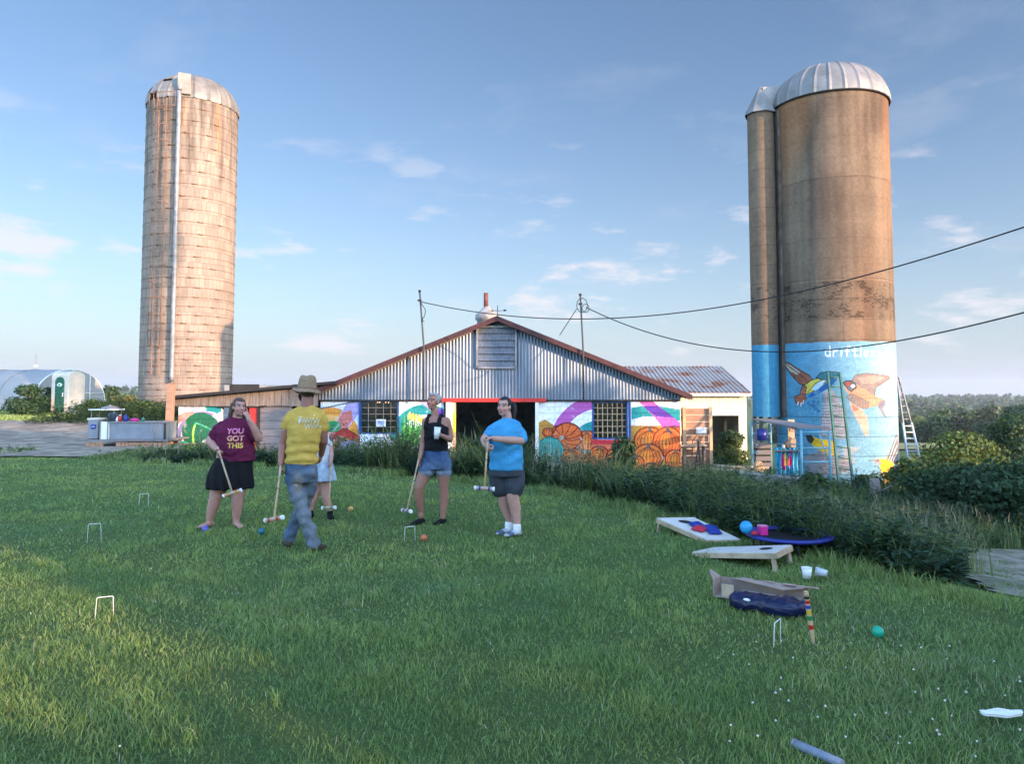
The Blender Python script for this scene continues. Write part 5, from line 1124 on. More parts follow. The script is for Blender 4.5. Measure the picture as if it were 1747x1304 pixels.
a = P(1262, 820, 21.8); b = P(1372, 832, 21.0); ob = root('stone_curb', 'low rough concrete curb below the scaffold', 'curb', (a + b) / 2); m = MB(); m.bar(a, b, .35, .42); m.build('block', M['concrete_low'], ob, .03); m = MB(); m.bar(a + Vector((0, 0, .22)), b + Vector((0, 0, .22)), .42, .05); m.build('coping', M['concrete_low'], ob, .01)
# scaffold: two end frames joined by a platform
ob = root('scaffold', 'teal pipe scaffold with plywood platform in front of the painted silo', 'scaffold', (7.5, 22.3, -1.1))
def frame(pa, pb, Y, zt, zb_, rungs):
    m = MB(); A = P(pa, 760, Y); B = P(pb, 760, Y); a0 = Vector((A.x, Y, zb_)); a1 = Vector((A.x, Y, zt)); b0 = Vector((B.x, Y + .05, zb_)); b1 = Vector((B.x, Y + .05, zt))
    m.tube([a0, a1], .038, 8); m.tube([b0, b1], .038, 8)
    for f in rungs: m.tube([a0.lerp(a1, f), b0.lerp(b1, f)], .03, 6)
    m.build('end_frame', M['teal_paint'], ob); return a1, b1, a0, b0
n1_, n2_, nb1, nb2 = frame(1367, 1417, 20.4, P(1417, 735, 20.4).z, P(1417, 843, 20.4).z, (.08, .5, .72, .97))
f1_, f2_, fb1, fb2 = frame(1283, 1316, 24.6, P(1300, 722, 24.6).z + .05, P(1300, 815, 24.6).z, (.45, .78, .97))
m = MB(); m.tube([f2_, n1_], .025, 6); m.tube([f1_ * .98 + n1_ * .02, n2_ * .99 + f1_ * .01], .0, 3) if False else None
m.tube([fb2.lerp(f2_, .6), nb1.lerp(n1_, .78)], .02, 6); m.tube([fb2.lerp(f2_, .1), nb1.lerp(n1_, .75)], .015, 6); m.tube([nb2.lerp(n2_, .45), n1_.lerp(n2_, .6)], .02, 6)
m.build('cross_brace', M['teal_paint'], ob)
m = MB(); up = Vector((0, 0, .05)); m.prism([f1_ + up, f2_ + up, n2_ + up, n1_ + up + Vector((-.1, 0, 0))], (0, 0, .04)); m.build('platform', M['wood_grey_h'], ob)
# things under the scaffold
q = P(1342, 805, 22.4); q2 = P(1342, 765, 22.4); ot = root('towel', 'blue towel with pink and yellow tie-dye hanging on the scaffold', 'towel', (q.x, q.y, q2.z)); w = .66; nx, nz = 70, 80
V = []; 
for j in range(nz):
    for i in range(nx): u = i / (nx - 1) - .5; v = j / (nz - 1); V.append((q.x + u * w + .01 * math.sin(v * 9), q.y + .035 * math.sin(u * 34 + v * 2), q2.z + .02 - v * (q2.z - q.z + .12)))
V = np.array(V); i = np.arange(nx * nz).reshape(nz, nx); Fq = np.stack([i[:-1, :-1].ravel(), i[1:, :-1].ravel(), i[1:, 1:].ravel(), i[:-1, 1:].ravel()], 1)
U_ = (V[:, 0] - q.x) / w; Vv = (q2.z - V[:, 2]) / (q2.z - q.z); C = np.tile((.04, .30, .45), (len(V), 1)); st = vnoise(U_ * 9, Vv * 1.5, 1, 3) > .3; C[st] = (.12, .45, .55)
for (cx3, cy3, rx, ry, c) in ((-.12, .55, .13, .35, (.6, .03, .2)), (.16, .5, .1, .3, (.55, .02, .18)), (.0, .62, .1, .2, (.6, .3, .1)), (-.05, .35, .06, .15, (.55, .5, .1)), (.18, .2, .05, .15, (.5, .03, .2))): C[np.hypot((U_ - cx3) / rx, (Vv - cy3) / ry) < 1 + .25 * vnoise(U_ * 14, Vv * 10, 1, 4)] = c
M['cloth_paint'] = mkcol('printed_cloth', .85, .08, 9, bump=.2, spec=.15)
tw = np_mesh('cloth', V, Fq, M['cloth_paint'], ot, C, smooth=True); sd_ = tw.modifiers.new('thick', 'SOLIDIFY'); sd_.thickness = .006
for (px, py, Y, w, h, mt, lab, nm) in ((1300, 752, 24.0, .34, .36, 'blue_plastic', 'dark blue tub on the far end of the scaffold', 'paint_tub'), (1342, 764, 22.4, .14, .18, 'rust_metal', 'brown paint tin on the scaffold rail board', 'paint_tin'), (1337, 766, 22.4, .09, .12, 'white_paint', 'small white paint tin left of the brown tin', 'paint_tin'), (1352, 764, 22.6, .16, .26, 'wood_tan', 'tan cardboard carton beside the paint tins', 'carton')):
    q = P(px, py, Y); oc = root(nm, lab, nm.split('_')[-1], (q.x, q.y, q.z)); m = MB()
    if nm == 'carton': m.box(q + Vector((0, 0, h / 2)), (w, w, h))
    else: m.lathe([(.001, q.z), (w / 2 * .9, q.z), (w / 2, q.z + h), (w / 2 * .92, q.z + h), (w / 2 * .85, q.z + h * .8), (.001, q.z + h * .8)], (q.x, q.y, 0), 16)
    m.build('body', M[mt], oc); m = MB()
    if nm == 'carton': m.box(q + Vector((-.05, 0, h + .02)), (.1, w, .01), Matrix.Rotation(R(35), 3, 'Y')); m.build('flap', M['card'], oc)
    else: m.tube([q + Vector((w / 2 * math.cos(t), 0, h + w / 2 * math.sin(t) * .8)) for t in np.linspace(0, math.pi, 9)], .006, 4); m.build('handle', M['galv_dull'], oc)
a = P(1318, 768, 22.5); b = P(1368, 768, 22.3); oc = root('rail_board', 'narrow board across the scaffold carrying the paint tins', 'board', (a + b) / 2); m = MB(); m.bar(a + Vector((0, 0, -.02)), b + Vector((0, 0, -.02)), .3, .03); m.build('board', M['wood_grey_h'], oc); m = MB(); m.bar(a + Vector((.1, .0, -.05)), a + Vector((.1, .01, -.35)), .05, .05); m.build('bracket', M['wood_tan'], oc)
q = P(1300, 790, 24.8); oc = root('grey_crate', 'dark grey crate standing between the far scaffold legs', 'crate', q); m = MB(); 
for zq in (.05, .25, .45, .65): m.box(q + Vector((0, 0, zq - .1)), (.5, .4, .14))
m.build('slats', M['wood_grey_h'], oc); m = MB(); m.box(q + Vector((0, 0, .2)), (.44, .34, .7)); m.build('core', M['dark'], oc)
for k, (px, py0, py1, Y) in enumerate(((1350, 716, 792, 23.6), (1356, 740, 770, 23.5))):
    if k: continue
    a = P(px, py1, Y); b = P(px, py0, Y); oc = root('upright_plank', 'tan plank standing upright against the painted silo', 'plank', a); m = MB(); m.box((a + b) / 2, (.2, .06, (b - a).length)); m.build('plank', M['wood_tan'], oc, .005); m = MB(); m.box(b + Vector((0, -.04, -.3)), (.14, .03, .12)); m.build('cleat', M['wood_brown'], oc)
def ladder(name, lab, a0, b0, a1, b1, nr, rail, rung, mat, up=(0, -1, 0), knee=None):
    o = root(name, lab, 'ladder', (a0 + b0) / 2)
    for p0, p1 in ((a0, a1), (b0, b1)): m = MB(); m.bar(p0, p1, rail[0], rail[1], up); m.build('rail', M[mat], o)
    for k in range(nr): f = (k + .5) / nr; m = MB(); m.tube([a0.lerp(a1, f), b0.lerp(b1, f)], rung, 6); m.build('rung', M[mat], o)
    return o
ladder('wooden_ladder', 'dark green wooden ladder leaning on the middle of the bird mural', P(1431, 826, 22.0), P(1456, 832, 22.0), P(1412, 636, 24.0), P(1433, 636, 24.0), 11, (.055, .07), .022, 'green_paint')
ol = ladder('extension_ladder', 'tall pale extension ladder leaning against the right side of the silo', P(1552, 800, 25.4), P(1575, 800, 25.4), P(1529.5, 645, 26.0), P(1533, 644, 26.3), 14, (.035, .09), .018, 'galv_dull')
ladder('fly_section', '', P(1549, 786, 25.3), P(1570, 786, 25.3), P(1540, 722, 25.6), P(1555, 722, 25.7), 6, (.03, .09), .018, 'white_paint').parent = ol
fs = [c for c in ol.children if c.name.startswith('fly')][0]; fs.location = fs.location - ol.location; del fs['label']; del fs['category']
q = P(1492, 846, 19.5); oc = root('old_stump_post', 'grey weathered stump post in the weeds below the silo', 'post', (q.x, q.y, q.z - .3)); m = MB(); m.tube([q + Vector((0, 0, -.3)), q + Vector((.02, 0, .15)), q + Vector((0, 0, .42))], [.17, .14, .12], 9); m.build('stump', M['wood_grey'], oc); m = MB(); m.tube([q + Vector((.1, -.05, .1)), q + Vector((.35, -.2, .28))], [.03, .015], 6); m.build('branch', M['wood_grey'], oc)

# string lights and notice at the left window
for k, px in enumerate((641, 645, 655, 660)):
    q = P(px, 686, BY - .02); ob = root('light_bulb', ('leftmost warm glowing bulb', 'second warm bulb from the left', 'third warm bulb from the left', 'rightmost warm glowing bulb')[k] + ' at the top of the left barn window', 'bulb', q, 'string lights in the left window'); m = MB(); m.ball(q + Vector((0, .35, 0)), .028, 8); bl_ = bpy.data.materials.get('bulb_glow')
    if not bl_: bl_, nt, b = ntree('bulb_glow'); b.inputs['Emission Color'].default_value = (1, .5, .18, 1); b.inputs['Emission Strength'].default_value = 6
    m.build('glass', bl_, ob); m = MB(); m.tube([q + Vector((0, .35, .02)), q + Vector((0, .35, .06))], .015, 6); m.build('socket', M['dark'], ob)
q = P(650, 722, BY - .01); ob = root('paper_notice', 'white paper notice with blue printed block on the left window', 'notice', q); m = MB(); m.box(q, (.31, .004, .24)); m.build('sheet', M['plastic_white'], ob); m = MB(); m.box(q + Vector((0, -.005, .02)), (.23, .004, .11)); 
for k in range(3): m.box(q + Vector((0, -.005, -.055 - .02 * k)), (.2 - .03 * k, .004, .007))
m.build('print', mk('print_blue', (.12, .18, .42), .6, .3, 12, c2=(.45, .5, .6)), ob)

# ================================================================== games on the lawn
def board(name_lab, LN, LF, HN, HF, hole, thick=.05, legs=.0):
    """low-near, low-far, high-near, high-far corners of the top surface"""
    c = (LN + LF + HN + HF) / 4; o = root('cornhole_board', name_lab, 'game board', (c.x, c.y, 0), 'cornhole boards on the lawn')
    dn = Vector((0, 0, -.012)); m = MB(); m.prism([LN, HN, HF, LF], dn); m.build('top', M['board_white'], o)
    m = MB(); nrm = (HN - LN).cross(LF - LN).normalized(); nrm = nrm if nrm.z > 0 else -nrm; d2 = -nrm * thick
    for a, b in ((LN, HN), (LF, HF), (HN, HF), (LN, LF)): m.bar(a + d2 * .62 - nrm * .004, b + d2 * .62 - nrm * .004, .022, thick, nrm)
    m.build('frame', M['wood_pale'], o)
    for a in (HN, HF):
        cdir = (c - a).normalized(); t = a + cdir * .04 + d2 * .5; foot = Vector((t.x + (a - LN).normalized().x * -.0, t.y, -.02)); foot += Vector(((HN - LN).x, (HN - LN).y, 0)).normalized() * .03
        m = MB(); m.bar(t, foot, .045, .025, (HN - LN)); m.build('leg', M['wood_pale'], o)
    m = MB(); hc = (LN + LF) / 2 * (1 - hole) + (HN + HF) / 2 * hole; ex = (HN - LN).normalized(); ey = (HF - HN).normalized()
    m.add([hc + nrm * .003 + (ex * math.cos(t) + ey * math.sin(t)) * .072 for t in np.linspace(0, 2 * math.pi, 25)[:-1]], [tuple(range(24))]); m.build('hole', M['dark_in'], o)
    return c, ex, ey, nrm
M['board_white'] = mk('board_white', (.62, .58, .52), .55, .12, 6, c2=(.52, .47, .4))
LNp = G(1207, 921, .03); LFp = G(1262, 920, .03); HN = G(1121, 884, .165); HF = G(1184, 883, .165)
c1_, ex1, ey1, n1v = board('white cornhole board covered with bean bags, farther of the two boards', LNp, LFp, HN, HF, .78)
LN2 = G(1181, 942, .03); LF2 = G(1218, 934, .03); HN2 = G(1322, 943, .185); HF2 = G(1350, 930, .185)
board('empty cornhole board with tapered pale wooden side, nearer of the two boards', LN2, LF2, HN2, HF2, .8)
for k, (f, g_, mt, ro, lab) in enumerate(((.40, .38, 'red', 20, 'red bean bag near the middle of the farther cornhole board'), (.58, .55, 'blue', -15, 'blue bean bag just below the hole of the board'), (.42, .72, 'blue', 30, 'blue bean bag nearest the right edge of the board'), (.27, .62, 'blue', -30, 'blue bean bag lowest down the board'))):
    p = (LNp * (1 - g_) + LFp * g_) * (1 - f) + (HN * (1 - g_) + HF * g_) * f + n1v * .022
    ob = root('bean_bag', lab, 'bean bag', p, 'bean bags on the cornhole board'); Rm = Matrix((ex1, n1v.cross(ex1), n1v)).transposed() @ Matrix.Rotation(R(ro), 3, 'Z')
    vs = []; fs = []; n = 10
    m = MB()
    for sgn in (1, -1):
        b0_ = []
        for i in range(n + 1):
            for j in range(n + 1):
                u, v = i / n * 2 - 1, j / n * 2 - 1; h = .022 * ((1 - u ** 4) * (1 - v ** 4)) ** .5 + .004 * math.sin(u * 5 + v * 4) * (1 - u * u) * (1 - v * v); b0_.append(p + Rm @ Vector((u * .075, v * .075, sgn * h)))
        m.add(b0_, [(i * (n + 1) + j, (i + 1) * (n + 1) + j, (i + 1) * (n + 1) + j + 1, i * (n + 1) + j + 1) for i in range(n) for j in range(n)], True)
    m.build('bag', M['bag_' + mt] if 'bag_' + mt in M else M.setdefault('bag_' + mt, mk('bag_' + mt, (.5, .02, .05) if mt == 'red' else (.012, .035, .24), .75, .2, 30, bump=.3)), ob)
    m = MB(); cs_ = [p + Rm @ Vector((a * .076, b * .076, 0)) for a, b in ((-1, -1), (1, -1), (1, 1), (-1, 1), (-1, -1))]; m.tube(cs_, .003, 4); m.build('seam', M['bag_' + mt], ob)
# round blue tray on legs
tc_ = Vector((2.98, 8.3, .18)); ob = root('round_trampoline', 'round dark blue mini trampoline standing half in the weeds', 'trampoline', (tc_.x, tc_.y, 0)); Rr = .43
m = MB(); m.tube([tc_ + Vector((Rr * math.cos(t), Rr * math.sin(t), 0)) for t in np.linspace(0, 6.2832, 41)], .022, 8, False); m.build('rim', M['blue_plastic'], ob)
m = MB(); m.lathe([(.001, .165), (Rr - .1, .17), (Rr - .01, .18)], (tc_.x, tc_.y, 0), 36); m.build('mat', M['black_cloth'], ob)
m = MB(); m.lathe([(Rr - .1, .182), (Rr + .01, .2)], (tc_.x, tc_.y, 0), 36); m.build('pad', M['blue_plastic'], ob)
for t in np.linspace(.4, .4 + 6.2832, 7)[:-1]: m = MB(); m.tube([(tc_.x + Rr * .9 * math.cos(t), tc_.y + Rr * .9 * math.sin(t), .17), (tc_.x + Rr * .92 * math.cos(t), tc_.y + Rr * .92 * math.sin(t), -.02)], .012, 6); m.build('leg', M['wire'], ob)
q = Vector((P(1273, 900, 8.25).x, 8.25, .27)); ob = root('ball', 'bright blue ball on the left side of the trampoline', 'ball', q); m = MB(); m.ball(q, .068, 20); m.build('shell', M['cyan_plastic'], ob); m = MB(); m.tube([q + Vector((.0685 * math.cos(t), .0685 * math.sin(t) * .5, .0685 * math.sin(t) * .866)) for t in np.linspace(0, 6.283, 30)], .0012, 4, False); m.build('seam', M['blue_plastic'], ob)
q = Vector((P(1301, 903, 8.2).x, 8.2, .245)); ob = root('pink_cube_box', 'bright pink box next to the blue ball on the trampoline', 'box', q); m = MB(); m.box(q, (.085, .085, .095), Matrix.Rotation(.15, 3, 'Z')); m.build('body', M['pink_plastic'], ob, .008); m = MB(); m.box(q + Vector((0, 0, .05)), (.088, .088, .012), Matrix.Rotation(.15, 3, 'Z')); m.build('lid', mk('pale_pink', (.6, .2, .35), .4, .1), ob)
q = Vector((P(1287, 905, 8.15).x, 8.15, .225)); ob = root('small_red_bag', 'small reddish bean bag between blue ball and pink box', 'bean bag', q); m = MB(); m.ball(q, (.035, .03, .022), 10); m.build('bag', M['bag_red'], ob); m = MB(); m.ball(q + Vector((0, 0, .022)), (.012, .012, .006), 8); m.build('knot', M['bag_red'], ob)
# cups
def cup(px, py, r, h, lab, tilt=None, mat='plastic_white'):
    g = G(px, py, .0); o = root('plastic_cup', lab, 'cup', g, 'cups on the grass'); Mx = Matrix.Identity(3)
    base = g + Vector((0, 0, .035))
    if tilt: Mx = Matrix.Rotation(R(tilt[1]), 3, 'Z') @ Matrix.Rotation(R(tilt[0]), 3, 'Y'); base = g + Vector((0, 0, .07))
    m = MB(); m.lathe([(.001, 0), (r * .72, 0), (r, h), (r * .96, h), (r * .7, .006), (.001, .006)], base, 20, Mx); m.build('body', M[mat], o); m = MB(); m.tube([base + Mx @ Vector((r * math.cos(t), r * math.sin(t), h)) for t in np.linspace(0, 6.283, 25)], .0025, 5, False); m.build('rim', M[mat], o)
cup(1377, 994, .047, .095, 'white plastic cup standing upright on the grass'); 
m_, nt, b = ntree('clear_cup'); b.inputs['Base Color'].default_value = (.6, .62, .63, 1); b.inputs['Roughness'].default_value = .2; b.inputs['Alpha'].default_value = .75; M['clear_cup'] = m_
cup(1412, 993, .042, .10, 'clear plastic cup lying on its side beside the white cup', (-82, -25), 'clear_cup')
# carton of the croquet set and navy bag
ca = G(1232, 1030, 0); cb = G(1372, 1046, 0); ax = (cb - ca).normalized(); sd = Vector((-ax.y, ax.x, 0)); L = .80; h = .13; w = .17
ca = Vector((P(1217, 1018, 6.35).x, 6.35, .0)); cb = Vector((P(1371, 1040, 5.95).x, 5.95, .0)); ax = (cb - ca).normalized(); sd = Vector((-ax.y, ax.x, 0)); L = (cb - ca).length
ob = root('croquet_carton', 'opened torn long cardboard carton lying behind the navy bag', 'carton', (ca + cb) / 2); Rm = Matrix((ax, sd, Vector((0, 0, 1)))).transposed(); z0 = .04
m = MB(); q = lambda a, b, c: ca + ax * a + sd * b + Vector((0, 0, z0 + c))
m.box(q(L / 2, w / 2, .003), (L, w, .006), Rm); m.box(q(L / 2, w, h / 2), (L, .006, h), Rm); m.box(q(L / 2 + .12, 0, h * .33), (L - .24, .006, h * .66), Rm); m.box(q(0, w / 2, h * .5), (.006, w, h), Rm); m.build('carton_body', M['card'], ob)
m = MB(); m.prism([q(.1, w, h), q(L, w, h + .01), q(L - .02, w * .35, h + .015), q(.55, w * .2, h - .01), q(.14, w * .4, h + .02)], (0, 0, .005)); m.build('flap', M['card'], ob)
m = MB(); m.prism([q(0, w, h), q(-.07, w * .9, h + .05), q(-.05, w * .3, h + .055), q(0, 0, h)], (0, 0, .005)); m.build('flap', M['card'], ob)
m = MB()
for k in range(4): m.prism([q(.2 + k * .17, w * (.5 + .1 * (k % 2)), h + .021), q(.3 + k * .17, w * .55, h + .021), q(.28 + k * .17, w * .85, h + .021), q(.18 + k * .17, w * .8, h + .021)], (0, 0, .002))
m.build('print', mk('faded_red_print', (.32, .12, .1), .8, .4, 15, c2=(.4, .33, .28)), ob)
m = MB(); m.box(q(.11, .03, .055), (.1, .005, .1), Rm); m.build('inner_slats', M['wood_pale'], ob)
# bag
ob = root('storage_bag', 'limp shiny navy blue bag lying in front of the torn carton', 'bag', (ca + cb) / 2 + Vector((.08, -.2, 0))); n1g, n2g = 46, 18; V = []
bo = ca + ax * .17 - sd * .05; LB = L * .86
for i in range(n1g):
    u = i / (n1g - 1)
    for j in range(n2g):
        t = 2 * math.pi * j / n2g; env = (1 - abs(2 * u - 1) ** 3.2) ** .5 + .02; ry = .115 * env * (1 + .12 * math.sin(u * 11)); rz_ = .060 * env ** .5 * (1 + .10 * math.sin(u * 9 + 1.3) + .1 * math.sin(t * 3 + u * 15))
        V.append(bo + ax * (u * LB) + sd * (math.copysign(abs(math.cos(t)) ** .7, math.cos(t)) * ry - .06) + Vector((0, 0, .07 + math.copysign(abs(math.sin(t)) ** .55, math.sin(t)) * rz_ + .016 * abs(math.sin(u * 17 + t * 1.5)) - .010 * abs(math.sin(u * 31 - t * 2.3)) + (.02 if .9 < u else 0))))
i = np.arange(n1g * n2g).reshape(n1g, n2g); j = np.roll(i, -1, 1); Fq = np.stack([i[:-1].ravel(), j[:-1].ravel(), j[1:].ravel(), i[1:].ravel()], 1)
M['navy_bag'] = mk('navy_nylon', (.008, .012, .05), .28, .3, 6, bump=.8, bscale=8, stretch=(1, 1, 3)); np_mesh('bag_body', np.array(V), Fq, M['navy_bag'], ob, smooth=True)
m = MB(); m.tube([bo + ax * (LB * f) - sd * (.13 + .01 * math.sin(f * 40)) + Vector((0, 0, .10 + .015 * math.sin(f * 17))) for f in np.linspace(.08, .9, 20)], .006, 5); m.build('zip', M['wire'], ob)
m = MB(); m.ball(bo + ax * (LB * .28) - sd * .165 + Vector((0, 0, .11)), (.03, .006, .012), 8, Rm); m.build('tag_patch', M['plastic_white'], ob)
m = MB(); m.tube([bo + ax * (LB * f) - sd * .14 + Vector((0, 0, .05 - .04 * math.sin((f - .1) / .2 * 3.14))) for f in np.linspace(.1, .22, 8)], .007, 5); m.build('strap', M['navy_bag'], ob)
# striped stake
g0 = G(1389, 1106, -.02); gt = P(1375, 1011, g0.y - .03); ob = root('croquet_stake', 'striped wooden croquet stake leaning beside the navy bag', 'stake', g0); r = .0165; seq = [(0, .34, 'wood_tan'), (.34, .42, 'red'), (.42, .50, 'wood_tan'), (.50, .58, 'green'), (.58, .61, 'wood_tan'), (.61, .68, 'yellow'), (.68, .71, 'wood_tan'), (.71, .77, 'blue'), (.77, .80, 'wood_tan'), (.80, .86, 'red'), (.86, .88, 'wood_tan'), (.88, .93, 'dark'), (.93, 1.0, 'wood_tan')]
M['sred'] = mk('stripe_red', (.45, .02, .015), .5, .1); M['syellow'] = mk('stripe_yellow', (.6, .4, .02), .5, .1); M['sblue'] = mk('stripe_blue', (.02, .05, .3), .5, .1); M['sgreen'] = mk('stripe_green', (.02, .2, .06), .5, .1); M['sorange'] = mk('stripe_orange', (.6, .2, .02), .5, .1)
m = MB(); ms_ = []; 
for a, b, c in seq:
    mt = M.get('s' + c, M.get(c)); 
    if mt not in ms_: ms_.append(mt)
    m.cur = ms_.index(mt); rr0 = r * (.35 if a == 0 else 1); m.tube([g0.lerp(gt, a), g0.lerp(gt, b)], [rr0, r * (1 if b < 1 else .9)], 14, b == 1.0)
m.build('shaft', ms_, ob); m = MB(); m.ball(gt, (r, r, r * .6), 10); m.build('cap', M['wood_tan'], ob)
# wickets
def wicket_mesh():
    m = MB(); r = .0033; pts = [(-.072, 0, -.03), (-.062, 0, .165), (-.058, 0, .172), (.058, 0, .178), (.062, 0, .170), (.07, 0, -.03)]; m.tube(pts, r, 6); return m
wm = None
for (px, py, ang, sc, lab, tl) in ((178, 1056, 12, .92, 'white wire croquet hoop nearest the camera on the left', 0), (161, 922, 10, 1.08, 'white wire hoop in the middle of the three on the left', 4), (245, 863, 5, 1.0, 'white wire hoop farthest away on the left lawn', -3), (699, 923, 20, .92, 'white wire hoop in front of the woman in the black tank top', 3), (1326, 1104, 52, .98, 'white wire hoop beside the striped stake', 2)):
    g = G(px, py)
    if wm is None: o = wicket_mesh().build('croquet_hoop', M['white_wire']); wm = o; tag(o, lab, 'croquet hoop', 'croquet hoops on the lawn')
    else: o = wm.copy(); COL.objects.link(o); o['label'] = lab
    o.location = g; o.rotation_euler = (R(tl), 0, R(ang)); o.scale = (sc, sc, sc)
def cball(px, py, mat, lab, z=.045):
    g = G(px, py, z); o = root('croquet_ball', lab, 'ball', g, 'croquet balls on the lawn'); m = MB(); m.ball(g, .040, 18); m.build('sphere', mat, o); m = MB(); m.tube([g + Vector((.0402 * math.cos(t), .0402 * math.sin(t) * .3, .0402 * math.sin(t) * .95)) for t in np.linspace(0, 6.283, 30)], .0015, 4, False); m.build('groove', mat, o)
M['b_purple'] = mk('ball_purple', (.11, .10, .42), .4, .1); M['b_teal'] = mk('ball_teal', (.01, .14, .2), .4, .1); M['b_orange'] = mk('ball_orange', (.5, .14, .06), .4, .1); M['b_amber'] = mk('ball_amber', (.6, .32, .1), .4, .1); M['b_green'] = mk('ball_green', (.01, .35, .2), .4, .1)
cball(350, 903, M['b_purple'], 'purple croquet ball by the barefoot woman'); cball(446, 907, M['b_teal'], 'dark teal croquet ball between mallet and barefoot woman'); cball(723, 918, M['b_orange'], 'orange-red croquet ball right of the front wicket'); cball(598, 869, M['b_amber'], 'pale amber ball farthest away right of the half-hidden girl'); cball(1498, 1079, M['b_green'], 'green croquet ball right of the striped stake')
# litter in the foreground
g = G(1710, 1220, .05); ob = root('plastic_wrapper', 'crumpled white plastic piece lying in the grass at the right', 'litter', g); m = MB(); n = 20; vs = [g + Vector((.105 * math.cos(t) * (1 + .1 * math.sin(3 * t)), .035 * math.sin(t), .004 * math.sin(5 * t))) for t in np.linspace(0, 6.283, n + 1)[:-1]]; vs2 = [v + Vector((0, 0, .012)) for v in vs]; cc = g + Vector((0, 0, .02)); m.add(vs + vs2 + [cc], [(i, (i + 1) % n, n + (i + 1) % n, n + i) for i in range(n)] + [(n + i, n + (i + 1) % n, 2 * n) for i in range(n)] + [tuple(range(n))[::-1]]); m.build('sheet', M['plastic_white'], ob); m = MB(); m.tube([v + Vector((0, 0, .012)) for v in vs] + [vs[0] + Vector((0, 0, .012))], .004, 5, False); m.build('rim', M['plastic_white'], ob)
a = G(1357, 1270, .05); b = G(1437, 1305, .05); ob = root('foam_tube', 'grey-blue tube lying in the grass at the bottom edge', 'tube', a); m = MB(); m.tube([a, (a + b) / 2, b], .021, 14); m.build('tube', mk('grey_blue_foam', (.12, .15, .22), .6, .2, 12, c2=(.25, .28, .32)), ob); m = MB(); m.tube([a + (a - b).normalized() * .012, a], .022, 14); m.build('end_cap', M['galv_dull'], ob)

# ================================================================== people
def ring_loft(secs, n=20):
    """secs: (centre, side, front, rs, rf); closed loft with rounded ends"""
    vs = []; 
    for c, s, f, rs, rf in secs:
        for j in range(n):
            t = 2 * math.pi * j / n; vs.append(Vector(c) + s * (rs * math.cos(t)) + f * (rf * math.sin(t)))
    k = len(secs); fs = [(i * n + j, i * n + (j + 1) % n, (i + 1) * n + (j + 1) % n, (i + 1) * n + j) for i in range(k - 1) for j in range(n)]
    fs.append(tuple(range(n))[::-1]); fs.append(tuple((k - 1) * n + j for j in range(n)))
    return vs, fs
class Flesh:
    """closed overlapping volumes fused into one continuous surface"""
    def __init__(s): s.v = []; s.f = []
    def add(s, vs, fs): b = len(s.v); s.v += [tuple(v) for v in vs]; s.f += [tuple(b + i for i in f) for f in fs]; return s
    def loft(s, secs, n=22): return s.add(*ring_loft(secs, n))
    def ell(s, c, r, Mx=None):
        m = MB(); m.ball(c, r, 14, Mx); return s.add(m.v, m.f)
    def limb(s, pts, rs, n=14, sub=5):
        """smooth tapering limb with round ends through joints"""
        pts = [Vector(p) for p in pts]; P_ = []; R_ = []
        k = len(pts)
        for i in range(k - 1):
            p0 = pts[max(i - 1, 0)]; p1 = pts[i]; p2 = pts[i + 1]; p3 = pts[min(i + 2, k - 1)]
            for q in range(sub):
                t = q / sub; w = .35
                m1 = (p2 - p0) * w * .5; m2 = (p3 - p1) * w * .5; lin = p1.lerp(p2, t)
                h = p1 * (2 * t ** 3 - 3 * t * t + 1) + m1 * (t ** 3 - 2 * t * t + t) + p2 * (-2 * t ** 3 + 3 * t * t) + m2 * (t ** 3 - t * t)
                P_.append(lin.lerp(h, .6)); R_.append(rs[i] + (rs[i + 1] - rs[i]) * t)
        P_.append(pts[-1]); R_.append(rs[-1])
        d0 = (P_[0] - P_[1]).normalized(); d1 = (P_[-1] - P_[-2]).normalized()
        A = [P_[0] + d0 * R_[0] * x for x in (.95, .7, .35)]; AR = [R_[0] * .25, R_[0] * .7, R_[0] * .93]
        B = [P_[-1] + d1 * R_[-1] * x for x in (.35, .7, .95)]; BR = [R_[-1] * .93, R_[-1] * .7, R_[-1] * .25]
        m = MB(); m.tube(A + P_ + B, AR + R_ + BR, n); return s.add(m.v, m.f)
    def fuse(s, name, mats, parent, vox=.008, smooth=4, fac=.5, paint=None, mi=None, post=None):
        me = bpy.data.meshes.new('tmp'); me.from_pydata(s.v, [], s.f); o = bpy.data.objects.new('tmp', me); COL.objects.link(o)
        r = o.modifiers.new('r', 'REMESH'); r.mode = 'VOXEL'; r.voxel_size = vox
        q = o.modifiers.new('s', 'SMOOTH'); q.iterations = smooth; q.factor = fac
        dg = bpy.context.evaluated_depsgraph_get(); dg.update(); ev = o.evaluated_get(dg); m2 = ev.to_mesh()
        n = len(m2.vertices); V = np.empty(n * 3, np.float32); m2.vertices.foreach_get('co', V); V = V.reshape(-1, 3)
        NV = np.empty(n * 3, np.float32); m2.vertices.foreach_get('normal', NV); NV = NV.reshape(-1, 3)
        L = np.empty(len(m2.loops), np.int32); m2.loops.foreach_get('vertex_index', L); nt_ = np.empty(len(m2.polygons), np.int32); m2.polygons.foreach_get('loop_total', nt_)
        Fs = []; st = np.concatenate([[0], np.cumsum(nt_)[:-1]])
        for k in (3, 4):
            sel = st[nt_ == k]
            if len(sel): Fs.append(np.stack([L[sel + j] for j in range(k)], 1))
        ev.to_mesh_clear(); bpy.data.objects.remove(o); bpy.data.meshes.remove(me)
        if post is not None: V = post(V, NV)
        C = paint(V, NV) if paint else None
        return np_mesh(name, V, Fs, mats, parent, C, smooth=True)
M['skin'] = mkcol('skin', .55, .05, 30, bump=.08, bscale=60, spec=.35)
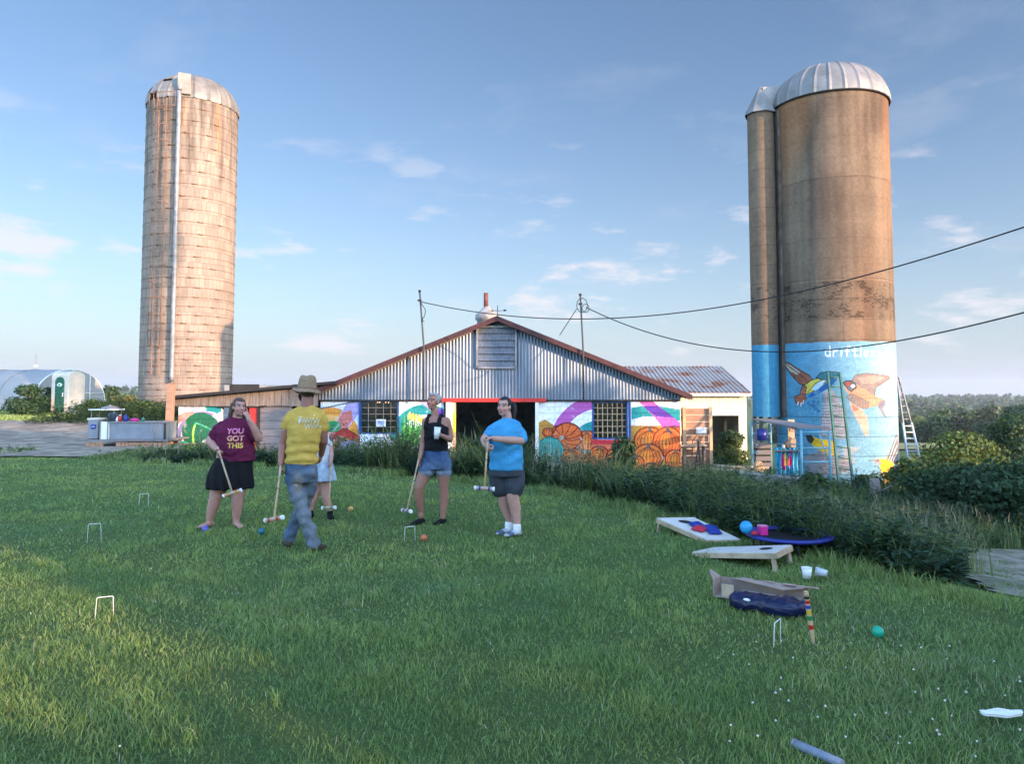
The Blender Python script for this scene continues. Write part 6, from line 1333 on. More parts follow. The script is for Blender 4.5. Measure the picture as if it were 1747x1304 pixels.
for mt in ('skin',):
    b = M[mt].node_tree.nodes['Principled BSDF']; b.inputs['Subsurface Weight'].default_value = .08; b.inputs['Subsurface Radius'].default_value = (.02, .008, .004)
M['cloth'] = mkcol('shirt_cloth', .85, .14, 9, bump=.7, bscale=12, spec=.12, stretch=(1, 1, 1.6))
M['denim_c'] = mkcol('denim_cloth', .9, .22, 14, bump=.5, bscale=16, spec=.12)
M['hair'] = mkcol('hair', .5, .35, 30, bump=.8, bscale=60, spec=.4, stretch=(3, 3, .35))
M['straw'] = mk('straw', (.34, .22, .125), .85, .3, 40, bump=.5, bscale=90, stretch=(1, 1, 3))
def wrinkle(amp, fz, fx, seed, drape=0):
    def f(V, NV):
        x, y, z = V[:, 0], V[:, 1], V[:, 2]
        n1_ = vnoise(x * 1.2 + y, z, 13, int(seed * 10) + 200); n2_ = vnoise(x + z * .7, z - y * .5, 30, int(seed * 10) + 210)
        V = V + NV * (amp * (.8 * (1 - np.abs(n1_)) + .35 * n2_))[:, None]
        w = np.sin(z * fz + 2.2 * np.sin(x * fx + seed) + seed) * .6 + np.sin(z * fz * 1.9 + 3.1 * np.sin(x * fx * 1.7 + y * 7 + seed)) * .4
        return V + NV * (amp * w)[:, None]
    return f
def vfold(amp, f, seed, cxx):
    def g(V, NV):
        a = np.arctan2(V[:, 1] - cxx[1], V[:, 0] - cxx[0]); zt = V[:, 2]; low = np.clip((zt.max() - zt) / (zt.max() - zt.min()), 0, 1)
        return V + NV * (amp * low * (np.sin(a * f + seed) * .7 + .3 * np.sin(a * f * 2.3 + zt * 9)))[:, None]
    return g
def head(fl, c, fw, up, s=1.0, pinch=1.0):
    fw = Vector(fw).normalized(); up = Vector(up).normalized(); sd = fw.cross(up).normalized(); up = sd.cross(fw).normalized()
    Mx = Matrix((sd, fw, up)).transposed(); q = lambda x, y, z: Vector(c) + Mx @ Vector((x * s, y * s, z * s)); r = lambda *a: tuple(k * s for k in a)
    fl.ell(q(0, -.012, .032), r(.073, .094, .084), Mx); fl.ell(q(0, .02, -.02), r(.060 * pinch, .070, .088), Mx); fl.ell(q(0, .03, -.072), r(.046 * pinch, .048, .040), Mx); fl.ell(q(0, .068, -.094), r(.020, .018, .017), Mx)
    fl.limb([q(0, .088, .012), q(0, .103, -.012), q(0, .112, -.026)], r(.008, .011, .014), 10); fl.ell(q(.013, .1, -.03), r(.01, .011, .008), Mx); fl.ell(q(-.013, .1, -.03), r(.01, .011, .008), Mx)
    for sx3 in (-1, 1):
        fl.ell(q(sx3 * .074, -.01, -.01), r(.010, .020, .031), Mx); fl.ell(q(sx3 * .036, .058, -.03), r(.025, .026, .027), Mx); fl.limb([q(sx3 * .012, .088, .033), q(sx3 * .045, .072, .035)], r(.011, .010), 8)
        fl.ell(q(sx3 * .03, .078, .014), r(.014, .011, .010), Mx)
    fl.limb([q(-.02, .085, -.058), q(0, .093, -.056), q(.02, .085, -.058)], r(.008, .009, .008), 8); fl.limb([q(-.016, .084, -.068), q(0, .09, -.069), q(.016, .084, -.068)], r(.008, .010, .008), 8)
    return Mx, q
def face_paint(V, C, c, Mx, s, skin, brow=(.08, .05, .035), lips=(.42, .14, .12), iris=(.04, .03, .025)):
    L = (V - np.array(c)) @ np.array(Mx) / s; x, y, z = L[:, 0], L[:, 1], L[:, 2]; f = (y > .03) & (np.abs(x) < .08) & (np.abs(z) < .12)
    def e(cx, cz, rx, rz): return f & (((x - cx) / rx) ** 2 + ((z - cz) / rz) ** 2 < 1)
    cheek = np.exp(-(((np.abs(x) - .04) / .025) ** 2 + ((z + .03) / .025) ** 2)) * f; C += cheek[:, None] * np.array([.08, -.02, -.02])
    for sg in (-1, 1):
        C[e(sg * .032, .012, .019, .012)] = np.array(skin) * .72; C[e(sg * .031, .011, .0125, .0052)] = (.36, .31, .28); C[e(sg * .030, .0115, .0062, .0064)] = iris
        C[f & (np.abs(z - .018 - .0) < .0022) & (np.abs(np.abs(x) - .032) < .015)] = (.06, .035, .03)
        C[f & (np.abs(z - .036 + (np.abs(x) - .03) ** 2 * 8) < .0034) & (np.abs(np.abs(x) - .034) < .019)] = brow
    C[e(0, -.0575, .024, .0075)] = lips; C[e(0, -.0675, .020, .0075)] = np.array(lips) * 1.1; C[f & (np.abs(z + .0625) < .0018) & (np.abs(x) < .023)] = (.12, .04, .04)
    C[e(.009, -.037, .005, .0035) | e(-.009, -.037, .005, .0035)] = (.14, .05, .04)
    return C
def hand(fl, w, d, n, s=1.0, thumb=1, curl=.55, spread=.12, point=False):
    """w wrist, d towards the knuckles, n palm normal, thumb=+1/-1 side"""
    d = Vector(d).normalized(); n = Vector(n); n = (n - d * n.dot(d)).normalized(); sd = d.cross(n).normalized() * thumb; w = Vector(w)
    fl.loft([(w - d * .012 * s, sd, n, .024 * s, .017 * s), (w + d * .02 * s, sd, n, .030 * s, .017 * s), (w + d * .055 * s, sd, n, .039 * s, .015 * s), (w + d * .088 * s, sd, n, .040 * s, .013 * s), (w + d * .094 * s, sd, n, .03 * s, .009 * s)], 14)
    for k, (o, L) in enumerate(((.030, .072), (.010, .080), (-.010, .075), (-.029, .058))):
        b = w + d * (.088 - .004 * abs(k - 1)) * s + sd * o * s; c = curl * (1 + .12 * k); 
        if point and k == 0: c = .08
        pts = [b - d * .01 * s, b]; ang = c * .8; fan = (o / .03) * spread
        for f in (.45, .32, .25):
            dr = (d + sd * fan).normalized() * math.cos(ang) + n * math.sin(ang); pts.append(pts[-1] + dr * L * f * s); ang += c * 1.25
        fl.limb(pts, [.0095 * s, .0095 * s, .0088 * s, .008 * s, .007 * s], 8, 3)
    b = w + d * .025 * s + sd * .026 * s; t1 = b + (d * .6 + sd * .65 + n * .45).normalized() * .038 * s; t2 = t1 + (d * .8 + sd * .1 + n * (.35 + curl * .4)).normalized() * .030 * s; t3 = t2 + (d * .7 - sd * .25 * curl + n * (.3 + curl * .4)).normalized() * .024 * s
    fl.limb([b, t1, t2, t3], [.014 * s, .0118 * s, .010 * s, .0082 * s], 8, 3)
def foot(fl, ank, d, s=1.0, bare=True, L=.235):
    d = Vector(d); d.z = 0; d.normalize(); sd = Vector((d.y, -d.x, 0)); up = Vector((0, 0, 1)); a = Vector((ank[0], ank[1], 0)); rr = 1.0 if bare else 1.12
    z = lambda h: Vector((0, 0, h))
    secs = [(a - d * .062 * s + z(.030), sd, up, .014 * rr, .018), (a - d * .052 * s + z(.035), sd, up, .030 * rr, .032), (a - d * .01 * s + z(.042), sd, up, .036 * rr, .040), (a + d * .05 * s + z(.036), sd, up, .038 * rr, .034), (a + d * .11 * s + z(.026), sd, up, .044 * rr, .024), (a + d * .15 * s + z(.020), sd, up, .043 * rr, .019), (a + d * (.165 + (0 if bare else .008)) * s + z(.017), sd, up, .028 * rr, .014)]
    fl.loft([(c, d0, u, r1 * s, r2 * s) for c, d0, u, r1, r2 in secs], 16)
    if bare:
        for k in range(5): b = a + d * (.145 - .012 * k) * s + sd * (.030 - .0155 * k) * s + z(.014); fl.limb([b, b + d * (.032 if k == 0 else .026) * s + z(-.003)], [(.0115 if k == 0 else .0085) * s] * 2, 8, 2)
def mallet(name_lab, top, headc, hdir, group='croquet mallets', band=('sred', 'wood_tan'), shaftm='wood_tan', hl=.235):
    top = Vector(top); hc = Vector(headc); hd = Vector(hdir).normalized(); o = root('croquet_mallet', name_lab, 'mallet', hc, group); m = MB(); m.tube([top, hc], [.0105, .0115], 10)
    m.build('shaft', M[shaftm], o)
    ax = (hc - top).normalized(); hd = (hd - ax * hd.dot(ax) * .85).normalized(); m = MB(); r = .0235; ms_ = [M['wood_pale'], M[band[0]], M['plastic_white']]; seg = [(-.5, -.40, 2, 1.08), (-.40, -.28, 0, 1), (-.28, -.18, 1, 1), (-.18, .18, 0, 1), (.18, .28, 1, 1), (.28, .40, 0, 1), (.40, .5, 2, 1.08)]
    for a, b, mi, k in seg: m.cur = mi; m.tube([hc + hd * hl * a, hc + hd * hl * b], r * k, 14)
    m.build('head', ms_, o)
    m = MB(); m.cur = 0; g = top.lerp(hc, .28); m.tube([top, g], [.0125, .0118], 10); m.build('grip', M['wood_pale'], o)
    m = MB(); g = top.lerp(hc, .42); m.tube([g, top.lerp(hc, .44)], .0122, 10); m.build('band', M[band[1]] if band[1] != 'wood_tan' else M['sred'], o)
    return o
def project_marks(shirt, polys, origin, xdir, ydir, look, mat, off=.003):
    """lay flat letter shapes onto the shirt surface"""
    bm = bmesh.new(); bm.from_mesh(shirt.data); T = BVHTree.FromBMesh(bm); o0 = worg(shirt); V = []; Fs = []
    for vs, fs in polys:
        b = len(V); ok = []
        for v in vs:
            p = Vector(origin) + xdir * v[0] + ydir * v[1]; h = T.ray_cast(p - look * .5 - o0, look, 1.2)
            V.append((h[0] + o0 - look * off) if h[0] is not None else None)
        for f in fs:
            if all(V[b + i] is not None for i in f): Fs.append([b + i for i in f])
    bm.free(); V = [v if v is not None else Vector((0, 0, 0)) for v in V]; used = sorted({i for f in Fs for i in f}); mp_ = {u: i for i, u in enumerate(used)}
    return [V[u] for u in used], [[mp_[i] for i in f] for f in Fs]
def text_shapes(txt, size, x, y):
    cu = bpy.data.curves.new('t', 'FONT'); cu.body = txt; cu.size = size; cu.align_x = 'CENTER'; cu.offset = size * .035; o = bpy.data.objects.new('t', cu); COL.objects.link(o)
    dg = bpy.context.evaluated_depsgraph_get(); dg.update(); me = bpy.data.meshes.new_from_object(o.evaluated_get(dg)); bm = bmesh.new(); bm.from_mesh(me)
    bmesh.ops.triangulate(bm, faces=bm.faces[:]); bmesh.ops.subdivide_edges(bm, edges=[e for e in bm.edges if e.calc_length() > size * .25], cuts=2); bmesh.ops.triangulate(bm, faces=bm.faces[:])
    bm.verts.index_update(); r = ([(v.co.x + x, v.co.y + y) for v in bm.verts], [[v.index for v in f.verts] for f in bm.faces]); bm.free(); bpy.data.objects.remove(o); bpy.data.curves.remove(cu); bpy.data.meshes.remove(me)
    return r
def join_marks(o, V, Fs, mat_or_col):
    """append the printed shapes to the garment mesh itself (same paint attribute)"""
    me = o.data; n = len(me.vertices); o0 = worg(o); bm = bmesh.new(); bm.from_mesh(me); lay = bm.verts.layers.float_color.get('Col')
    vs = []
    for i, v in enumerate(V):
        w = bm.verts.new(Vector(v) - o0); c = mat_or_col(v) if callable(mat_or_col) else mat_or_col; w[lay] = (c[0], c[1], c[2], 1); vs.append(w)
    for f in Fs:
        try: bm.faces.new([vs[i] for i in f])
        except ValueError: pass
    bm.to_mesh(me); bm.free(); me.update()
def solid(c): return lambda V, NV: np.tile(np.array(c, float), (len(V), 1))
def skin_paint(skin, hc, Mx, s, ruddy=.0, **k):
    def f(V, NV):
        C = np.tile(np.array(skin, float), (len(V), 1)); C *= (1 + .05 * vnoise(V[:, 0] * 40, V[:, 2] * 40, 1., 5))[:, None]
        return face_paint(V, C, hc, Mx, s, skin, **k)
    return f
Zu = Vector((0, 0, 1))
def frame_of(az):
    """az: direction the chest faces, degrees from -Y (towards the camera), positive to picture right"""
    f = Vector((math.sin(R(az)), -math.cos(R(az)), 0)); s = Vector((-f.y, f.x, 0)); return f, s
def torso(fl, secs, f, s, k=1.0, n=26):
    fl.loft([(c, s, f, rs * k, rf * k) for c, rs, rf in secs], n)

# ---------------- woman in maroon shirt
def person_maroon():
    Y = 9.85; Q = lambda px, py, dy=0: P(px, py, Y + dy); o = root('person', 'long-haired woman in maroon printed T-shirt and black skirt touching her face', 'person', (Q(380, 893).x, Y, 0), 'people playing croquet')
    f, s = frame_of(10); skin = (.43, .22, .165); px = .0076
    hips = Q(395, 800); sh = Q(398, 723, .02); neck = Q(402, 716, .02); hc = Q(408, 695, -.01); fl = Flesh(); Mx, q = head(fl, hc, (.62, -.75, .05), (0.08, 0, 1), .98, 1.08)
    fl.limb([Q(402, 722, .03), Q(405, 706, .02)], [.066, .06], 14); torso(fl, [(Q(394, 806), .21, .15), (Q(399, 775), .21, .16), (Q(400, 748), .2, .15), (Q(399, 730), .15, .10), (Q(400, 720), .075, .06)], f, s)
    # arms: her right (picture left) holds the mallet, her left hand is at the cheek
    wr = Q(371, 768, -.18); fl.limb([Q(379, 728), Q(366, 742, -.0), Q(358, 753, -.03), Q(366, 763, -.12), wr], [.050, .060, .052, .045, .031]); hand(fl, wr, Q(377, 777, -.26) - wr, Q(380, 765, -.24) - wr, .98, 1, 1.15)
    wl2 = Q(424, 715, -.20); fl.limb([Q(422, 729), Q(435, 742, -.02), Q(442, 749, -.06), Q(434, 732, -.14), wl2], [.050, .062, .056, .046, .031]); hand(fl, wl2, Q(419, 703, -.2) - wl2, Q(413, 712, -.14) - wl2, .95, -1, .75, point=True)
    for (h, k, a, fx, sg) in ((Q(379, 815), Q(367, 852, -.03), Q(358, 886), (-.5, -.85), -1), (Q(410, 815), Q(405, 850, -.03), Q(403, 884), (.75, -.8), 1)):
        fl.limb([h, h.lerp(k, .5), k, k.lerp(a, .4), a, Vector((a.x, a.y, .06))], [.125, .105, .075, .072, .045, .040], 16); foot(fl, a, (fx[0], fx[1], 0), .95)
    fl.fuse('body', M['skin'], o, .0065, 3, paint=skin_paint(skin, hc, Mx, .98))
    g = Flesh(); torso(g, [(Q(405, 786), .225, .185), (Q(403, 770), .232, .195), (Q(401, 752), .228, .195), (Q(400, 738), .225, .185), (Q(399, 727), .20, .135), (Q(400, 721), .135, .10), (Q(401, 718.5), .085, .08)], f, s, 1.0)
    g.limb([Q(380, 727), Q(372, 735), Q(365, 746, -.01)], [.072, .078, .072]); g.limb([Q(421, 728), Q(431, 737, -.01), Q(438, 746, -.03)], [.072, .078, .073])
    g.limb([Q(380, 727), Q(400, 721), Q(421, 727)], [.068, .075, .068]); wr_ = wrinkle(.007, 38, 9, 1.0); shirt = g.fuse('shirt', M['cloth'], o, .009, 4, paint=solid((.105, .012, .040)), post=wr_)
    x3 = s * 1.0; look = -f; org = Q(406, 741) ; polys = []
    for txt, yy, xx in (('YOU', .015, -.005), ('GOT', -.075, .0), ('THIS', -.165, .0)): polys.append(text_shapes(txt, .092, xx, yy))
    V_, F_ = project_marks(shirt, polys, org, x3, Zu, look, None, .0045); zt = org.z
    def colr(v): t = min(1, max(0, (zt + .09 - v.z) / .27)); return (.62, .16 + .26 * t, .32 * (1 - t) + .04)
    join_marks(shirt, V_, F_, colr)
    k_ = Flesh(); torso(k_, [(Q(393, 833), .285, .215), (Q(393, 826), .29, .22), (Q(393, 812), .283, .215), (Q(396, 795), .255, .20), (Q(401, 780), .225, .185)], f, s); k_.fuse('skirt', M['black_cloth'], o, .01, 4, post=vfold(.018, 11, 1, (Q(393, 812).x, Y)))
    h = Flesh(); h.ell(q(0, -.02, .042), (.083, .102, .087), Mx); back = -(Mx @ Vector((0, 1, 0)))
    for k2 in range(9):
        a = -1.45 + k2 * .36; bb = q(.078 * math.sin(a) * 1.0, -.03 - .06 * math.cos(a), .03); e1_ = bb + back * .01 + Vector((-.02, 0, -.12)); e2_ = Vector((e1_.x - .03 - .01 * math.cos(k2), e1_.y + .02, hc.z - .26 - .03 * math.sin(k2 * 2.1))); h.limb([bb, e1_, e2_], [.028, .029, .016], 10)
    hair = h.fuse('hair', M['hair'], o, .0065, 2, paint=solid((.10, .05, .03)), post=lambda V, NV: cut_face(V, NV, hc, Mx, 1.0, .066))
    mallet('pale mallet held low by the woman in the maroon shirt', Q(371, 763, -.245), Q(396.5, 842, -.42), (1, .05, -.05), band=('sorange', 'sorange'), shaftm='wood_pale')
def cut_face(V, NV, hc, Mx, s=1.0, line=.048, side=.02):
    """push hair back under the skin where the face is bare"""
    L = (V - np.array(hc)) @ np.array(Mx); x, y, z = L[:, 0] / s, L[:, 1] / s, L[:, 2] / s
    m = (y > .012 + .35 * np.abs(x)) & (z < line + .25 * np.abs(x)) & (z > -.14); L2 = L.copy(); L2[m, 1] = np.minimum(L2[m, 1], .0 * s) ; L2[m, 0] *= .82
    return (L2 @ np.array(Mx).T + np.array(hc)).astype(np.float32)
person_maroon()

# ---------------- man in yellow T-shirt, seen from behind
def person_yellow():
    Y = 8.35; Q = lambda px, py, dy=0: P(px, py, Y + dy); o = root('person', 'man in straw hat, yellow T-shirt and jeans seen from behind mid-stride', 'person', (Q(512, 930).x, Y, 0), 'people playing croquet')
    f, s = frame_of(168); skin = (.30, .135, .095)
    hc = Q(523, 667, .0); fl = Flesh(); Mx, q = head(fl, hc, (-.45, .9, .0), (0, 0, 1), 1.02)
    fl.limb([Q(523, 697), Q(524, 680)], [.068, .062], 14); torso(fl, [(Q(514, 800), .165, .12), (Q(515, 770), .16, .115), (Q(519, 735), .185, .125), (Q(522, 712), .19, .11), (Q(523, 697), .10, .07)], f, s)
    wr = Q(479, 791, -.04); fl.limb([Q(500, 711), Q(489, 735, .01), Q(483, 757, .03), Q(481, 774, -.0), wr], [.062, .056, .048, .043, .031]); hand(fl, wr, Q(477, 806, -.05) - wr, Vector((.8, .2, 0)), 1.03, 1, 1.1)
    wr2 = Q(548, 776, .22); fl.limb([Q(545, 711), Q(551, 733, .02), Q(552, 752, .06), wr2], [.062, .054, .047, .032]); hand(fl, wr2, Q(546, 790, .28) - wr2, Vector((-.8, .1, 0)), 1.0, -1, .7)
    fl.limb([Q(508, 800, .02), Q(510, 826, .0)], [.06, .04])
    fl.fuse('body', M['skin'], o, .007, 3, paint=skin_paint(skin, hc, Mx, 1.02))
    g = Flesh(); torso(g, [(Q(514, 792), .185, .15), (Q(515, 778), .178, .14), (Q(517, 755), .182, .14), (Q(520, 732), .20, .145), (Q(522, 714), .205, .13), (Q(523, 703), .165, .10), (Q(523, 696), .09, .075)], f, s)
    g.limb([Q(503, 707), Q(523, 699), Q(543, 707)], [.064, .068, .064]); g.limb([Q(501, 709), Q(494, 719), Q(489, 728, .01)], [.073, .073, .066]); g.limb([Q(544, 709), Q(549, 719, .01), Q(552, 730, .02)], [.073, .072, .064])
    def w2(V, NV):
        low = np.clip((Q(518, 735).z - V[:, 2]) / .25, 0, 1); a = np.sin(V[:, 2] * 62 + 3 * np.sin(V[:, 0] * 7 + 1) + V[:, 0] * 9); return V + NV * (.010 * low * a + .003 * np.sin(V[:, 2] * 21 + V[:, 0] * 14))[:, None]
    shirt = g.fuse('shirt', M['cloth'], o, .008, 3, paint=solid((.50, .32, .065)), post=w2)
    def squig(x0, y0, n, w, h, seed):
        r = random.Random(seed); out = []
        for k in range(n):
            x = x0 + k * w; t = .006; 
            pts = [(x, y0 - h * .5 * r.random()), (x + w * .3, y0 + h * .5), (x + w * .65, y0 - h * .5), (x + w, y0 + h * r.uniform(-.2, .4))]
            for (a, b), (c, d) in zip(pts[:-1], pts[1:]): out.append(([(a, b - t), (c, d - t), (c, d + t), (a, b + t)], [[0, 1, 2, 3]]))
        return out
    polys = squig(-.075, .035, 6, .030, .055, 1) + squig(-.03, -.025, 5, .028, .05, 4) + [([(-.10, .065), (.06, .085), (.06, .093), (-.10, .073)], [[0, 1, 2, 3]])] + [([(-.1, .04), (-.085, .06), (-.075, .03), (-.09, -.02)], [[0, 1, 2, 3]])]
    V_, F_ = project_marks(shirt, polys, Q(535, 722), s * -1 if s.x < 0 else s, Zu, f, None, .005); join_marks(shirt, V_, F_, (.62, .63, .58))
    j = Flesh(); torso(j, [(Q(514, 822), .155, .13), (Q(513, 806), .172, .145), (Q(514, 795), .168, .135), (Q(514, 787), .16, .125)], f, s)
    j.ell(Q(504, 808, -.06), (.085, .09, .10)); j.ell(Q(525, 808, -.05), (.085, .09, .10))
    j.limb([Q(503, 812), Q(507, 838, -.02), Q(512, 858, -.04), Q(522, 890, -.03), Q(530, 912, -.0), Q(535, 927, .0)], [.105, .092, .075, .068, .07, .072], 16)
    j.limb([Q(526, 812, .03), Q(524, 838, .1), Q(517, 862, .18), Q(505, 888, .24), Q(497, 905, .26), Q(492, 919, .26)], [.105, .092, .075, .066, .064, .064], 16)
    def pj(V, NV):
        C = np.tile((.055, .095, .155), (len(V), 1)); t = np.clip(.35 + .5 * vnoise(V[:, 0], V[:, 2], 5, 9), 0, 1)[:, None]; C = C * (1 - t) + np.array([.17, .19, .2]) * t
        u, v = toPx(V); dd = np.exp(-(((u - 508) / 9) ** 2 + ((v - 825) / 20) ** 2))[:, None]; C = C * (1 - dd * .8) + np.array([.26, .22, .17]) * dd * .8
        return C
    j.fuse('jeans', M['denim_c'], o, .008, 3, paint=pj, post=wrinkle(.009, 30, 8, 2.))
    m = MB(); m.box(Q(528, 815, -.135), (.11, .01, .13)); b_ = Flesh(); a1_ = Q(536, 931, -.0); a2_ = Q(491, 923, .26)
    a1_.z = a2_.z = 0; shm = mk('brown_shoe', (.07, .045, .03), .7, .3, 8)
    for A_1, D_1 in ((a1_, (.35, .9, 0)), (a2_, (-.35, .9, 0))): b_ = Flesh(); foot(b_, A_1, D_1, 1.1, False); b_.fuse('shoe', shm, o, .007, 2)
    m = MB(); hb = q(0, -.005, .0); hx = Matrix.Rotation(R(4), 3, 'Y') @ Matrix.Rotation(R(-4), 3, 'X')
    m.lathe([(.156, -.012), (.150, .000), (.13, .014), (.108, .022), (.101, .035), (.098, .09), (.09, .135), (.074, .168), (.045, .178), (.001, .172)], hb + Vector((0, 0, -.002)), 40, hx); m.lathe([(.156, -.012), (.148, -.006), (.12, .008), (.100, .018)], hb + Vector((0, 0, -.006)), 40, hx)
    hat = m.build('straw_hat', M['straw'], o)
    for v in hat.data.vertices:
        w = v.co + worg(hat) - hb; r_ = math.hypot(w.x, w.y)
        if r_ > .11: v.co.z += .012 * math.sin(2 * math.atan2(w.y, w.x) + .5) - .01 * math.cos(3 * math.atan2(w.y, w.x))
        elif w.z > .12: v.co.z -= .018 * math.exp(-(w.x / .03) ** 2)
    m = MB(); m.tube([hb + hx @ Vector((.1035 * math.cos(t), .1035 * math.sin(t), .03)) for t in np.linspace(0, 6.283, 33)], .009, 6, False); m.build('hat_band', mk('hat_band', (.22, .14, .08), .8, .2), hat)
    hh = Flesh(); hh.ell(q(0, -.03, .0), (.078, .082, .075), Mx); hh.fuse('hair', M['hair'], o, .006, 2, paint=solid((.05, .03, .02)))
    bd = Flesh(); bd.limb([q(-.07, .02, -.05), q(-.04, .07, -.09), q(0, .09, -.105), q(.04, .07, -.09), q(.07, .02, -.05)], [.018, .024, .026, .024, .018]); bd.fuse('beard', M['hair'], o, .006, 2, paint=solid((.05, .025, .015)))
    mallet('striped mallet held behind him by the man in yellow', Q(479, 796, -.08), Q(467.5, 886, -.35), (1, -.42, .18), band=('sred', 'sred'))
person_yellow()

# ---------------- half-hidden girl
def person_girl():
    Y = 10.5; Q = lambda px, py, dy=0: P(px, py, Y + dy); o = root('person', 'girl in patterned top and light denim skirt half hidden behind the man in yellow', 'person', (Q(548, 880).x, Y, 0), 'people playing croquet')
    f, s = frame_of(15); skin = (.42, .22, .17); hc = Q(533, 716, .02); fl = Flesh(); Mx, q = head(fl, hc, (-.3, -.95, -.1), (0, 0, 1), .92)
    fl.limb([Q(535, 738), Q(534, 726)], [.05, .045]); torso(fl, [(Q(547, 800), .13, .10), (Q(546, 775), .125, .10), (Q(544, 755), .14, .10), (Q(540, 738), .08, .06)], f, s)
    wr = Q(565, 786, -.10); fl.limb([Q(557, 745), Q(562, 762, .0), Q(565, 774, -.02), wr], [.048, .042, .036, .025]); hand(fl, wr, Q(566, 797, -.12) - wr, Vector((-.9, -.1, 0)), .85, -1, 1.0)
    fl.limb([Q(527, 745), Q(521, 765), Q(522, 790)], [.045, .038, .028])
    fl.limb([Q(541, 815), Q(538, 835), Q(536, 848, -.02), Q(532, 862), Q(530, 871)], [.088, .075, .055, .052, .036]); fl.limb([Q(555, 815), Q(555, 835), Q(555, 846, -.02), Q(559, 860), Q(563, 872)], [.088, .075, .056, .052, .036])
    fl.fuse('body', M['skin'], o, .007, 3, paint=skin_paint(skin, hc, Mx, .92))
    g = Flesh(); torso(g, [(Q(548, 793), .155, .13), (Q(547, 775), .15, .125), (Q(545, 755), .16, .125), (Q(542, 742), .12, .08), (Q(541, 738), .06, .05)], f, s); g.limb([Q(556, 745), Q(561, 758)], [.055, .055]); g.limb([Q(529, 745), Q(523, 757)], [.055, .055])
    def pt(V, NV):
        C = np.tile((.45, .46, .47), (len(V), 1)); k = vnoise(V[:, 0] + V[:, 1], V[:, 2], 22, 3); C[k > .5] = (.06, .08, .09); C[k < -.6] = (.3, .16, .12); return C
    g.fuse('shirt', M['cloth'], o, .009, 3, paint=pt); k_ = Flesh(); torso(k_, [(Q(551, 821), .185, .15), (Q(550, 808), .175, .15), (Q(549, 792), .15, .13), (Q(548, 786), .145, .125)], f, s); k_.fuse('skirt', M['denim_c'], o, .009, 3, paint=solid((.30, .38, .46)), post=vfold(.008, 8, 1, (Q(550, 810).x, Y)))
    b_ = Flesh(); a1 = Q(530, 876); a2 = Q(563, 878); 
    for A_1, D_1 in ((a1, (-.3, -.9, 0)), (a2, (.35, -.9, 0))): b_ = Flesh(); foot(b_, A_1, D_1, .9, False); b_.limb([Vector((A_1.x, A_1.y, .05)), Vector((A_1.x, A_1.y, .09))], [.042, .04]); b_.fuse('shoe', M['black_cloth'], o, .007, 2)
    h = Flesh(); h.ell(q(0, -.02, .04), (.08, .098, .083), Mx); h.limb([q(0, -.08, .02), q(0, -.1, -.1)], [.05, .03]); h.fuse('hair', M['hair'], o, .007, 2, paint=solid((.09, .05, .03)), post=lambda V, NV: cut_face(V, NV, hc, Mx, .92))
    mallet('mallet with white-tipped head held by the half-hidden girl', Q(565, 790, -.12), Q(561, 867, -.25), (1, -.35, .1), band=('sgreen', 'sgreen'), hl=.21)
person_girl()

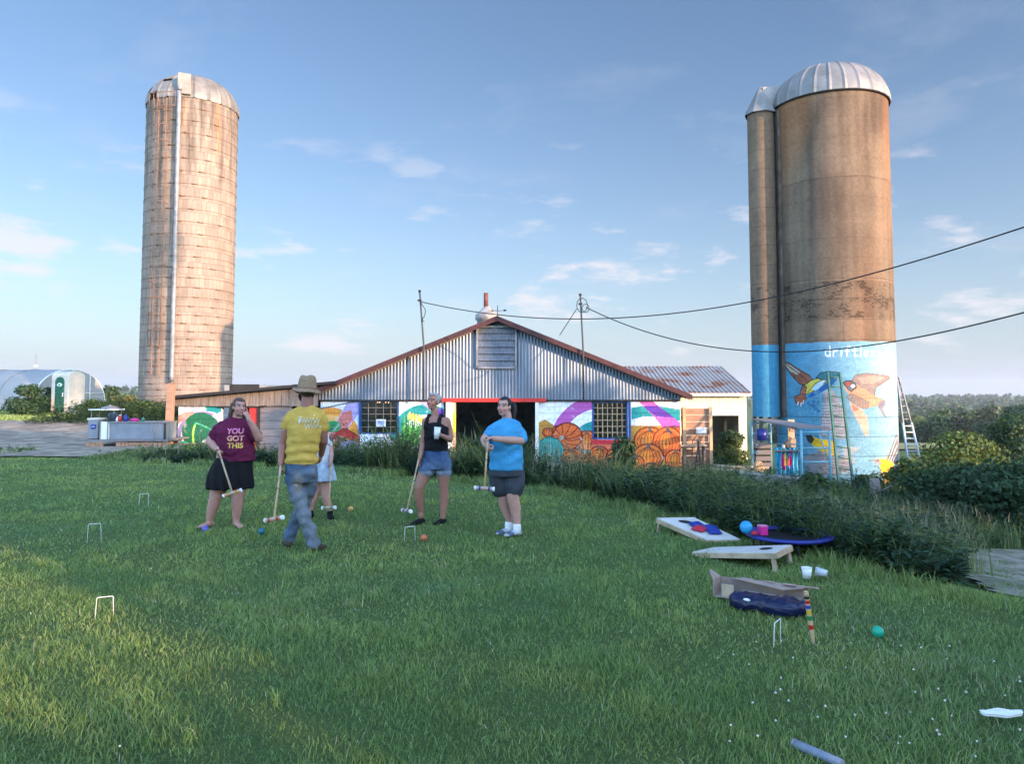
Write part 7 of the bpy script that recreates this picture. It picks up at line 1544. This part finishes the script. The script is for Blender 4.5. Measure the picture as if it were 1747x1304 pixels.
# ---------------- woman in black tank top
def person_tank():
    Y = 10.05; Q = lambda px, py, dy=0: P(px, py, Y + dy); o = root('person', 'short grey-haired woman in black tank top and denim shorts holding a cup', 'person', (Q(733, 890).x, Y, 0), 'people playing croquet')
    f, s = frame_of(-18); skin = (.34, .16, .11); hc = Q(740, 686, 0); fl = Flesh(); Mx, q = head(fl, hc, (-.55, -.8, .16), (.06, .05, 1), .97, .92)
    fl.limb([Q(742, 716, .02), Q(741, 699, .02)], [.052, .05], 14); torso(fl, [(Q(743, 795), .165, .125), (Q(743, 780), .165, .12), (Q(744, 765), .142, .11), (Q(744, 748), .145, .115), (Q(744, 731), .165, .12), (Q(743, 720), .165, .085), (Q(742, 713), .075, .055)], f, s)
    fl.limb([Q(726, 719), Q(744, 717), Q(761, 719)], [.05, .06, .05])
    wr = Q(752, 743, -.24); fl.limb([Q(762, 719), Q(766, 735, .02), Q(768, 750, -.0), Q(762, 748, -.12), wr], [.055, .05, .043, .04, .027]); hand(fl, wr, Q(742, 738, -.26) - wr, Vector((-.1, -1, -.1)), .92, 1, .95)
    wr2 = Q(716, 783, -.08); fl.limb([Q(726, 720), Q(724, 740, .01), Q(722, 757, .02), wr2], [.05, .046, .04, .026]); hand(fl, wr2, Q(712, 796, -.1) - wr2, Vector((.8, -.2, 0)), .92, -1, 1.1)
    fl.limb([Q(733, 790), Q(723, 812, -.04), Q(715, 832, -.08), Q(715, 852, -.04), Q(718, 872), Q(718, 882)], [.098, .085, .062, .060, .038, .034], 16); fl.limb([Q(755, 790), Q(757, 812, 0), Q(757, 832, 0), Q(758, 852, .02), Q(756, 874), Q(755, 884)], [.098, .086, .062, .060, .038, .034], 16)
    fl.fuse('body', M['skin'], o, .0065, 3, paint=skin_paint(skin, hc, Mx, .97))
    g = Flesh(); torso(g, [(Q(744, 770), .158, .128), (Q(744, 756), .156, .126), (Q(744, 742), .166, .14), (Q(744, 731), .172, .14), (Q(744, 725), .15, .115), (Q(744, 721), .12, .09)], f, s)
    for k in (-1, 1):
        a = Q(744, 728) + s * k * .095 + f * .115; t = Q(743, 714.5) + s * k * .082; bk_ = Q(744, 727) + s * k * .08 - f * .10; g.limb([a, a.lerp(t, .55) + f * .05 + Vector((0, 0, .01)), t + f * .02 + Vector((0, 0, .04)), t - f * .03 + Vector((0, 0, .03)), bk_], [.026, .024, .023, .023, .028], 10)
    g.fuse('tank_top', M['black_cloth'], o, .0065, 2, post=wrinkle(.005, 45, 9, .5))
    j = Flesh(); torso(j, [(Q(744, 800), .175, .14), (Q(744, 788), .178, .142), (Q(744, 776), .168, .135), (Q(744, 769), .155, .125)], f, s); j.limb([Q(734, 790), Q(728, 803, -.03)], [.115, .107], 16); j.limb([Q(755, 790), Q(757, 803)], [.115, .107], 16)
    def pj(V, NV):
        C = np.tile((.03, .06, .13), (len(V), 1)); t = np.clip(.4 + .7 * vnoise(V[:, 0], V[:, 2], 7, 19), 0, 1)[:, None]; C = C * (1 - t) + np.array([.12, .17, .25]) * t; C[V[:, 2] < Q(744, 804).z + .008] = (.2, .24, .3); return C
    j.fuse('shorts', M['denim_c'], o, .008, 2, paint=pj, post=wrinkle(.005, 34, 10, 4.))
    
    for A_1, D_1 in ((Q(718, 884), (-.62, -.75, 0)), (Q(755, 884), (-.5, -.8, 0))): b_ = Flesh(); foot(b_, A_1, D_1, .97, False); b_.fuse('shoe', M['black_cloth'], o, .007, 2)
    h = Flesh(); h.ell(q(0, -.022, .045), (.081, .098, .082), Mx); h.ell(q(0, .02, .09), (.055, .06, .035), Mx)
    h.fuse('hair', M['hair'], o, .0055, 1, paint=solid((.34, .32, .30)), post=lambda V, NV: cut_face(V + NV * (.005 * np.sin(V[:, 0] * 160) * np.sin(V[:, 2] * 140))[:, None], NV, hc, Mx, .97, .066))
    # necklace
    m = MB(); m.tube([Q(744, 716) + s * (.06 * math.cos(t)) + f * (.06 + .065 * math.sin(t)) + Vector((0, 0, -.12 * math.sin(t))) for t in np.linspace(.1, 3.04, 16)], .0022, 5, False); m.build('necklace', M['plastic_white'], o)
    cpos = Q(744.5, 749, -.30); oc = root('paper_cup', 'white paper cup held by the woman in the tank top', 'cup', cpos); Mt = Matrix.Rotation(R(6), 3, 'Y'); m = MB(); m.lathe([(.001, 0), (.030, 0), (.043, .145), (.041, .145), (.029, .01), (.001, .01)], cpos, 24, Mt); m.build('body', M['plastic_white'], oc); m = MB(); m.tube([cpos + Mt @ Vector((.0435 * math.cos(t), .0435 * math.sin(t), .146)) for t in np.linspace(0, 6.283, 25)], .003, 6, False); m.build('rim', M['plastic_white'], oc)
    mallet('blue-banded mallet held down by the woman in the tank top', Q(714.5, 784, -.13), Q(694, 872, -.30), (.5, -.85, -.18), band=('sblue', 'sblue'))
person_tank()

# ---------------- woman in blue T-shirt
def person_blue():
    Y = 9.25; Q = lambda px, py, dy=0: P(px, py, Y + dy); o = root('person', 'dark-haired woman in bright blue T-shirt and dark shorts leaning on a mallet', 'person', (Q(870, 905).x, Y, 0), 'people playing croquet')
    f, s = frame_of(-28); skin = (.46, .255, .195); hc = Q(860, 694, 0); fl = Flesh(); Mx, q = head(fl, hc, (-.38, -.92, .02), (.03, .0, 1), 1.0, 1.1)
    fl.limb([Q(866, 722, .03), Q(864, 706, .02)], [.062, .058], 14); torso(fl, [(Q(864, 806), .18, .15), (Q(864, 780), .175, .15), (Q(863, 750), .19, .155), (Q(864, 733), .15, .11), (Q(865, 722), .075, .06)], f, s)
    wr = Q(840, 748.5, -.31); fl.limb([Q(881, 731, .02), Q(889, 743, .0), Q(889, 752, -.08), Q(866, 751, -.24), wr], [.048, .056, .052, .046, .030]); hand(fl, wr, Q(829, 747, -.33) - wr, Vector((0, -.3, -1)), .95, 1, .8)
    wr2 = Q(828, 760, -.27); fl.limb([Q(848, 731, -.02), Q(834, 741, -.06), Q(826, 750, -.12), wr2], [.048, .053, .048, .030]); hand(fl, wr2, Q(835, 769, -.32) - wr2, Vector((.6, .5, 0)), .95, 1, 1.1)
    fl.limb([Q(852, 815, .05), Q(855, 836, .06), Q(858, 848, .06), Q(862, 866, .1), Q(868, 886, .12), Q(869, 894, .12)], [.115, .095, .07, .068, .042, .038], 16); fl.limb([Q(876, 815), Q(876, 836, -.02), Q(875, 850, -.03), Q(879, 868, 0), Q(882, 890, -.0), Q(882, 899)], [.12, .098, .073, .070, .044, .04], 16)
    fl.fuse('body', M['skin'], o, .0065, 3, paint=skin_paint(skin, hc, Mx, 1.0, brow=(.04, .025, .02)))
    g = Flesh(); torso(g, [(Q(864, 801), .205, .175), (Q(864, 788), .208, .178), (Q(863, 768), .205, .178), (Q(862, 748), .208, .185), (Q(864, 735), .205, .16), (Q(865, 727), .17, .115), (Q(865, 721), .10, .08)], f, s)
    g.limb([Q(848, 729, -.02), Q(865, 721.5, .0), Q(881, 729, .02)], [.068, .070, .068]); g.limb([Q(880, 729, .02), Q(887, 738, .01), Q(890.5, 749, -.04)], [.064, .067, .062]); g.limb([Q(849, 729, -.02), Q(839, 737, -.05), Q(830, 747, -.09)], [.064, .066, .058])
    g.fuse('shirt', M['cloth'], o, .0085, 3, paint=solid((.05, .26, .45)), post=wrinkle(.0085, 27, 7, 3.))
    j = Flesh(); torso(j, [(Q(864, 812), .20, .165), (Q(864, 798), .198, .165), (Q(864, 790), .19, .16)], f, s); j.limb([Q(852, 808, .03), Q(853, 822, .04), Q(854, 833, .05)], [.128, .125, .122], 18); j.limb([Q(877, 808), Q(877, 822), Q(876, 834)], [.13, .127, .124], 18); j.fuse('shorts', mk('dark_shorts', (.035, .042, .055), .75, .2, 5, bump=.3, bscale=10), o, .0085, 3, post=wrinkle(.005, 20, 12, 1.))
    b_ = Flesh(); A1 = Q(868, 899, .12); A2 = Q(882, 906, 0); d1 = (-.85, -.5, 0); d2 = (-.8, -.6, 0); 
    def ps(V, NV):
        C = np.tile((.38, .40, .43), (len(V), 1)); k = vnoise(V[:, 0] + V[:, 1], V[:, 2] * 1.5, 26, 3); C[k > .25] = (.09, .11, .16); C[V[:, 2] < .016] = (.5, .5, .5); return C
    
    for A, D_1 in ((A1, d1), (A2, d2)):
        b_ = Flesh(); foot(b_, A, D_1, 1.02, False); b_.fuse('shoe', M['cloth'], o, .0065, 2, paint=ps); sk = Flesh(); sk.limb([Vector((A.x, A.y, .06)), Vector((A.x, A.y, .115))], [.049, .05], 14); sk.fuse('sock', M['plastic_white'], o, .0065, 2)
    h = Flesh(); h.ell(q(0, -.022, .04), (.082, .100, .085), Mx); h.limb([q(.0, -.09, .05), hc + Vector((.115, .06, .02)), hc + Vector((.125, .05, -.06)), hc + Vector((.12, .03, -.16))], [.04, .036, .032, .014]); h.fuse('hair', M['hair'], o, .006, 2, paint=solid((.018, .012, .010)), post=lambda V, NV: cut_face(V, NV, hc, Mx, 1.0, .07))
    mallet('mallet hanging from the folded hands of the woman in blue', Q(832, 748, -.35), Q(826.5, 834, -.42), (1, -.1, -.08), band=('sblue', 'sblue'), shaftm='wood_tan')
person_blue()

# ================================================================== evening air
m = MB(); m.box((0, 950, 8), (3300, 2400, 62)); hzm = bpy.data.materials.new('haze_air'); hzm.use_nodes = True; nt = hzm.node_tree; nt.nodes.clear()
vo = nt.nodes.new('ShaderNodeVolumePrincipled'); vo.inputs['Color'].default_value = (.86, .92, 1, 1); vo.inputs['Density'].default_value = .00027; vo.inputs['Anisotropy'].default_value = .2
ou = nt.nodes.new('ShaderNodeOutputMaterial'); nt.links.new(vo.outputs[0], ou.inputs['Volume'])
hz_o = m.build('haze', hzm); tag(hz_o, 'thin blue evening haze over the valley', 'haze', kind='stuff')
